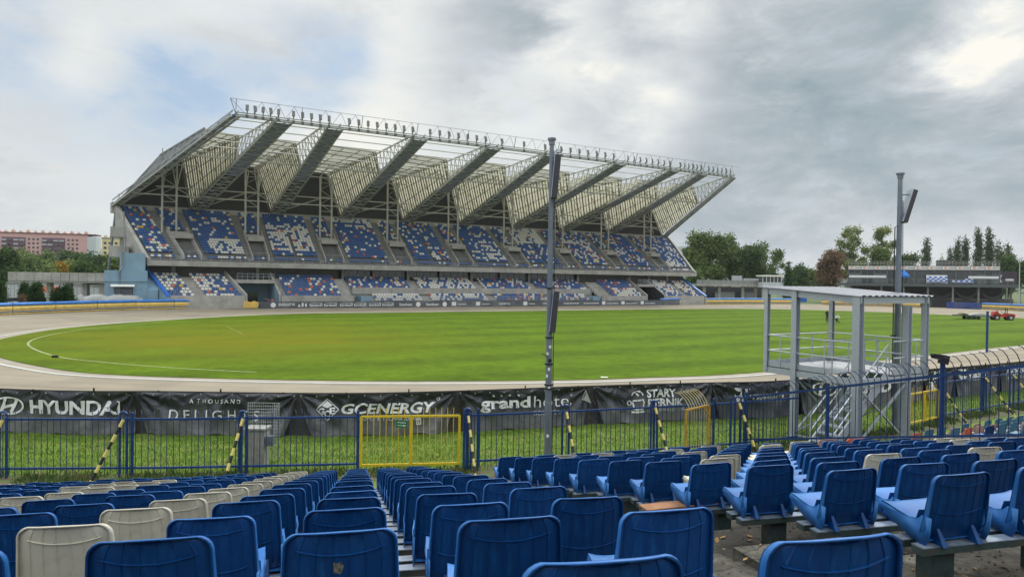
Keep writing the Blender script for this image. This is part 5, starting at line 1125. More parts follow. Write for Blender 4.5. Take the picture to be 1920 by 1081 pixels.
banner(862, 1103, 'black banner with grand hotel lettering under four small stars', [('t', 'grand', 900, 994, 742, 771, VW, dict(bold=.03)), ('t', 'hotel', 1001, 1073, 739, 761, VW, dict(bold=-.008)), ('t', 'BOUTIQUE', 1001, 1060, 767, 777, vinyl_grey, {}), ('p', sum([star(925 + 15.5 * i, 740 - .4 * i, 2.6) for i in range(4)], []), VW)], 4, .8, .4)
banner(1112, 1333, 'black banner with a teapot emblem and STARY PIERNIK lettering', [('t', 'STARY', 1213, 1267, 727, 743, VW, dict(bold=.03)), ('t', 'PIERNIK', 1214, 1281, 745, 761, VW, dict(bold=.03)), ('t', 'LODZIARNIA & BEST CAFE', 1214, 1283, 764, 770, vinyl_grey, dict(bold=.01)), ('p', seg(1183, 771, 1209, 770, 3.4) + seg(1188, 766, 1205, 765, 3) + seg(1188, 766, 1186, 752, 3) + seg(1205, 765, 1207, 750, 3) + seg(1186, 750, 1207, 748, 2.6) + ring(1179, 754, 5, 5, 2, 14) + ring(1195, 740, 12, 9, 2.2, 18, math.pi, 6.283) + seg(1193, 736, 1197, 741, 2.4) + seg(1198, 731, 1199, 734, 2.4) + seg(1190, 733, 1192, 735, 2.4), VW)], 5, 1, .3)
banner(1335, 1492, 'black banner with a white shield emblem and rzeszów lettering left of the steel tower', [('t', 'rzeszów', 1409, 1470, 732, 746, VW, dict(bold=.03)), ('t', 'stolica innowacji', 1409, 1470, 748, 753, vinyl_grey, dict(bold=.02)), ('p', [[(1377, 725), (1390, 725), (1390, 741), (1377, 742)], [(1396, 726), (1406, 727), (1406, 742), (1396, 741)], [(1377, 742), (1391, 741), (1396, 751), (1384, 758)]], VW)], 6, .8, .3)
banner(1497, 1728, 'black banner with an oval emblem and HYUNDAI lettering behind the steel tower', [('p', ring(1543, 728, 24, 14, 3.4), VW), ('p', seg(1533, 740, 1540, 717, 5) + seg(1548, 739, 1555, 716, 5) + seg(1537, 731, 1551, 727, 4), VW), ('t', 'HYUNDAI', 1572, 1690, 715, 737, VW, dict(bold=.03))], 7, .5, .3)
banner(1731, 1786, 'narrow black banner with tall pale letters beside the distant yellow gate', [('t', 'FIO', 1738, 1762, 693, 712, VW, dict(bold=.04)), ('t', 'RX', 1740, 1762, 714, 728, VW, dict(bold=.04))], 8)
banner(1788, 1868, 'black banner with a white square emblem and rzeszów lettering at right', [('t', 'rzeszów', 1814, 1847, 696, 706, VW, dict(bold=.03)), ('t', 'stolica innowacji', 1812, 1847, 708, 712, vinyl_grey, dict(bold=.02)), ('p', [[(1791, 692), (1809, 690), (1808, 706), (1800, 712), (1791, 707)]], VW)], 9)
banner(1871, 2060, 'black banner with ENERGETYK lettering at the far right edge', [('t', 'ENERGETYK', 1883, 1950, 686, 699, VW, dict(bold=.03)), ('t', 'PODKARPACKI', 1886, 1950, 701, 706, vinyl_grey, dict(bold=.02))], 10)
m = MB(); p, nn = at_s(s_px(1098)); q, _ = at_s(s_px(1108)); q0, _ = at_s(s_px(1090)); m.poly([p + nn * .14 + Vector((0, 0, 1.30)), q0 + nn * .17 + Vector((0, 0, .95)), q + nn * .17 + Vector((0, 0, .80))]); m.poly([p + nn * .143 + Vector((0, 0, 1.30)), q + nn * .173 + Vector((0, 0, .80)), q0 + nn * .173 + Vector((0, 0, .95))]); tag(m.build('loose_flap', tarp), 'loose white triangular flap hanging at the gap right of the grand hotel banner', 'flap')
# ------------------------------------------------------------------ steel viewing tower
tw = thing('viewing_tower', (10.6, 21.2, 0), 'galvanised steel viewing tower with corrugated roof, railings and stairs behind the blue fence', 'tower')
TN = Vector((10.6, 21.2, 0)); EL = Vector((-.47, .883, 0)); ER = Vector((.883, .47, 0)); UZ = Vector((0, 0, 1))
def T(l, r, z): return TN + EL * l + ER * r + UZ * z
trot = Matrix(((ER.x, EL.x, 0), (ER.y, EL.y, 0), (0, 0, 1)))
def hbeam(m, l, r, z0, z1, s=.2):
    for dx in (-s / 2 + .01, s / 2 - .01): m.box(T(l, r, (z0 + z1) / 2) + ER * dx, (.018, s, z1 - z0), trot)
    m.box(T(l, r, (z0 + z1) / 2), (s - .04, .015, z1 - z0), trot)
PZ, RZ0, RZ1 = 2.25, 4.62, 4.95
def roofz(l, r): return 4.74 + .22 * l / 3.5
for l, r, z0, z1, s in ((0, 0, 0, roofz(0, 0), .24), (2.3, 0, 0, roofz(2.3, 0), .2), (0, 2.45, 0, 4.45, .2), (2.3, 2.45, 0, PZ, .2), (3.5, 0, PZ - .2, roofz(3.5, 0), .15), (3.5, 3.4, PZ - .2, roofz(3.5, 0), .15), (0, 3.4, PZ - .2, roofz(0, 0), .17)):
    m = MB(); hbeam(m, l, r, z0, z1, s)
    if z0 == 0: m.box(T(l, r, .02), (.34, .34, .03), trot)
    m.build('tower_post', steel, tw)
m = MB()
for a, b in ((T(0, 0, PZ - .13), T(3.6, 0, PZ - .13)), (T(0, 2.45, PZ - .13), T(3.6, 2.45, PZ - .13)), (T(0, 0, PZ - .14), T(0, 3.5, PZ - .14)), (T(3.5, 0, PZ - .14), T(3.5, 3.5, PZ - .14)), (T(2.3, 0, PZ - .14), T(2.3, 3.4, PZ - .14))): m.bar(a, b, .08, .2)
m.build('floor_beam', steel, tw)
m = MB(); m.hexa([T(l, r, PZ) for l, r in ((0, 1.7), (3.6, 1.7), (3.6, 3.5), (0, 3.5))][::1], [T(l, r, PZ + .035) for l, r in ((0, 1.7), (3.6, 1.7), (3.6, 3.5), (0, 3.5))]); m.hexa([T(l, r, PZ) for l, r in ((.95, 0), (3.6, 0), (3.6, 1.698), (.95, 1.698))], [T(l, r, PZ + .035) for l, r in ((.95, 0), (3.6, 0), (3.6, 1.698), (.95, 1.698))]); m.build('floor_plate', M('pale_steel_plate', (.45, .47, .50), .45, .3, var=.1, scale=3), tw)
m = MB()
for a, b in ((T(0, -.1, PZ + .1), T(0, .2, PZ + .1)), (T(0, 1.7, PZ + .1), T(0, 3.45, PZ + .1)), (T(3.55, 0, PZ + .1), T(3.55, 3.45, PZ + .1)), (T(.95, .0, PZ + .1), T(3.5, .0, PZ + .1)), (T(0, 3.48, PZ + .1), T(3.5, 3.48, PZ + .1))): m.bar(a, b, .012, .17)
m.build('kick_plate', steel, tw)
m = MB()                                             # roof framing and sheet
for a, b in ((T(-.1, 0, roofz(-.1, 0) - .1), T(3.6, 0, roofz(3.6, 0) - .1)), (T(-.1, 3.4, roofz(-.1, 0) - .1), T(3.6, 3.4, roofz(3.6, 0) - .1)), (T(0, 0, roofz(0, 0) - .1), T(0, 3.4, roofz(0, 0) - .1)), (T(3.5, 0, roofz(3.5, 0) - .1), T(3.5, 3.4, roofz(3.5, 0) - .1)), (T(1.8, 0, roofz(1.8, 0) - .1), T(1.8, 3.4, roofz(1.8, 0) - .1))): m.bar(a, b, .09, .2)
m.build('roof_beam', steel, tw)
m = MB(); nr = 96
def wave(r): q = (r / .32) % 1; return .0 if q < .3 else (.045 if .42 < q < .88 else (.045 * (q - .3) / .12 if q <= .42 else .045 * (1 - (q - .88) / .12)))
pts = [-.25 + 4.0 * i / nr for i in range(nr + 1)]
for z_ in (0, -.006): m.grid(lambda u, v: T(-.15 + 3.85 * v, -.15 + 3.75 * u, roofz(-.15 + 3.85 * v, 0) + .03 + wave(-.25 + 4.0 * u + .25) * .8 + z_), nr, 1)
m.build('roof_sheet', M('roof_sheet_grey', (.20, .21, .24), .5, .2, var=.06, scale=2), tw)
m = MB()                                             # guard rails
def gr(pts, ext=0):
    for z in (PZ + .55, PZ + 1.08): m.tube([T(l, r, z) for l, r in pts], .024, 8)
gr([(.05, -.02), (3.5, -.02)]); gr([(3.45, 0), (3.45, 3.4)]); gr([(3.5, 3.38), (0, 3.38)]); gr([(-.02, 1.75), (-.02, 3.4)]); gr([(.95, .05), (.95, 1.7), (.1, 1.72)])
for l, r in ((1.15, -.02), (2.9, -.02), (3.45, 1.2), (3.45, 2.3), (1.7, 3.38), (2.6, 3.38), (.95, .1), (.95, .9), (.95, 1.7), (.1, 1.72), (-.02, 2.9), (.5, 1.72)): m.tube([T(l, r, PZ), T(l, r, PZ + 1.08)], .022, 8)
m.build('guard_rail', M('bright_galvanised_tube', (.50, .54, .58), .35, .5, var=.1, scale=8), tw)
m = MB()                                             # X bracing at the foot
for a, b in ((T(2.3, 0, .15), T(0, 0, 1.5)), (T(0, 0, .15), T(0, 2.45, 2.0)), (T(0, 0, 2.0), T(0, 2.45, .15)), (T(2.3, 0, .1), T(2.3, 2.45, 2.0)), (T(2.3, 0, 2.0), T(2.3, 2.45, .1)), (T(2.3, 0, .08), T(0, 0, .08)), (T(0, 0, .08), T(0, 2.45, .08)), (T(0, 2.45, 1.6), T(2.3, 2.45, .15))): m.bar(a, b, .07, .05)
m.build('bracing', steel, tw)
st0, st1 = T(-.55, .25, 0), T(.45, 2.0, 0)           # staircase climbing along the near side
A_, B_ = T(.5, -1.1, .0), T(.5, 1.65, PZ); m = MB()
for s in (-.38, .38): m.bar(A_ + EL * s, B_ + EL * s, .06, .26)
m.build('stringer', steel, tw); m = MB(); n_ = 10
for i in range(1, n_): p = A_.lerp(B_, i / n_); m.box(p + UZ * .04, (.27, .74, .045), trot)
m.build('tread', steel, tw); m = MB()
for s in (-.40, .40):
    for h in (.55, 1.0): m.tube([A_ + EL * s + UZ * h + ER * .15, B_ + EL * s + UZ * h], .022, 8)
    for f in (.06, .5, .97): p = A_.lerp(B_, f) + EL * s; m.tube([p, p + UZ * 1.0], .022, 8)
m.build('handrail', MATS['bright_galvanised_tube'], tw)

# ------------------------------------------------------------------ masts
def mast(x, y, top, r0, r1, label, panels, extras):
    e = thing('mast', (x, y, 0), label, 'mast'); m = MB(); m.tube([(x, y, 0), (x, y, 1.9), (x, y, 1.91), (x, y, top)], [r0, r0 * .97, r0 * .93, r1], 14); m.build('pole', galv, e)
    m = MB(); m.cyl((x, y, top), (x, y, top + .06), r1 * 1.9, 14); m.cyl((x, y, top - .12), (x, y, top), r1 * 1.35, 14); m.build('cap', galv, e)
    for (z0, z1, dx0, dx1, thick) in panels:
        m = MB(); p0, p1 = Vector((x + dx0, y + .02, z0)), Vector((x + dx1, y + .02, z1)); ax = (p1 - p0).normalized(); sx_ = Vector((ax.z, 0, -ax.x)) * thick / 2; sy_ = Vector((.03, .40, 0)) * .5
        m.hexa([p0 - sx_ - sy_, p0 + sx_ - sy_, p0 + sx_ + sy_, p0 - sx_ + sy_], [p1 - sx_ - sy_, p1 + sx_ - sy_, p1 + sx_ + sy_, p1 - sx_ + sy_]); pn = m.build('panel', panel_dark, e)
        m = MB(); q = -sx_ * 1.12; m.hexa([p0 + q - sx_ * .1 - sy_ * 1.05, p0 + q + sx_ * .1 - sy_ * 1.05, p0 + q + sx_ * .1 + sy_ * 1.05, p0 + q - sx_ * .1 + sy_ * 1.05], [p1 + q - sx_ * .1 - sy_ * 1.05, p1 + q + sx_ * .1 - sy_ * 1.05, p1 + q + sx_ * .1 + sy_ * 1.05, p1 + q - sx_ * .1 + sy_ * 1.05]); m.build('panel_frame', steel, pn)
        m = MB(); zm = (z0 + z1) / 2
        for t in (.15, .85): q = p0.lerp(p1, t); m.bar((x, y, q.z), q - sx_, .03, .04)
        m.build('bracket', galv, e)
    m = MB(); z = .0; m.tube([(x + r0 + .02, y - .02, .1), (x + r0 + .02, y - .03, top * .5), (x + r1 + .02, y - .03, top * .9)], .012, 5); m.build('cable', black_paint, e)
    return e
x1_, y1_ = (1031 - 960) / F * 18.3, 18.3
def zat(y, px, d): return CH + (hor(px) - y) / F * d
e = mast(x1_, y1_, zat(264, 1038, 18.3), .095, .058, 'tall grey steel mast with two long dark panels, in front of the grandstand centre', [(zat(372, 1041, 18.3), zat(292, 1052, 18.3), .085, .175, .15), (zat(622, 1036, 18.3), zat(546, 1046, 18.3), .09, .185, .15)], 0)
m = MB()
for z, a in ((3.1, 1.0), (3.55, .6), (4.3, 1.3), (2.9, .5), (3.75, 1.2), (1.15, .9), (2.55, 1.1)): c = Vector((x1_ + .107 * math.sin(a - 1), y1_ - .107 * math.cos(a - 1), z * .9)); t = Vector((math.cos(a - 1), math.sin(a - 1), 0)); m.poly([c - t * .03 - UZ * .04, c + t * .03 - UZ * .04, c + t * .03 + UZ * .04, c - t * .03 + UZ * .04])
m.build('sticker', white_paint, e)
m = MB(); m.box((x1_ + .17, y1_, zat(282, 1045, 18.3)), (.12, .05, .05)); m.bar((x1_, y1_, zat(284, 1045, 18.3)), (x1_ + .15, y1_, zat(284, 1045, 18.3)), .02); m.tube([(x1_ + .17, y1_, zat(282, 1045, 18.3)), (x1_ + .17, y1_ - .02, zat(282, 1045, 18.3) - .08)], .05, 8); m.build('camera', steel, e)
m = MB()
for z in (2.25, 2.35, 2.9, 3.6, 4.9): m.cyl((x1_, y1_, z), (x1_, y1_, z + .035), .115, 12)
m.box((x1_ + .02, y1_ - .12, 3.02), (.09, .05, .09)); m.bar((x1_ - .02, y1_ - .1, 3.12), (x1_ - .2, y1_ - .1, 3.2), .02); m.build('clamp', black_paint, e)
x2_, y2_ = (1684 - 960) / F * 24.2, 24.2
e = mast(x2_, y2_, zat(328, 1681, 24.2), .125, .072, 'tall grey steel mast with one tilted dark panel, behind the steel viewing tower', [(zat(417, 1690, 24.2), zat(357, 1708, 24.2), .13, .47, .16)], 0)
m = MB(); m.tube([(x2_ - .18, y2_ - .05, 1), (x2_ - .18, y2_ - .05, zat(426, 1678, 24.2)), (x2_ - .1, y2_ - .05, zat(424, 1678, 24.2))], .02, 6); m.box((x2_ - .2, y2_ - .1, 3.35), (.16, .06, .08)); m.build('conduit', black_paint, e)
p = G(1851, 660); e = thing('blue_pole', tuple(p), 'slim dark blue pole standing on the track edge at far right', 'pole'); m = MB(); m.cyl(p, p + UZ * 3.15, .085, 10); m.build('pole', blue_paint, e); m = MB(); m.cyl(p + UZ * 3.15, p + UZ * 3.2, .12, 10); m.build('cap', blue_paint, e)
# ribbed cabinet with meter box, wire cage
c = P(481, 868, 18.7); c.z = 0; e = thing('electric_cabinet', tuple(c), 'grey ribbed concrete cabinet behind the blue fence', 'cabinet'); m = MB(); m.box(c + UZ * .52, (.50, .42, 1.0)); m.box(c + UZ * 1.04, (.58, .50, .05))
for i in range(6): m.box(c + Vector((-.2 + i * .08, -.215, .55)), (.035, .02, .75))
m.build('cabinet_body', M('cabinet_concrete', (.27, .27, .25), .85, var=.15, scale=5, col2=(.16, .16, .14), thr=(.5, .7)), e); m = MB(); m.box(c + Vector((.37, -.1, .72)), (.2, .2, .26)); m.box(c + Vector((.43, -.21, .74)), (.09, .02, .10)); m.build('meter_box', M('meter_grey', (.12, .14, .17), .5), e)
c2 = P(493, 868, 19.2); c2.z = 0; e = thing('wire_cage', tuple(c2), 'upright galvanised wire mesh screen beside the ribbed cabinet', 'screen'); m = MB()
for i in range(15): m.tube([c2 + Vector((-.45 + i * .0615, 0, .9)), c2 + Vector((-.45 + i * .0615, 0, 1.62))], .005, 4)
for i in range(9): m.tube([c2 + Vector((-.45, 0, .92 + i * .088)), c2 + Vector((.41, 0, .92 + i * .088))], .005, 4)
for i in range(18): m.tube([c2 + Vector((.28, 0, .1 + i * .085)), c2 + Vector((.41, 0, .16 + i * .085))], .005, 4)
for x in (-.45, .28, .41): m.tube([c2 + Vector((x, 0, 0 if x > 0 else .9)), c2 + Vector((x, 0, 1.62))], .012, 6)
m.build('wire_mesh', M('wire_grey', (.38, .40, .40), .4, .5), e)
m = MB(); q = G(101, 670, .03); m.box(q + UZ * .07, (.26, .2, .13)); m.box(q + Vector((.16, 0, .04)), (.12, .14, .07)); tag(m.build('sprinkler', black_paint), 'small black sprinkler head lying on the grass near the white line at left', 'sprinkler')
m = MB(); q = G(1133, 707, .03); m.poly([q + Vector(v) for v in ((-.2, -.15, .01), (.17, -.17, .015), (.22, .12, .01), (-.17, .16, .015))]); tag(m.build('white_cover', white_paint), 'flat white ground cover on the grass right of the tall mast', 'cover')

# ------------------------------------------------------------------ air fence cushions
def cushion(p, q, label, grp, inner, lo=.42):
    p, q = Vector(p), Vector(q); d = (q - p).normalized(); Lh = (q - p).length; e = thing('air_fence_cushion', tuple(p), label, 'air fence', grp); nn = inner
    def ring_(t, z0, z1, thick, mm, bulge):
        return
    def surf(z0, z1, thick, mt_, nm, bulge=.12, sag=.12):
        m = MB(); nu, nv = 14, 10
        def fn(u, v):
            a = 2 * math.pi * v; t = u * .985 + .0075; sg = sag * math.sin(math.pi * u) ** .8; end = 1 - .55 * (abs(2 * u - 1) ** 10)
            zc, hz = (z0 + z1) / 2, (z1 - z0) / 2 * (.8 + .2 * end); return p + d * (Lh * t) + nn * (thick / 2 * math.cos(a) * end) + UZ * (zc + hz * math.sin(a) + (-sg * .4 if z0 < .5 else 0) * (v > .5) + rnd.uniform(-.01, .01))
        m.grid(fn, nu, nv); m.build(nm, mt_, e, smooth=True)
    surf(.40, 1.14, .55, airyellow, 'yellow_body'); surf(1.06, 1.52, .62, airblue, 'blue_top'); surf(.22, .46, .5, M('airfence_grey_blue', (.22, .26, .34), .6), 'grey_skirt'); surf(.0, .24, .46, airyellow, 'yellow_hem')
AL = [G(-60, 593), G(22, 589.5), G(103, 586), G(181, 583), G(254, 580.5), G(326, 579), G(397, 578), G(462, 577)]
nm_ = ['cut off at the left photo edge', 'first full one from the left', 'second full one from the left', 'third full one from the left', 'fourth full one from the left', 'fifth full one from the left', 'ending beside the first advertising board']
AL = [S0(*v) if False else v for v in AL]
for i in range(7):
    a, b = AL[i], AL[i + 1]; d = (b - a).normalized(); cushion(a, b, 'padded air fence left of the grandstand, ' + nm_[i], 'air fence cushions left of the grandstand', Vector((d.y, -d.x, 0)))
AR = [G(x, y) for x, y in ((1237, 571.5), (1277, 571), (1316, 570.5), (1357, 570), (1400, 569.8), (1443, 569.8), (1486, 570), (1540, 571), (1592, 572.5), (1646, 574), (1690, 575.5), (1726, 577))]
for i in range(11):
    if i == 6: continue
    a, b = AR[i], AR[i + 1]; d = (b - a).normalized(); cushion(a, b, '%s yellow and blue air fence cushion right of the grandstand' % ORD[i], 'air fence cushions right of the grandstand', Vector((d.y, -d.x, 0)))
AQ = [G(x, y) for x, y in ((1841, 579.5), (1896, 582), (1952, 585))]
for i in range(2): a, b = AQ[i], AQ[i + 1]; d = (b - a).normalized(); cushion(a, b, ('yellow and blue air fence cushion behind the red tractor', 'yellow and blue air fence cushion at the right photo edge')[i], 'air fence cushions by the pavilion', Vector((d.y, -d.x, 0)))
a, b = G(1486, 566), G(1512, 566); m = MB(); m.bar(a + UZ * 1.2, b + UZ * 1.2, .3, 2.4); tag(m.build('blue_gate_panel', bright_blue), 'plain dark blue gate panel between air fence cushions beyond the pitch', 'gate')
a, b = G(1775, 577.5), G(1839, 580); m = MB(); m.bar(a + UZ * .75, b + UZ * .75, .12, 1.5); tag(m.build('blue_barrier', M('blue_grey_board', (.06, .08, .16), .6, var=.5, scale=.6, col2=(.02, .05, .25), thr=(.45, .6))), 'blue-grey board barrier in front of the pavilion wall', 'barrier')
m = MB(); q = G(470, 578.5); 
for i in range(12): a = i * .52; m.tube([q + Vector((-1.2 + i * .2, 0, .15)), q + Vector((-1.0 + i * .2, -.1, 1.15 + .1 * math.sin(i)))], .12, 6)
tag(m.build('yellow_end_pad', airyellow), 'crumpled yellow end pad where the left air fence meets the boards', 'pad')
m = MB(); pts = [P(x, 556, 102.3 + (x - 136) * .036) for x in range(136, 272, 4)]
m.tube([Vector((a.x, a.y, 1.15 + .1 * math.sin(a.x * 2.3))) for a in pts], [max(.15, min(1.0, .28 + .3 * min(i_, len(pts) - 1 - i_))) * (1.0 + .1 * math.sin(a.x * 3.1)) for i_, a in enumerate(pts)], 12); m.v = [(v[0], v[1] + rnd.uniform(-.05, .05), v[2] + rnd.uniform(-.09, .09)) for v in m.v]
tag(m.build('covered_roll', tarp, smooth=True), 'long low heap under pale grey tarpaulin behind the left air fence', 'tarpaulin')
# ------------------------------------------------------------------ trees
LEAF = {}
def leaf_mat(nm, c1, c2):
    if nm not in LEAF: LEAF[nm] = M(nm, c1, .75, var=.5, scale=.45, col2=c2, mixscale=.22, thr=(.42, .62), spec=.2, trans=.25)
    return LEAF[nm]
leaf_mat('dark_foliage', (.055, .10, .032), (.09, .15, .04)); leaf_mat('mid_foliage', (.10, .155, .045), (.16, .22, .065)); leaf_mat('light_foliage', (.17, .23, .075), (.24, .27, .09))
leaf_mat('brown_foliage', (.17, .11, .07), (.22, .15, .08)); leaf_mat('yellow_foliage', (.32, .24, .04), (.36, .15, .03)); leaf_mat('poplar_foliage', (.07, .115, .06), (.11, .15, .07)); leaf_mat('hedge_foliage', (.03, .08, .018), (.055, .11, .028))
leaf_mat('distant_foliage', (.08, .12, .08), (.11, .14, .09))
def crown_mesh(name, blobs, n, ls, mat_, par, seed, clump=14, fill=.55):
    rs = np.random.RandomState(seed); bl = np.array([b for b in blobs], float); vol = np.prod(bl[:, 3:6], axis=1) ** .75; pr = vol / vol.sum(); nc = max(6, n // clump)
    idx = rs.choice(len(bl), nc, p=pr); dv = rs.normal(size=(nc, 3)); dv /= np.linalg.norm(dv, axis=1)[:, None]; rr = (fill + (1 - fill) * rs.rand(nc)) * (.86 + .28 * rs.rand(nc))
    cc = bl[idx, :3] + dv * bl[idx, 3:6] * rr[:, None]
    cs = ls * (1.5 + 2.2 * rs.rand(nc)); c = np.repeat(cc, clump, 0) + rs.normal(size=(nc * clump, 3)) * np.repeat(cs, clump)[:, None] * .62; m_ = len(c)
    a = rs.normal(size=(m_, 3)); a /= np.linalg.norm(a, axis=1)[:, None]; b = rs.normal(size=(m_, 3)); b -= (b * a).sum(1)[:, None] * a; b /= np.linalg.norm(b, axis=1)[:, None]; s_ = ls * (.55 + .7 * rs.rand(m_))[:, None]
    v = np.stack([c - a * s_, c - b * s_ * .6, c + a * s_, c + b * s_ * .6], 1)
    off = OFF.get(par.name, Vector((0, 0, 0))); v = v - np.array(off)
    me = bpy.data.meshes.new(name); me.vertices.add(m_ * 4); me.vertices.foreach_set('co', v.ravel()); me.loops.add(m_ * 4); me.loops.foreach_set('vertex_index', np.arange(m_ * 4)); me.polygons.add(m_); me.polygons.foreach_set('loop_start', np.arange(m_) * 4); me.polygons.foreach_set('loop_total', np.full(m_, 4)); me.update(); me.validate(); me.materials.append(LEAF[mat_])
    o = bpy.data.objects.new('crown', me); COL.objects.link(o); o.parent = par; OFF[o.name] = off; return o
SEED = [10]
def tree(name, px, top, wpx, d, label, mat_, kind='round', n=2600, ls=.55, dens=.5, group=None, base=0.0):
    SEED[0] += 1; rs = random.Random(SEED[0]); p = P(px, hor(px), d); z1 = CH + (hor(px) - top) / F * d; W = wpx / F * d; H = z1 - base; n = int(n * 3.0); ls = ls * .74; root = thing(name, (p.x, p.y, base), label, 'tree' if kind != 'bush' else 'bush', group); X, Y = p.x, p.y; blobs = []
    tr = MB()
    if kind == 'round':
        for i in range(11):
            a = rs.uniform(0, 6.28); r = rs.uniform(.1, .33) * W; f = rs.uniform(.42, .90); s = rs.uniform(.19, .28) * W * (1.15 - .5 * abs(f - .6)); blobs.append((X + r * math.cos(a), Y + r * math.sin(a), base + H * f, s, s, min(s * .95, H * (1 - f) * 1.0 + .3)))
        blobs.append((X, Y, base + H * .84, W * .2, W * .2, H * .155)); 
        for i in range(5): a = rs.uniform(0, 6.28); blobs.append((X + W * .38 * math.cos(a), Y + W * .38 * math.sin(a), base + H * rs.uniform(.3, .6), W * .13, W * .13, W * .11))
    elif kind == 'poplar':
        for i in range(13): f = .12 + .86 * i / 12; s = W * .5 * (math.sin(math.pi * min(1, .12 + f * .9)) ** .6) * rs.uniform(.8, 1.08); blobs.append((X + rs.uniform(-.08, .08) * W, Y, base + H * f, s * .85, s * .85, H * .08))
    elif kind == 'sparse':
        for i in range(40):
            a = rs.uniform(0, 6.28); f = rs.uniform(.3, .97); r = rs.uniform(.3, 1) ** .5 * .45 * W * math.sqrt(max(.05, 1 - ((f - .64) / .36) ** 2)); s = rs.uniform(.07, .125) * W; blobs.append((X + r * math.cos(a), Y + r * math.sin(a), base + H * f, s, s, s * .8))
    elif kind == 'cone':
        for i in range(10): f = .1 + .88 * i / 9; s = W * .5 * (1 - f * .93); blobs.append((X, Y, base + H * f, s, s, H * .07))
    else:
        for i in range(9): a = rs.uniform(0, 6.28); r = rs.uniform(0, .28) * W; f = rs.uniform(.25, .72); blobs.append((X + r * math.cos(a), Y + r * math.sin(a), base + H * f, W * .24, W * .24, H * .27))
    tr.tube([(X, Y, base - .2), (X + .1, Y, base + H * .3), (X, Y, base + H * (.9 if kind in ('poplar', 'cone') else .6))], [max(.12, H * .022), H * .016, .05], 8)
    for b_ in blobs[::2 if kind != 'sparse' else 3]: tr.tube([(X, Y, base + H * rs.uniform(.22, .45)), ((X + b_[0]) / 2, (Y + b_[1]) / 2, (base + H * .4 + b_[2]) / 2), b_[:3]], [H * .009, H * .006, .03], 5, cap=False)
    tr.build('trunk', bark, root); crown_mesh('crown', blobs, n, ls, mat_, root, SEED[0], fill=dens); return root
TG = 'trees to the right of the grandstand'
for a in (('leafy_tree', 1322, 434, 72, 225, 'broad dense green tree touching the right end of the grandstand', 'mid_foliage', 'round', 6500, .55, .35),
          ('leafy_tree', 1368, 441, 66, 232, 'broad dark green tree behind the concrete walkway, second from the grandstand', 'mid_foliage', 'round', 6000, .55, .35),
          ('leafy_tree', 1402, 462, 60, 222, 'lower bushy green tree beneath the loose open-branched tree', 'dark_foliage', 'round', 5000, .5, .35),
          ('leafy_tree', 1437, 453, 62, 240, 'loose open-branched tree with gaps of sky', 'mid_foliage', 'sparse', 1800, .5, .3),
          ('conifer', 1477, 490, 18, 215, 'small dark spruce in front of the hills', 'hedge_foliage', 'cone', 1800, .35, .3),
          ('leafy_tree', 1500, 500, 36, 260, 'low rounded green tree right of the small spruce', 'dark_foliage', 'round', 1800, .6, .35),
          ('leafy_tree', 1524, 505, 34, 280, 'low green tree left of the brown chestnut', 'mid_foliage', 'round', 1500, .6, .35),
          ('chestnut_tree', 1562, 470, 60, 205, 'brown withered chestnut tree left of the pavilion', 'brown_foliage', 'round', 5200, .42, .4),
          ('leafy_tree', 1596, 426, 58, 235, 'tall thin-leaved light green tree behind the left end of the pavilion', 'light_foliage', 'sparse', 3000, .45, .3),
          ('leafy_tree', 1657, 425, 44, 240, 'tall thin-leaved tree behind the pavilion, left of the far mast', 'light_foliage', 'sparse', 2300, .45, .3),
          ('leafy_tree', 1650, 465, 58, 228, 'olive bushy tree under the thin-leaved tree by the far mast', 'mid_foliage', 'round', 3200, .5, .35),
          ('leafy_tree', 1698, 477, 38, 240, 'round dark tree just right of the far mast', 'dark_foliage', 'round', 2200, .5, .35),
          ('poplar', 1736, 442, 21, 260, 'lone poplar right of the far mast', 'poplar_foliage', 'poplar', 2000, .42, .3),
          ('poplar', 1764, 477, 13, 270, 'small thin pale poplar top over the pavilion roof', 'light_foliage', 'poplar', 420, .4, .3),
          ('poplar', 1781, 458, 13, 260, 'short poplar leaning on the next taller one', 'poplar_foliage', 'poplar', 1100, .42, .3),
          ('poplar', 1794, 443, 16, 260, 'middle-height poplar, third of the row behind the pavilion', 'poplar_foliage', 'poplar', 1500, .42, .3),
          ('poplar', 1809, 440, 15, 262, 'slim poplar standing alone between the two poplar clusters', 'poplar_foliage', 'poplar', 1500, .42, .3),
          ('poplar', 1832, 425, 22, 258, 'wide tall poplar left of the tallest one', 'poplar_foliage', 'poplar', 2400, .42, .3),
          ('poplar', 1853, 421, 20, 258, 'tallest poplar of the row', 'poplar_foliage', 'poplar', 2200, .42, .3),
          ('poplar', 1869, 447, 12, 262, 'thin poplar just right of the tallest one', 'poplar_foliage', 'poplar', 900, .42, .3),
          ('poplar', 1877, 460, 12, 255, 'low poplar second right of the tallest one', 'poplar_foliage', 'poplar', 900, .42, .3),
          ('poplar', 1889, 452, 16, 260, 'last poplar at the right end of the row', 'poplar_foliage', 'poplar', 1300, .42, .3),
          ('leafy_tree', 1895, 478, 34, 235, 'dark leafy tree right of the pavilion roof', 'dark_foliage', 'round', 2600, .5, .35),
          ('leafy_tree', 1928, 486, 40, 215, 'dark leafy tree at the right photo edge', 'dark_foliage', 'round', 2600, .5, .35),
          ('leafy_tree', 1305, 500, 46, 205, 'yellow-green bushes at the foot of the grandstand right end', 'mid_foliage', 'bush', 1800, .4, .35),
          ): tree(*a, group=TG)
TL = 'trees left of the grandstand'
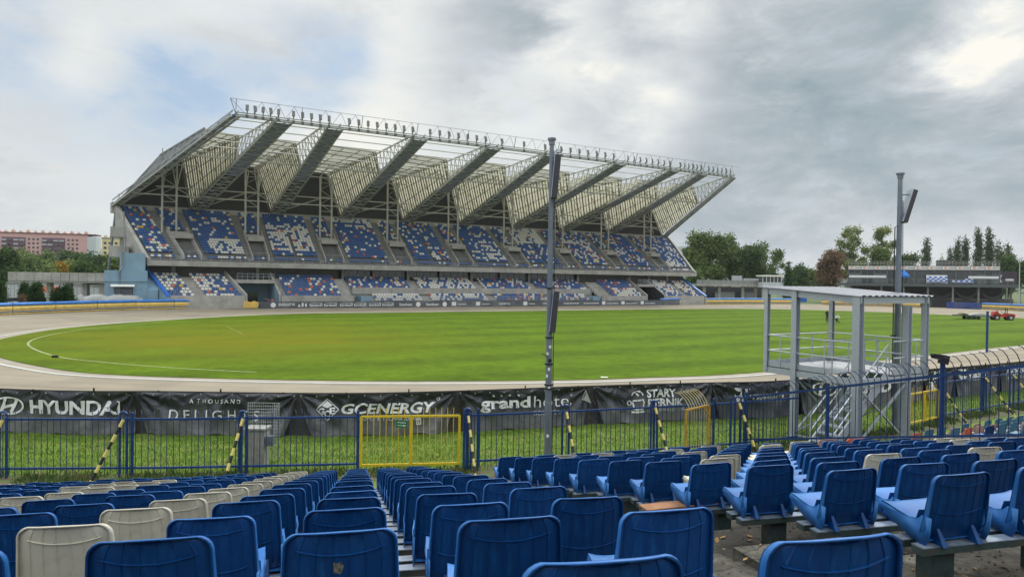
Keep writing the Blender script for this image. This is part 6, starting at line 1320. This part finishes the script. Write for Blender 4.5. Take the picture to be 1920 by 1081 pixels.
for a in (('leafy_tree', 8, 468, 44, 150, 'dark tree at the left photo edge', 'dark_foliage', 'round', 3200, .42, .35),
          ('leafy_tree', 36, 470, 40, 320, 'yellow-green tree in front of the pink block', 'light_foliage', 'round', 2000, .8, .35),
          ('leafy_tree', 62, 478, 44, 330, 'dark tree second from the left below the pink block', 'dark_foliage', 'round', 2200, .8, .35),
          ('leafy_tree', 92, 474, 40, 300, 'mid green tree below the middle of the pink block', 'mid_foliage', 'round', 2200, .75, .35),
          ('leafy_tree', 122, 471, 42, 310, 'dark tree below the right half of the pink block', 'dark_foliage', 'round', 2200, .75, .35),
          ('leafy_tree', 150, 474, 36, 300, 'dark tree below the pale end wall of the pink block', 'dark_foliage', 'round', 2200, .75, .35),
          ('conifer', 170, 470, 22, 260, 'pointed dark spruce between the pink and yellow blocks', 'hedge_foliage', 'cone', 1500, .6, .35),
          ('leafy_tree', 196, 478, 36, 240, 'dark tree in front of the yellow block', 'dark_foliage', 'round', 2200, .6, .35),
          ('leafy_tree', 214, 486, 36, 170, 'bright green tree seen under the grandstand end', 'mid_foliage', 'round', 2000, .45, .35),
          ('leafy_tree', 64, 485, 58, 200, 'wide green tree behind the concrete walkway', 'mid_foliage', 'round', 3200, .5, .35),
          ('leafy_tree', 112, 490, 24, 165, 'orange-yellow autumn tree behind the walkway', 'yellow_foliage', 'round', 1400, .36, .35),
          ('leafy_tree', 136, 489, 26, 170, 'pale yellow-green tree right of the orange one', 'light_foliage', 'round', 1400, .36, .35),
          ('leafy_tree', 92, 496, 24, 160, 'olive tree left of the orange one', 'light_foliage', 'round', 1200, .36, .35),
          ('leafy_tree', 163, 492, 44, 135, 'dark green rounded tree above the right end of the walkway', 'dark_foliage', 'round', 2800, .32, .35),
          ('leafy_tree', 22, 492, 44, 175, 'dark green tree above the left end of the walkway', 'dark_foliage', 'round', 2600, .42, .35)): tree(*a, group=TL)
HG = 'dark evergreen shrubs behind the left air fence'
for a in (('evergreen_shrub', 2, 527, 20, 98, 'tall dark evergreen shrub cut by the left photo edge', 'hedge_foliage', 'bush', 2400, .16, .6),
          ('evergreen_shrub', 47, 528, 24, 100, 'left one of a pair of dark evergreen shrubs', 'hedge_foliage', 'bush', 2600, .16, .6),
          ('evergreen_shrub', 70, 528, 28, 100, 'right one of a pair of dark evergreen shrubs, left of the red car', 'hedge_foliage', 'bush', 2800, .16, .6),
          ('evergreen_shrub', 110, 530, 26, 101, 'dark evergreen shrub just right of the red car', 'hedge_foliage', 'bush', 2600, .16, .6),
          ('evergreen_shrub', 126, 529, 22, 101, 'dark evergreen shrub beside the grey tarpaulin heap', 'hedge_foliage', 'bush', 2600, .16, .6),
          ('evergreen_shrub', 42, 551, 10, 97, 'small brown dry shrub in front of the evergreen pair', 'brown_foliage', 'bush', 700, .12, .6)): tree(*a, group=HG)
# ------------------------------------------------------------------ hills
hm = MB()
def hill(u, v, x0, x1, d0, d1, h, sd): 
    x = x0 + (x1 - x0) * u; y = d0 + (d1 - d0) * v; return Vector((x, y, h * math.sin(math.pi * v * .5) * (.72 + .28 * math.sin(u * 7 + sd) + .08 * math.sin(u * 23 + sd * 2)) * math.sin(math.pi * min(1, max(0, u))) ** .4 - 2))
hm.grid(lambda u, v: hill(u, v, 400, 3400, 2900, 4200, 125, 1), 60, 8); hm.grid(lambda u, v: hill(u, v, -2600, 300, 1800, 2700, 60, 3), 60, 8)
struct('hills', hm, M('hill_woods', (.035, .06, .035), .95, var=.3, scale=.01, col2=(.06, .09, .05), mixscale=.004), smooth=True)
wd_ = bpy.data.objects.new('far_woods', None); COL.objects.link(wd_); OFF[wd_.name] = Vector((0, 0, 0)); tag(wd_, 'band of far woodland along the horizon behind the buildings', 'woodland', kind='stuff')
bl = []
for i in range(90):
    px = -400 + i * 28; d = rnd.uniform(420, 640); p = P(px, 0, d); bl.append((p.x, d, rnd.uniform(3, 7), rnd.uniform(8, 16), 8, rnd.uniform(5, 9.5)))
crown_mesh('crown', bl, 16000, 1.5, 'distant_foliage', wd_, 99, fill=.7)

# ------------------------------------------------------------------ apartment blocks
def frame(p, q):
    p, q = Vector(p), Vector(q); d = (q - p); Lh = d.length; d.normalize(); n = Vector((d.y, -d.x, 0))
    return lambda t, o, z: p + d * t + n * -o + Vector((0, 0, z)), Lh, d, n
def fbox(m, V, t0, t1, o0, o1, z0, z1, mi=0): m.hexa([V(t, o, z0) for t, o in ((t0, o0), (t1, o0), (t1, o1), (t0, o1))], [V(t, o, z1) for t, o in ((t0, o0), (t1, o0), (t1, o1), (t0, o1))], mi)
def xy(px, d): p = P(px, hor(px), d); return (p.x, p.y, 0)
V, Lh, d_, n_v = frame(xy(-90, 430), xy(163, 452)); e = thing('apartment_block', tuple(V(Lh / 2, 0, 0)), 'long pink apartment block with purple balcony bays on the left skyline', 'building'); H = 31.0
m = MB(); fbox(m, V, 0, Lh, 0, 12, 0, H); m.build('wall', pink_wall, e); m = MB(); fbox(m, V, Lh + .01, Lh + 5, -.2, 12, 0, H - .9); m.build('end_wall', pale_wall, e)
m = MB(); fbox(m, V, -.3, Lh + 5.2, -.4, 12.4, H, H + .7); rf = m.build('roof_edge', M('dark_red_edge', (.16, .06, .06), .8), e)
m = MB()
for i in range(18): t = Lh * (i + .4) / 18; fbox(m, V, t, t + 1.5, 3, 6, H + .7, H + 1.5 + .6 * (i % 2)); fbox(m, V, t + .5, t + 1.0, 3.5, 5, H + 1.4, H + 2.2 + .6 * (i % 2))
m.build('chimney', salmon_wall, rf); purple = M('purple_balcony', (.13, .08, .11), .8, var=.15); pb_ = M('pale_balcony', (.38, .36, .38), .8, var=.2)
t = 4
while t < Lh - 8:
    m = MB(); fbox(m, V, t, t + 13, -.3, -.01, 2, H - 2.4, 0)
    for f in range(10):
        z = 2.5 + f * 2.65
        for j in range(4): fbox(m, V, t + .3 + j * 3.2, t + 2.9 + j * 3.2, -1.1, -.31, z, z + 1.0, 1 if rnd.random() < .55 else 0)
    m.build('balcony_bay', [purple, pb_], e); m = MB()
    for f in range(10):
        for j in range(3): fbox(m, V, t + 14.3 + j * 2.4, t + 15.6 + j * 2.4, -.06, -.005, 3 + f * 2.65, 4.3 + f * 2.65)
    if t + 22 < Lh: m.build('window', glass, e)
    t += 22
V, Lh, d_, n_v = frame(xy(190, 400), xy(236, 404)); e = thing('apartment_block', tuple(V(Lh / 2, 0, 0)), 'pale yellow apartment block with salmon base left of the grandstand', 'building')
m = MB(); fbox(m, V, 0, Lh + 8, 0, 12, 11.5, 26.3); m.build('wall', yellow_wall, e); m = MB(); fbox(m, V, 0, Lh + 8, 0, 12, 0, 11.49); m.build('lower_wall', salmon_wall, e); m = MB(); fbox(m, V, -.2, Lh + 8.2, -.2, 12.2, 26.3, 26.9); rf = m.build('roof_edge', truss_grey, e); m = MB()
for t in (.5, 3.4, 6.6, 10.2): fbox(m, V, t, t + 1.4, 3, 5, 26.9, 28.3)
m.build('chimney', yellow_wall, rf); m = MB()
for f in range(8):
    for j in range(7): fbox(m, V, 1 + j * 2.8 - .3 * (j % 2), 2.5 + j * 2.8 - .3 * (j % 2), -.06, -.005, 3.4 + f * 2.8, 4.8 + f * 2.8)
m.build('window', glass, e)
V, Lh, d_, n_v = frame(xy(176, 520), xy(189, 520)); e = thing('apartment_block', tuple(V(Lh / 2, 0, 0)), 'small pale block between the pink and yellow blocks', 'building'); m = MB(); fbox(m, V, 0, Lh, 0, 10, 0, 25.5); m.build('wall', pale_wall, e); m = MB()
for f in range(7): fbox(m, V, .8, Lh - .8, -.06, -.005, 4 + f * 3, 5.4 + f * 3)
m.build('window', glass, e)
V, Lh, d_, n_v = frame(xy(1276, 330), xy(1296, 330)); e = thing('apartment_block', tuple(V(Lh / 2, 0, 0)), 'pale grey block showing between the grandstand end and the trees', 'building'); m = MB(); fbox(m, V, 0, Lh, 0, 12, 0, 22.5); m.build('wall', pale_wall, e); m = MB()
for f in range(7): fbox(m, V, .5, Lh - .6, -.3, -.005, 3 + f * 2.9, 4.2 + f * 2.9)
m.build('window', glass, e)
p = P(36, 500, 210); e = thing('house', (p.x, p.y, 0), 'small house with a steep red roof among the trees at left', 'house'); m = MB(); m.box((p.x, p.y, 3), (9, 8, 6)); m.build('wall', pale_wall, e); m = MB()
m.extrude([Vector((p.x - 5, p.y - 4.4, 5.6)), Vector((p.x + 5, p.y - 4.4, 5.6)), Vector((p.x + 3.6, p.y - 4.4, 8.6)), Vector((p.x - 1.5, p.y - 4.4, 8.6))], Vector((0, 8.8, 0))); m.box((p.x + 3.4, p.y, 9), (.7, .7, 1.6)); m.build('roof', roof_red, e)
# ------------------------------------------------------------------ concrete walkways
def walkway(p, q, zt, label, piers, rail=False):
    V, Lh, d_, n_v = frame(p, q); e = thing('raised_walkway', tuple(V(Lh / 2, 0, 0)), label, 'walkway'); m = MB(); fbox(m, V, 0, Lh, 0, 5, zt - 1.6, zt - 1.0); fbox(m, V, 0, Lh, .02, .2, zt - .99, zt - .9); m.build('deck', stand_conc, e)
    if rail:
        m = MB(); fbox(m, V, 0, Lh, .05, .1, zt - .98, zt + .05); m.build('parapet', M('grey_rail_panel', (.26, .27, .27), .7, var=.1), e); m = MB()
        for i in range(int(Lh / 1.6)): m = MB(); fbox(m, V, i * 1.6, i * 1.6 + .08, -.02, .04, zt - 1, zt + .15); m.build('rail_post', truss_grey, e)
    else:
        m = MB(); n_ = int(Lh / 1.35)
        for i in range(n_): fbox(m, V, i * Lh / n_ + .04, (i + 1) * Lh / n_ - .04, -.12, .015, zt - 1.35, zt)
        m.build('parapet', stand_conc, e)
    for t in piers: m = MB(); fbox(m, V, t - .35, t + .35, 1.2, 1.9, 0, zt - 1.61); m.build('pier', stand_conc, e)
    return e, V, Lh
e, V, Lh = walkway(xy(15, 108), xy(197, 108), 5.45, 'raised concrete walkway with panelled parapet joining the left end of the grandstand', (5.5, 8.6, 11.2, 13.8)); m = MB(); fbox(m, V, Lh - 1.3, Lh, .5, 4, 0, 3.8); m.build('end_wall', stand_conc, e)
e, V, Lh = walkway(xy(1306, 188), xy(1446, 188), 5.95, 'raised concrete walkway with grey parapet right of the grandstand', (2.5, 6.6, 13, 16.5), True)
m = MB(); fbox(m, V, 0, Lh, 7, 7.3, 0, 4.2); m.build('rear_wall', wall_dark, e)
for x0, x1, z0, z1, lab in ((1374, 1391, 5.2, 7.3, 'grey metal cabinet standing on the right walkway'), (1394, 1423, 5.2, 6.6, 'long low grey plant unit on the right walkway')):
    V2, L2, _, _ = frame(xy(x0, 190), xy(x1, 190)); m = MB(); fbox(m, V2, 0, L2, 0, 1.2, z0 - .3, z1); fbox(m, V2, L2 * .48, L2 * .52, -.05, 0, z0 + .1, z1 - .2); tag(m.build('metal_cabinet', M('pale_cabinet', (.38, .40, .41), .6)), lab, 'cabinet')
V2, L2, _, _ = frame(xy(1430, 184), xy(1465, 184)); e = thing('booth', tuple(V2(2, 0, 0)), 'small glazed booth with a flat white roof at the end of the right walkway', 'booth'); m = MB(); fbox(m, V2, -.4, L2 + .4, -.4, 4, 7.1, 7.5); m.build('roof', white_paint, e); m = MB(); fbox(m, V2, 0, L2, 0, 3.5, 4.2, 5.6); m.build('wall', pale_wall, e); m = MB(); fbox(m, V2, .1, L2 - .1, .1, 3.4, 5.6, 7.1); g_ = m.build('window', glass, e); m = MB()
for i in range(6): t = L2 * i / 5; fbox(m, V2, t - .06, t + .06, -.02, .08, 5.6, 7.1)
m.build('window_frame', white_paint, g_); m = MB()
for t in (.4, L2 - .4): fbox(m, V2, t - .2, t + .2, .5, .9, 0, 4.2)
m.build('leg', stand_conc, e)
# ------------------------------------------------------------------ pavilion on the far bend
V, Lh, d_, n_v = frame(xy(1590, 180), xy(1874, 166)); e = thing('pavilion', tuple(V(Lh / 2, 0, 0)), 'long dark pavilion with glazed upper floor, white sign band and roof railing', 'building'); ZR, ZS, ZD = 10.15, 9.15, 5.75
m = MB(); fbox(m, V, 0, Lh, 0, 7, ZS, ZR); rf = m.build('roof', truss_grey, e); m = MB(); sg_ = []
nb = 11
for i in range(nb): fbox(m, V, Lh * i / nb + .06, Lh * (i + 1) / nb - .06, -.12, -.01, ZS + .05, ZR - .12)
sb_ = m.build('sign_band', M('pale_sign_panel', (.62, .62, .60), .6, var=.04), e); om = M('orange_mark', (.60, .16, .05), .6)
m = MB()
for i in range(nb): t = Lh * (i + .18) / nb; fbox(m, V, t, t + .6, -.15, -.125, ZS + .25, ZS + .38); fbox(m, V, t, t + .18, -.15, -.125, ZS + .38, ZS + .62); fbox(m, V, t, t + .6, -.15, -.125, ZS + .62, ZS + .75)
m.build('emblem', om, sb_); m = MB()
for i in range(nb): t = Lh * (i + .18) / nb + .9; fbox(m, V, t, t + 1.6, -.15, -.125, ZS + .38, ZS + .6)
m.build('lettering', M('sign_grey', (.26, .26, .25), .6), sb_)
m = MB(); n_ = 44
for z in (.4, .75, 1.1): m.tube([V(0, .1, ZR + z), V(Lh, .1, ZR + z)], .022, 4)
for i in range(n_ + 1): t = Lh * i / n_; m.tube([V(t, .1, ZR), V(t, .1, ZR + 1.1)], .03, 4)
m.build('roof_railing', truss_white, rf)
m = MB(); fbox(m, V, Lh * .61, Lh * .70, 2, 4, ZR + .02, ZR + 1.5); m.build('roof_unit', wall_dark, rf)
m = MB(); fbox(m, V, 0, Lh, .3, 6.5, ZD, ZS - .01); m.build('wall', glass, e); m = MB()
for i in range(2 * nb + 1): t = Lh * i / (2 * nb); fbox(m, V, t - (.14 if i % 2 == 0 else .07), t + (.14 if i % 2 == 0 else .07), .1, .32, ZD, ZS - .01)
for i in (0, 1, 2, 9.5, 10):
    if i != 1: fbox(m, V, Lh * i / nb, Lh * min(nb, i + 1) / nb, .2, .31, ZD, ZD + 1.3); fbox(m, V, Lh * i / nb, Lh * min(nb, i + 1) / nb, .18, .3, ZD + 2.0, ZD + 2.5)
m.build('window_frame', M('frame_grey', (.09, .10, .11), .5), e); m = MB()
for i, j in ((0, 3), (8.8, 11)): fbox(m, V, Lh * i / nb + .2, Lh * j / nb - .2, .02, .08, ZD + 1.35, ZD + 1.95)
m.build('white_strip', vinyl_white, e)
Vd, Ld, _, _ = frame(xy(1568, 181), xy(1906, 164)); m = MB(); fbox(m, Vd, 0, Ld, -2.6, 6, ZD - .75, ZD - .02); m.build('deck', M('deck_grey', (.075, .09, .092), .7, var=.1), e); m = MB(); fbox(m, Vd, .3, Ld - 3, -2.5, -2.45, ZD, ZD + 1.0); m.build('balustrade', M('grey_glass', (.09, .11, .12), .3, var=.1), e) if False else None
m = MB()
for z in (.5, 1.0): m.tube([Vd(.3, -2.5, ZD + z), Vd(Ld - 1, -2.5, ZD + z)], .035, 4)
for i in range(34): t = .3 + (Ld - 1.3) * i / 33; m.tube([Vd(t, -2.5, ZD), Vd(t, -2.5, ZD + 1)], .035, 4)
m.build('deck_railing', truss_grey, e)
m = MB(); fbox(m, V, 1, Lh + 1, 3, 7, 2.3, ZD - .76); m.build('lower_wall', wall_dark, e); m = MB(); fbox(m, V, 2, Lh + 3, 1.2, 7, 0, 2.3); m.build('concrete_base', M('base_concrete', (.15, .145, .135), .9, var=.15, scale=.6), e)
for t in (Lh * .42, Lh * .58, Lh * .73, Lh * .88): m = MB(); fbox(m, V, t, t + 4.2, 1.12, 1.19, 0, 1.7); m.build('garage_door', panel_dark, e)
netm = M('grey_net', (.085, .09, .09), .9, var=.15)
for i in range(4):
    ta, tb = Lh * (.40 + .16 * i), Lh * (.40 + .16 * (i + 1)); m = MB(); m.grid(lambda u, v: V(ta + (tb - ta) * u, .8 - .2 * v, (ZD - 1.1) - 1.9 * (1 - (2 * u - 1) ** 2) - .75 * (.3 + .7 * (1 - (2 * u - 1) ** 4)) * v), 20, 3); m.grid(lambda u, v: V(ta + (tb - ta) * u, .86 - .2 * v, (ZD - 1.1) - 1.9 * (1 - (2 * u - 1) ** 2) - .75 * (.3 + .7 * (1 - (2 * u - 1) ** 4)) * v), 20, 3); m.build('draped_net', netm, e)
for t in (.5, Lh * .25, Lh * .4, Lh * .56, Lh * .72, Lh * .88, Lh + 4.2): m = MB(); fbox(m, Vd, t + 2, t + 2.4, -1.5, -1.1, 0, ZD - .76); m.build('column', truss_grey, e)
# blue and white seat blocks on the deck
for a0_, a1_, lab in ((1737, 1777, 'left block of blue and white tarpaulin covered seats on the pavilion deck'), (1785, 1825, 'right block of blue and white covered seats on the pavilion deck')):
    Vs, Ls, _, _ = frame(xy(a0_, 170), xy(a1_, 168)); m = MB(); n_ = 8
    for r_ in range(3):
        for i in range(n_): t = Ls * i / n_; fbox(m, Vs, t + .02, t + Ls / n_ - .02, r_ * .55, r_ * .55 + .12, ZD + .3 + r_ * .3, ZD + .9 + r_ * .42, (i + r_) % 2); fbox(m, Vs, t + .02, t + Ls / n_ - .02, r_ * .55 - .4, r_ * .55 - .01, ZD + .3 + r_ * .3, ZD + .38 + r_ * .3, (i + r_ + 1) % 2)
    fbox(m, Vs, 0, Ls, 1.3, 1.4, ZD, ZD + 2.1, 0); tag(m.build('seat_block', [vinyl_white, bright_blue]), lab, 'seat block')
c = Vector(xy(1694, 172)); m = MB(); m.v = []; apex = c + UZ * (ZD + 3.4)
for i in range(6): a, b = i * math.pi / 3, (i + 1) * math.pi / 3; pa, pb2 = c + Vector((1.5 * math.cos(a), 1.2 * math.sin(a), ZD + 2.0)), c + Vector((1.5 * math.cos(b), 1.2 * math.sin(b), ZD + 2.0)); m.poly([pa, pb2, apex]); m.poly([pa - UZ * .5, pb2 - UZ * .5, pb2, pa])
e = thing('parasol', tuple(c + UZ * ZD), 'bright blue parasol on the pavilion deck right of the far mast', 'parasol'); m.build('canopy', M('blue_canvas', (.02, .16, .55), .7), e); m = MB(); m.tube([c + UZ * (ZD - .1), c + UZ * (ZD + 3.3)], .05, 6); m.build('pole', truss_grey, e)
q = Vector(xy(1884, 172)); m = MB(); m.box(q + Vector((1, 1, ZD + 1.6)), (5.2, .1, 3.4)); o = m.build('dark_banner', M('purple_black_board', (.045, .03, .05), .7)); tag(o, 'dark board with a white cup mark at the right end of the pavilion deck', 'board'); m = MB(); m.tube([q + Vector((-.6, .92, ZD + .6)), q + Vector((-.6, .92, ZD + 1.4)), q + Vector((-.6, .92, ZD + 2.4))], [.3, .1, .45], 8); m.box(q + Vector((1.8, .93, ZD + 1.2)), (2.0, .03, .5)); m.build('emblem', vinyl_white, o)
for px, d, h, lab in ((1911, 150, 11.5, 'slim pale lamp post near the right photo edge'), (1888, 175, 8.6, 'short pale pole behind the right end of the pavilion')):
    p = Vector(xy(px, d)); e = thing('lamp_post', tuple(p), lab, 'lamp post'); m = MB(); m.tube([p, p + UZ * h], [.12, .07], 8); m.build('pole', truss_white, e); m = MB(); m.box(p + Vector((.4, 0, h)), (.9, .25, .12)); m.build('lamp_head', truss_white, e)
# ------------------------------------------------------------------ vehicles
p = G(1880, 600); e = thing('tractor', tuple(p), 'small red tractor with twin black exhausts parked at the edge of the grass', 'tractor'); dt = Vector((.97, -.2, 0)).normalized(); nt_ = Vector((.2, .97, 0)).normalized()
def TP(x, y, z): return p + dt * x + nt_ * y + UZ * z
m = MB()
for pr, w_ in (([(.2, .55), (1.55, .45), (1.62, .75), (1.5, 1.0), (.2, 1.1)], .75), ([(-1.5, .5), (.15, .5), (.15, .85), (-.3, .9), (-1.4, .95)], .7), ([(-1.45, .9), (-.85, .9), (-.8, 1.25), (-1.0, 1.4), (-1.3, 1.3)], 1.1)): m.extrude([TP(x, -w_ / 2, z) for x, z in pr], nt_ * w_)
m.build('body', red_paint, e)
for x, y in ((-1.05, -.62), (-1.05, .62), (.85, -.62), (.85, .62)):
    m = MB(); r_ = .42; m.tube([TP(x, y - .14, r_), TP(x, y + .14, r_)], r_, 18); wl_ = m.build('tyre', rubber, e); m = MB(); m.tube([TP(x, y - .16, r_), TP(x, y + .16, r_)], .2, 12); m.build('rim', vinyl_grey, wl_)
m = MB(); [m.tube([TP(x, 0, .9), TP(x, 0, 1.95)], .06, 6) for x in (.35, .62)]; m.build('exhaust', black_paint, e); m = MB(); m.extrude([TP(x, -.25, z) for x, z in ((-.75, .9), (-.3, .9), (-.3, 1.0), (-.62, 1.05), (-.75, 1.45), (-.85, 1.4))], nt_ * .5); m.build('driver_seat', black_paint, e)
m = MB(); m.tube([TP(-.0, 0, 1.0), TP(-.2, 0, 1.35)], .03, 6); m.tube([TP(-.2, -.2, 1.36), TP(-.2, .2, 1.36)], .03, 6); m.build('steering_wheel', black_paint, e)
p = G(1824, 598.5); e = thing('trailer', tuple(p), 'flat low trailer with a pale sheet on top, hitched beside the red tractor', 'trailer'); m = MB(); m.bar(TP(-2.6, 0, .62), TP(2.3, 0, .52), 1.8, .14); m.bar(TP(2.2, 0, .5), TP(3.1, 0, .45), .12, .1); m.build('bed', panel_dark, e)
m = MB(); m.extrude([TP(x, -.8, z) for x, z in ((-.6, .62), (2.1, .62), (2.0, .82), (.8, .98), (-.4, .86))], nt_ * 1.6); m.build('covered_load', tarp, e); m = MB(); m.extrude([TP(x, -.7, z) for x, z in ((-2.2, .66), (-.8, .66), (-1.1, .9), (-1.6, .98))], nt_ * 1.4); m.build('soil_heap', dirt_m, e)
for x, y in ((-.9, -.75), (-.2, -.75), (.5, -.75), (-.9, .75), (-.2, .75), (.5, .75)): m = MB(); m.tube([TP(x, y - .1, .27), TP(x, y + .1, .27)], .27, 14); m.build('wheel', rubber, e)
def car(px, d, mt_, label, L_=4.2):
    p = Vector(xy(px, d)); e = thing('parked_car', tuple(p), label, 'car', 'cars parked behind the left air fence'); m = MB(); m.extrude([p + Vector((x, -.85, z)) for x, z in ((-L_ / 2, .3), (L_ / 2, .3), (L_ / 2, .75), (L_ / 2 - .9, .92), (-L_ / 2 + .1, .95), (-L_ / 2, .7))], Vector((0, 1.7, 0))); m.build('body', mt_, e); m = MB(); m.extrude([p + Vector((x, -.75, z)) for x, z in ((-L_ / 2 + .3, .94), (L_ / 2 - 1.0, .91), (L_ / 2 - 1.7, 1.42), (-L_ / 2 + .8, 1.42))], Vector((0, 1.5, 0))); m.build('windows', glass, e)
    for x in (-L_ / 2 + .8, L_ / 2 - .8):
        for y in (-.8, .8): m = MB(); m.tube([p + Vector((x, y - .1, .32)), p + Vector((x, y + .1, .32))], .32, 14); m.build('wheel', rubber, e)
car(13, 106, M('silver_car', (.35, .37, .40), .3, .4), 'silver car behind the air fence near the left photo edge'); car(32, 108, M('dark_car', (.03, .035, .05), .3, .3), 'dark car behind the air fence left of the evergreen pair'); car(93, 112, M('deep_blue_car', (.02, .03, .08), .3, .3), 'dark blue car in the gap between the evergreen shrubs')
p = Vector(xy(93, 124)); e = thing('red_stall', tuple(p), 'small orange-red covered stall seen between the evergreen shrubs', 'stall'); m = MB(); m.hexa([p + Vector(v) for v in ((-1.3, -1, 2.0), (1.3, -1, 2.0), (1.3, 1, 2.0), (-1.3, 1, 2.0))], [p + Vector(v) for v in ((-.9, -.6, 3.0), (.9, -.6, 3.0), (.9, .6, 3.0), (-.9, .6, 3.0))]); m.build('roof', M('orange_red', (.55, .09, .03), .6), e); m = MB(); m.box(p + UZ * 1, (2.3, 1.8, 2.0)); m.build('wall', vinyl_white, e)
for x0, x1, h, lab in ((6, 40, 3.3, 'long white container wall behind the evergreen pair'), (78, 134, 3.4, 'long white shed behind the walkway pier'), (136, 176, 3.0, 'white shed wall under the right part of the walkway')):
    V2, L2, _, _ = frame(xy(x0, 128), xy(x1, 128)); m = MB(); fbox(m, V2, 0, L2, 0, 3, 0, h, 0); fbox(m, V2, -.1, L2 + .1, -.1, 3.1, h, h + .25, 1); [fbox(m, V2, L2 * i / 5, L2 * i / 5 + .06, -.03, 0, 0, h, 1) for i in range(6)]; tag(m.build('white_shed', [M('shed_white', (.42, .44, .47), .7, var=.08), truss_grey]), lab, 'shed')
for x0, x1, lab in ((1345, 1378, 'pale van-sized shed under the right walkway'), (1398, 1418, 'small white shed near the booth leg under the right walkway')):
    V2, L2, _, _ = frame(xy(x0, 192), xy(x1, 192)); m = MB(); fbox(m, V2, 0, L2, 0, 2, 0, 2.6, 0); fbox(m, V2, -.1, L2 + .1, -.1, 2.1, 2.6, 2.8, 1); tag(m.build('shed', [MATS['shed_white'], truss_grey]), lab, 'shed')
# ------------------------------------------------------------------ people
def person(loc, joints, radii, edges, clothes, label, h=1.72):
    """one continuous skinned body; joints are metres relative to the feet"""
    me = bpy.data.meshes.new('person'); me.from_pydata([tuple(j) for j in joints], edges, []); o = bpy.data.objects.new('person', me); COL.objects.link(o); md = o.modifiers.new('skin', 'SKIN')
    for v, r in zip(me.skin_vertices[0].data, radii): v.radius = (r, r)
    me.skin_vertices[0].data[0].use_root = True; s_ = o.modifiers.new('sub', 'SUBSURF'); s_.levels = 1; s_.render_levels = 1
    dg = bpy.context.evaluated_depsgraph_get(); dg.update(); m2 = bpy.data.meshes.new_from_object(o.evaluated_get(dg)); o.modifiers.clear(); o.data = m2; bpy.data.meshes.remove(me)
    for c in clothes[0]: m2.materials.append(c)
    for pl in m2.polygons: pl.material_index = clothes[1](pl.center); pl.use_smooth = True
    o.location = loc; o.name = 'person'; return tag(o, label, 'person')
ST = [(0, 0, .95), (0, 0, 1.15), (0, 0, 1.38), (0, 0, 1.50), (0, -.01, 1.62), (0, -.01, 1.70), (-.19, 0, 1.40), (-.25, -.02, 1.12), (-.20, -.18, .98), (.19, 0, 1.40), (.26, -.02, 1.14), (.22, -.20, 1.0), (-.09, 0, .90), (-.10, .02, .48), (-.10, 0, .06), (-.11, -.14, .04), (.09, 0, .90), (.10, .02, .48), (.11, 0, .06), (.12, -.14, .04)]
SR = [.13, .125, .15, .055, .095, .085, .07, .05, .038, .07, .05, .038, .095, .065, .05, .04, .095, .065, .05, .04]
SE = [(0, 1), (1, 2), (2, 3), (3, 4), (4, 5), (2, 6), (6, 7), (7, 8), (2, 9), (9, 10), (10, 11), (0, 12), (12, 13), (13, 14), (14, 15), (0, 16), (16, 17), (17, 18), (18, 19)]
dk = lambda top: ([skin, top, black_cloth], lambda c: 0 if c.z > 1.50 or (abs(c.x) > .18 and c.z < 1.03) else 1 if c.z > .93 else 2)
person(G(1551, 604, .03), [(x, y, z) for x, y, z in ST], SR, SE, dk(black_cloth), 'person in black standing upright on the far grass, holding something small')
KN = [(0, 0, .45), (.03, -.10, .65), (.06, -.2, .85), (.07, -.27, .96), (.08, -.33, 1.05), (.08, -.35, 1.13), (-.13, -.2, .86), (-.18, -.36, .62), (-.15, -.52, .45), (.24, -.2, .86), (.32, -.36, .62), (.28, -.52, .45), (-.1, 0, .42), (-.14, -.38, .46), (-.14, -.3, .06), (-.14, -.44, .04), (.1, 0, .42), (.16, -.32, .12), (.45, .12, .08), (.6, .14, .06)]
person(G(1568, 604.5, .03), KN, SR, SE, ([skin, vinyl_white, black_cloth], lambda c: 0 if c.z > 1.0 else 1 if c.z > .6 else 2), 'person crouching on the far grass beside the standing one')
person(Vector(xy(1830, 170)) + UZ * (ZD - .02), ST, SR, SE, dk(red_cloth), 'person in a red top standing on the pavilion deck')
for i, (px, lab, cl) in enumerate(((497, 'person in dark clothes leaning on the board left of the ENERGETYK sign', black_cloth), (503, 'person in a purple jacket in the middle of the group by the boards', M('purple_cloth', (.16, .03, .06), .9)), (510, 'person in a pink top at the right of the group by the boards', M('pink_cloth', (.4, .12, .14), .9)))):
    p = G(px, 577.2 + .3 * (i % 2)); p.z = 0; o = person(p, ST, SR, SE, dk(cl), lab); o.scale = (1, 1, .93)

# ------------------------------------------------------------------ distant haze
m = MB(); m.box((0, 2700, 62), (8200, 6100, 130)); hz = m.build('haze', []); hm_ = bpy.data.materials.new('haze_air'); hm_.use_nodes = True; n = hm_.node_tree.nodes; n.remove(n['Principled BSDF'])
pv = n.new('ShaderNodeVolumePrincipled'); pv.inputs['Density'].default_value = .00011; pv.inputs['Color'].default_value = (.86, .91, .96, 1); pv.inputs['Anisotropy'].default_value = .2; hm_.node_tree.links.new(pv.outputs[0], n['Material Output'].inputs['Volume']); hz.data.materials.append(hm_); tag(hz, 'thin pale haze over the distant hills and apartment blocks', 'haze', kind='stuff')
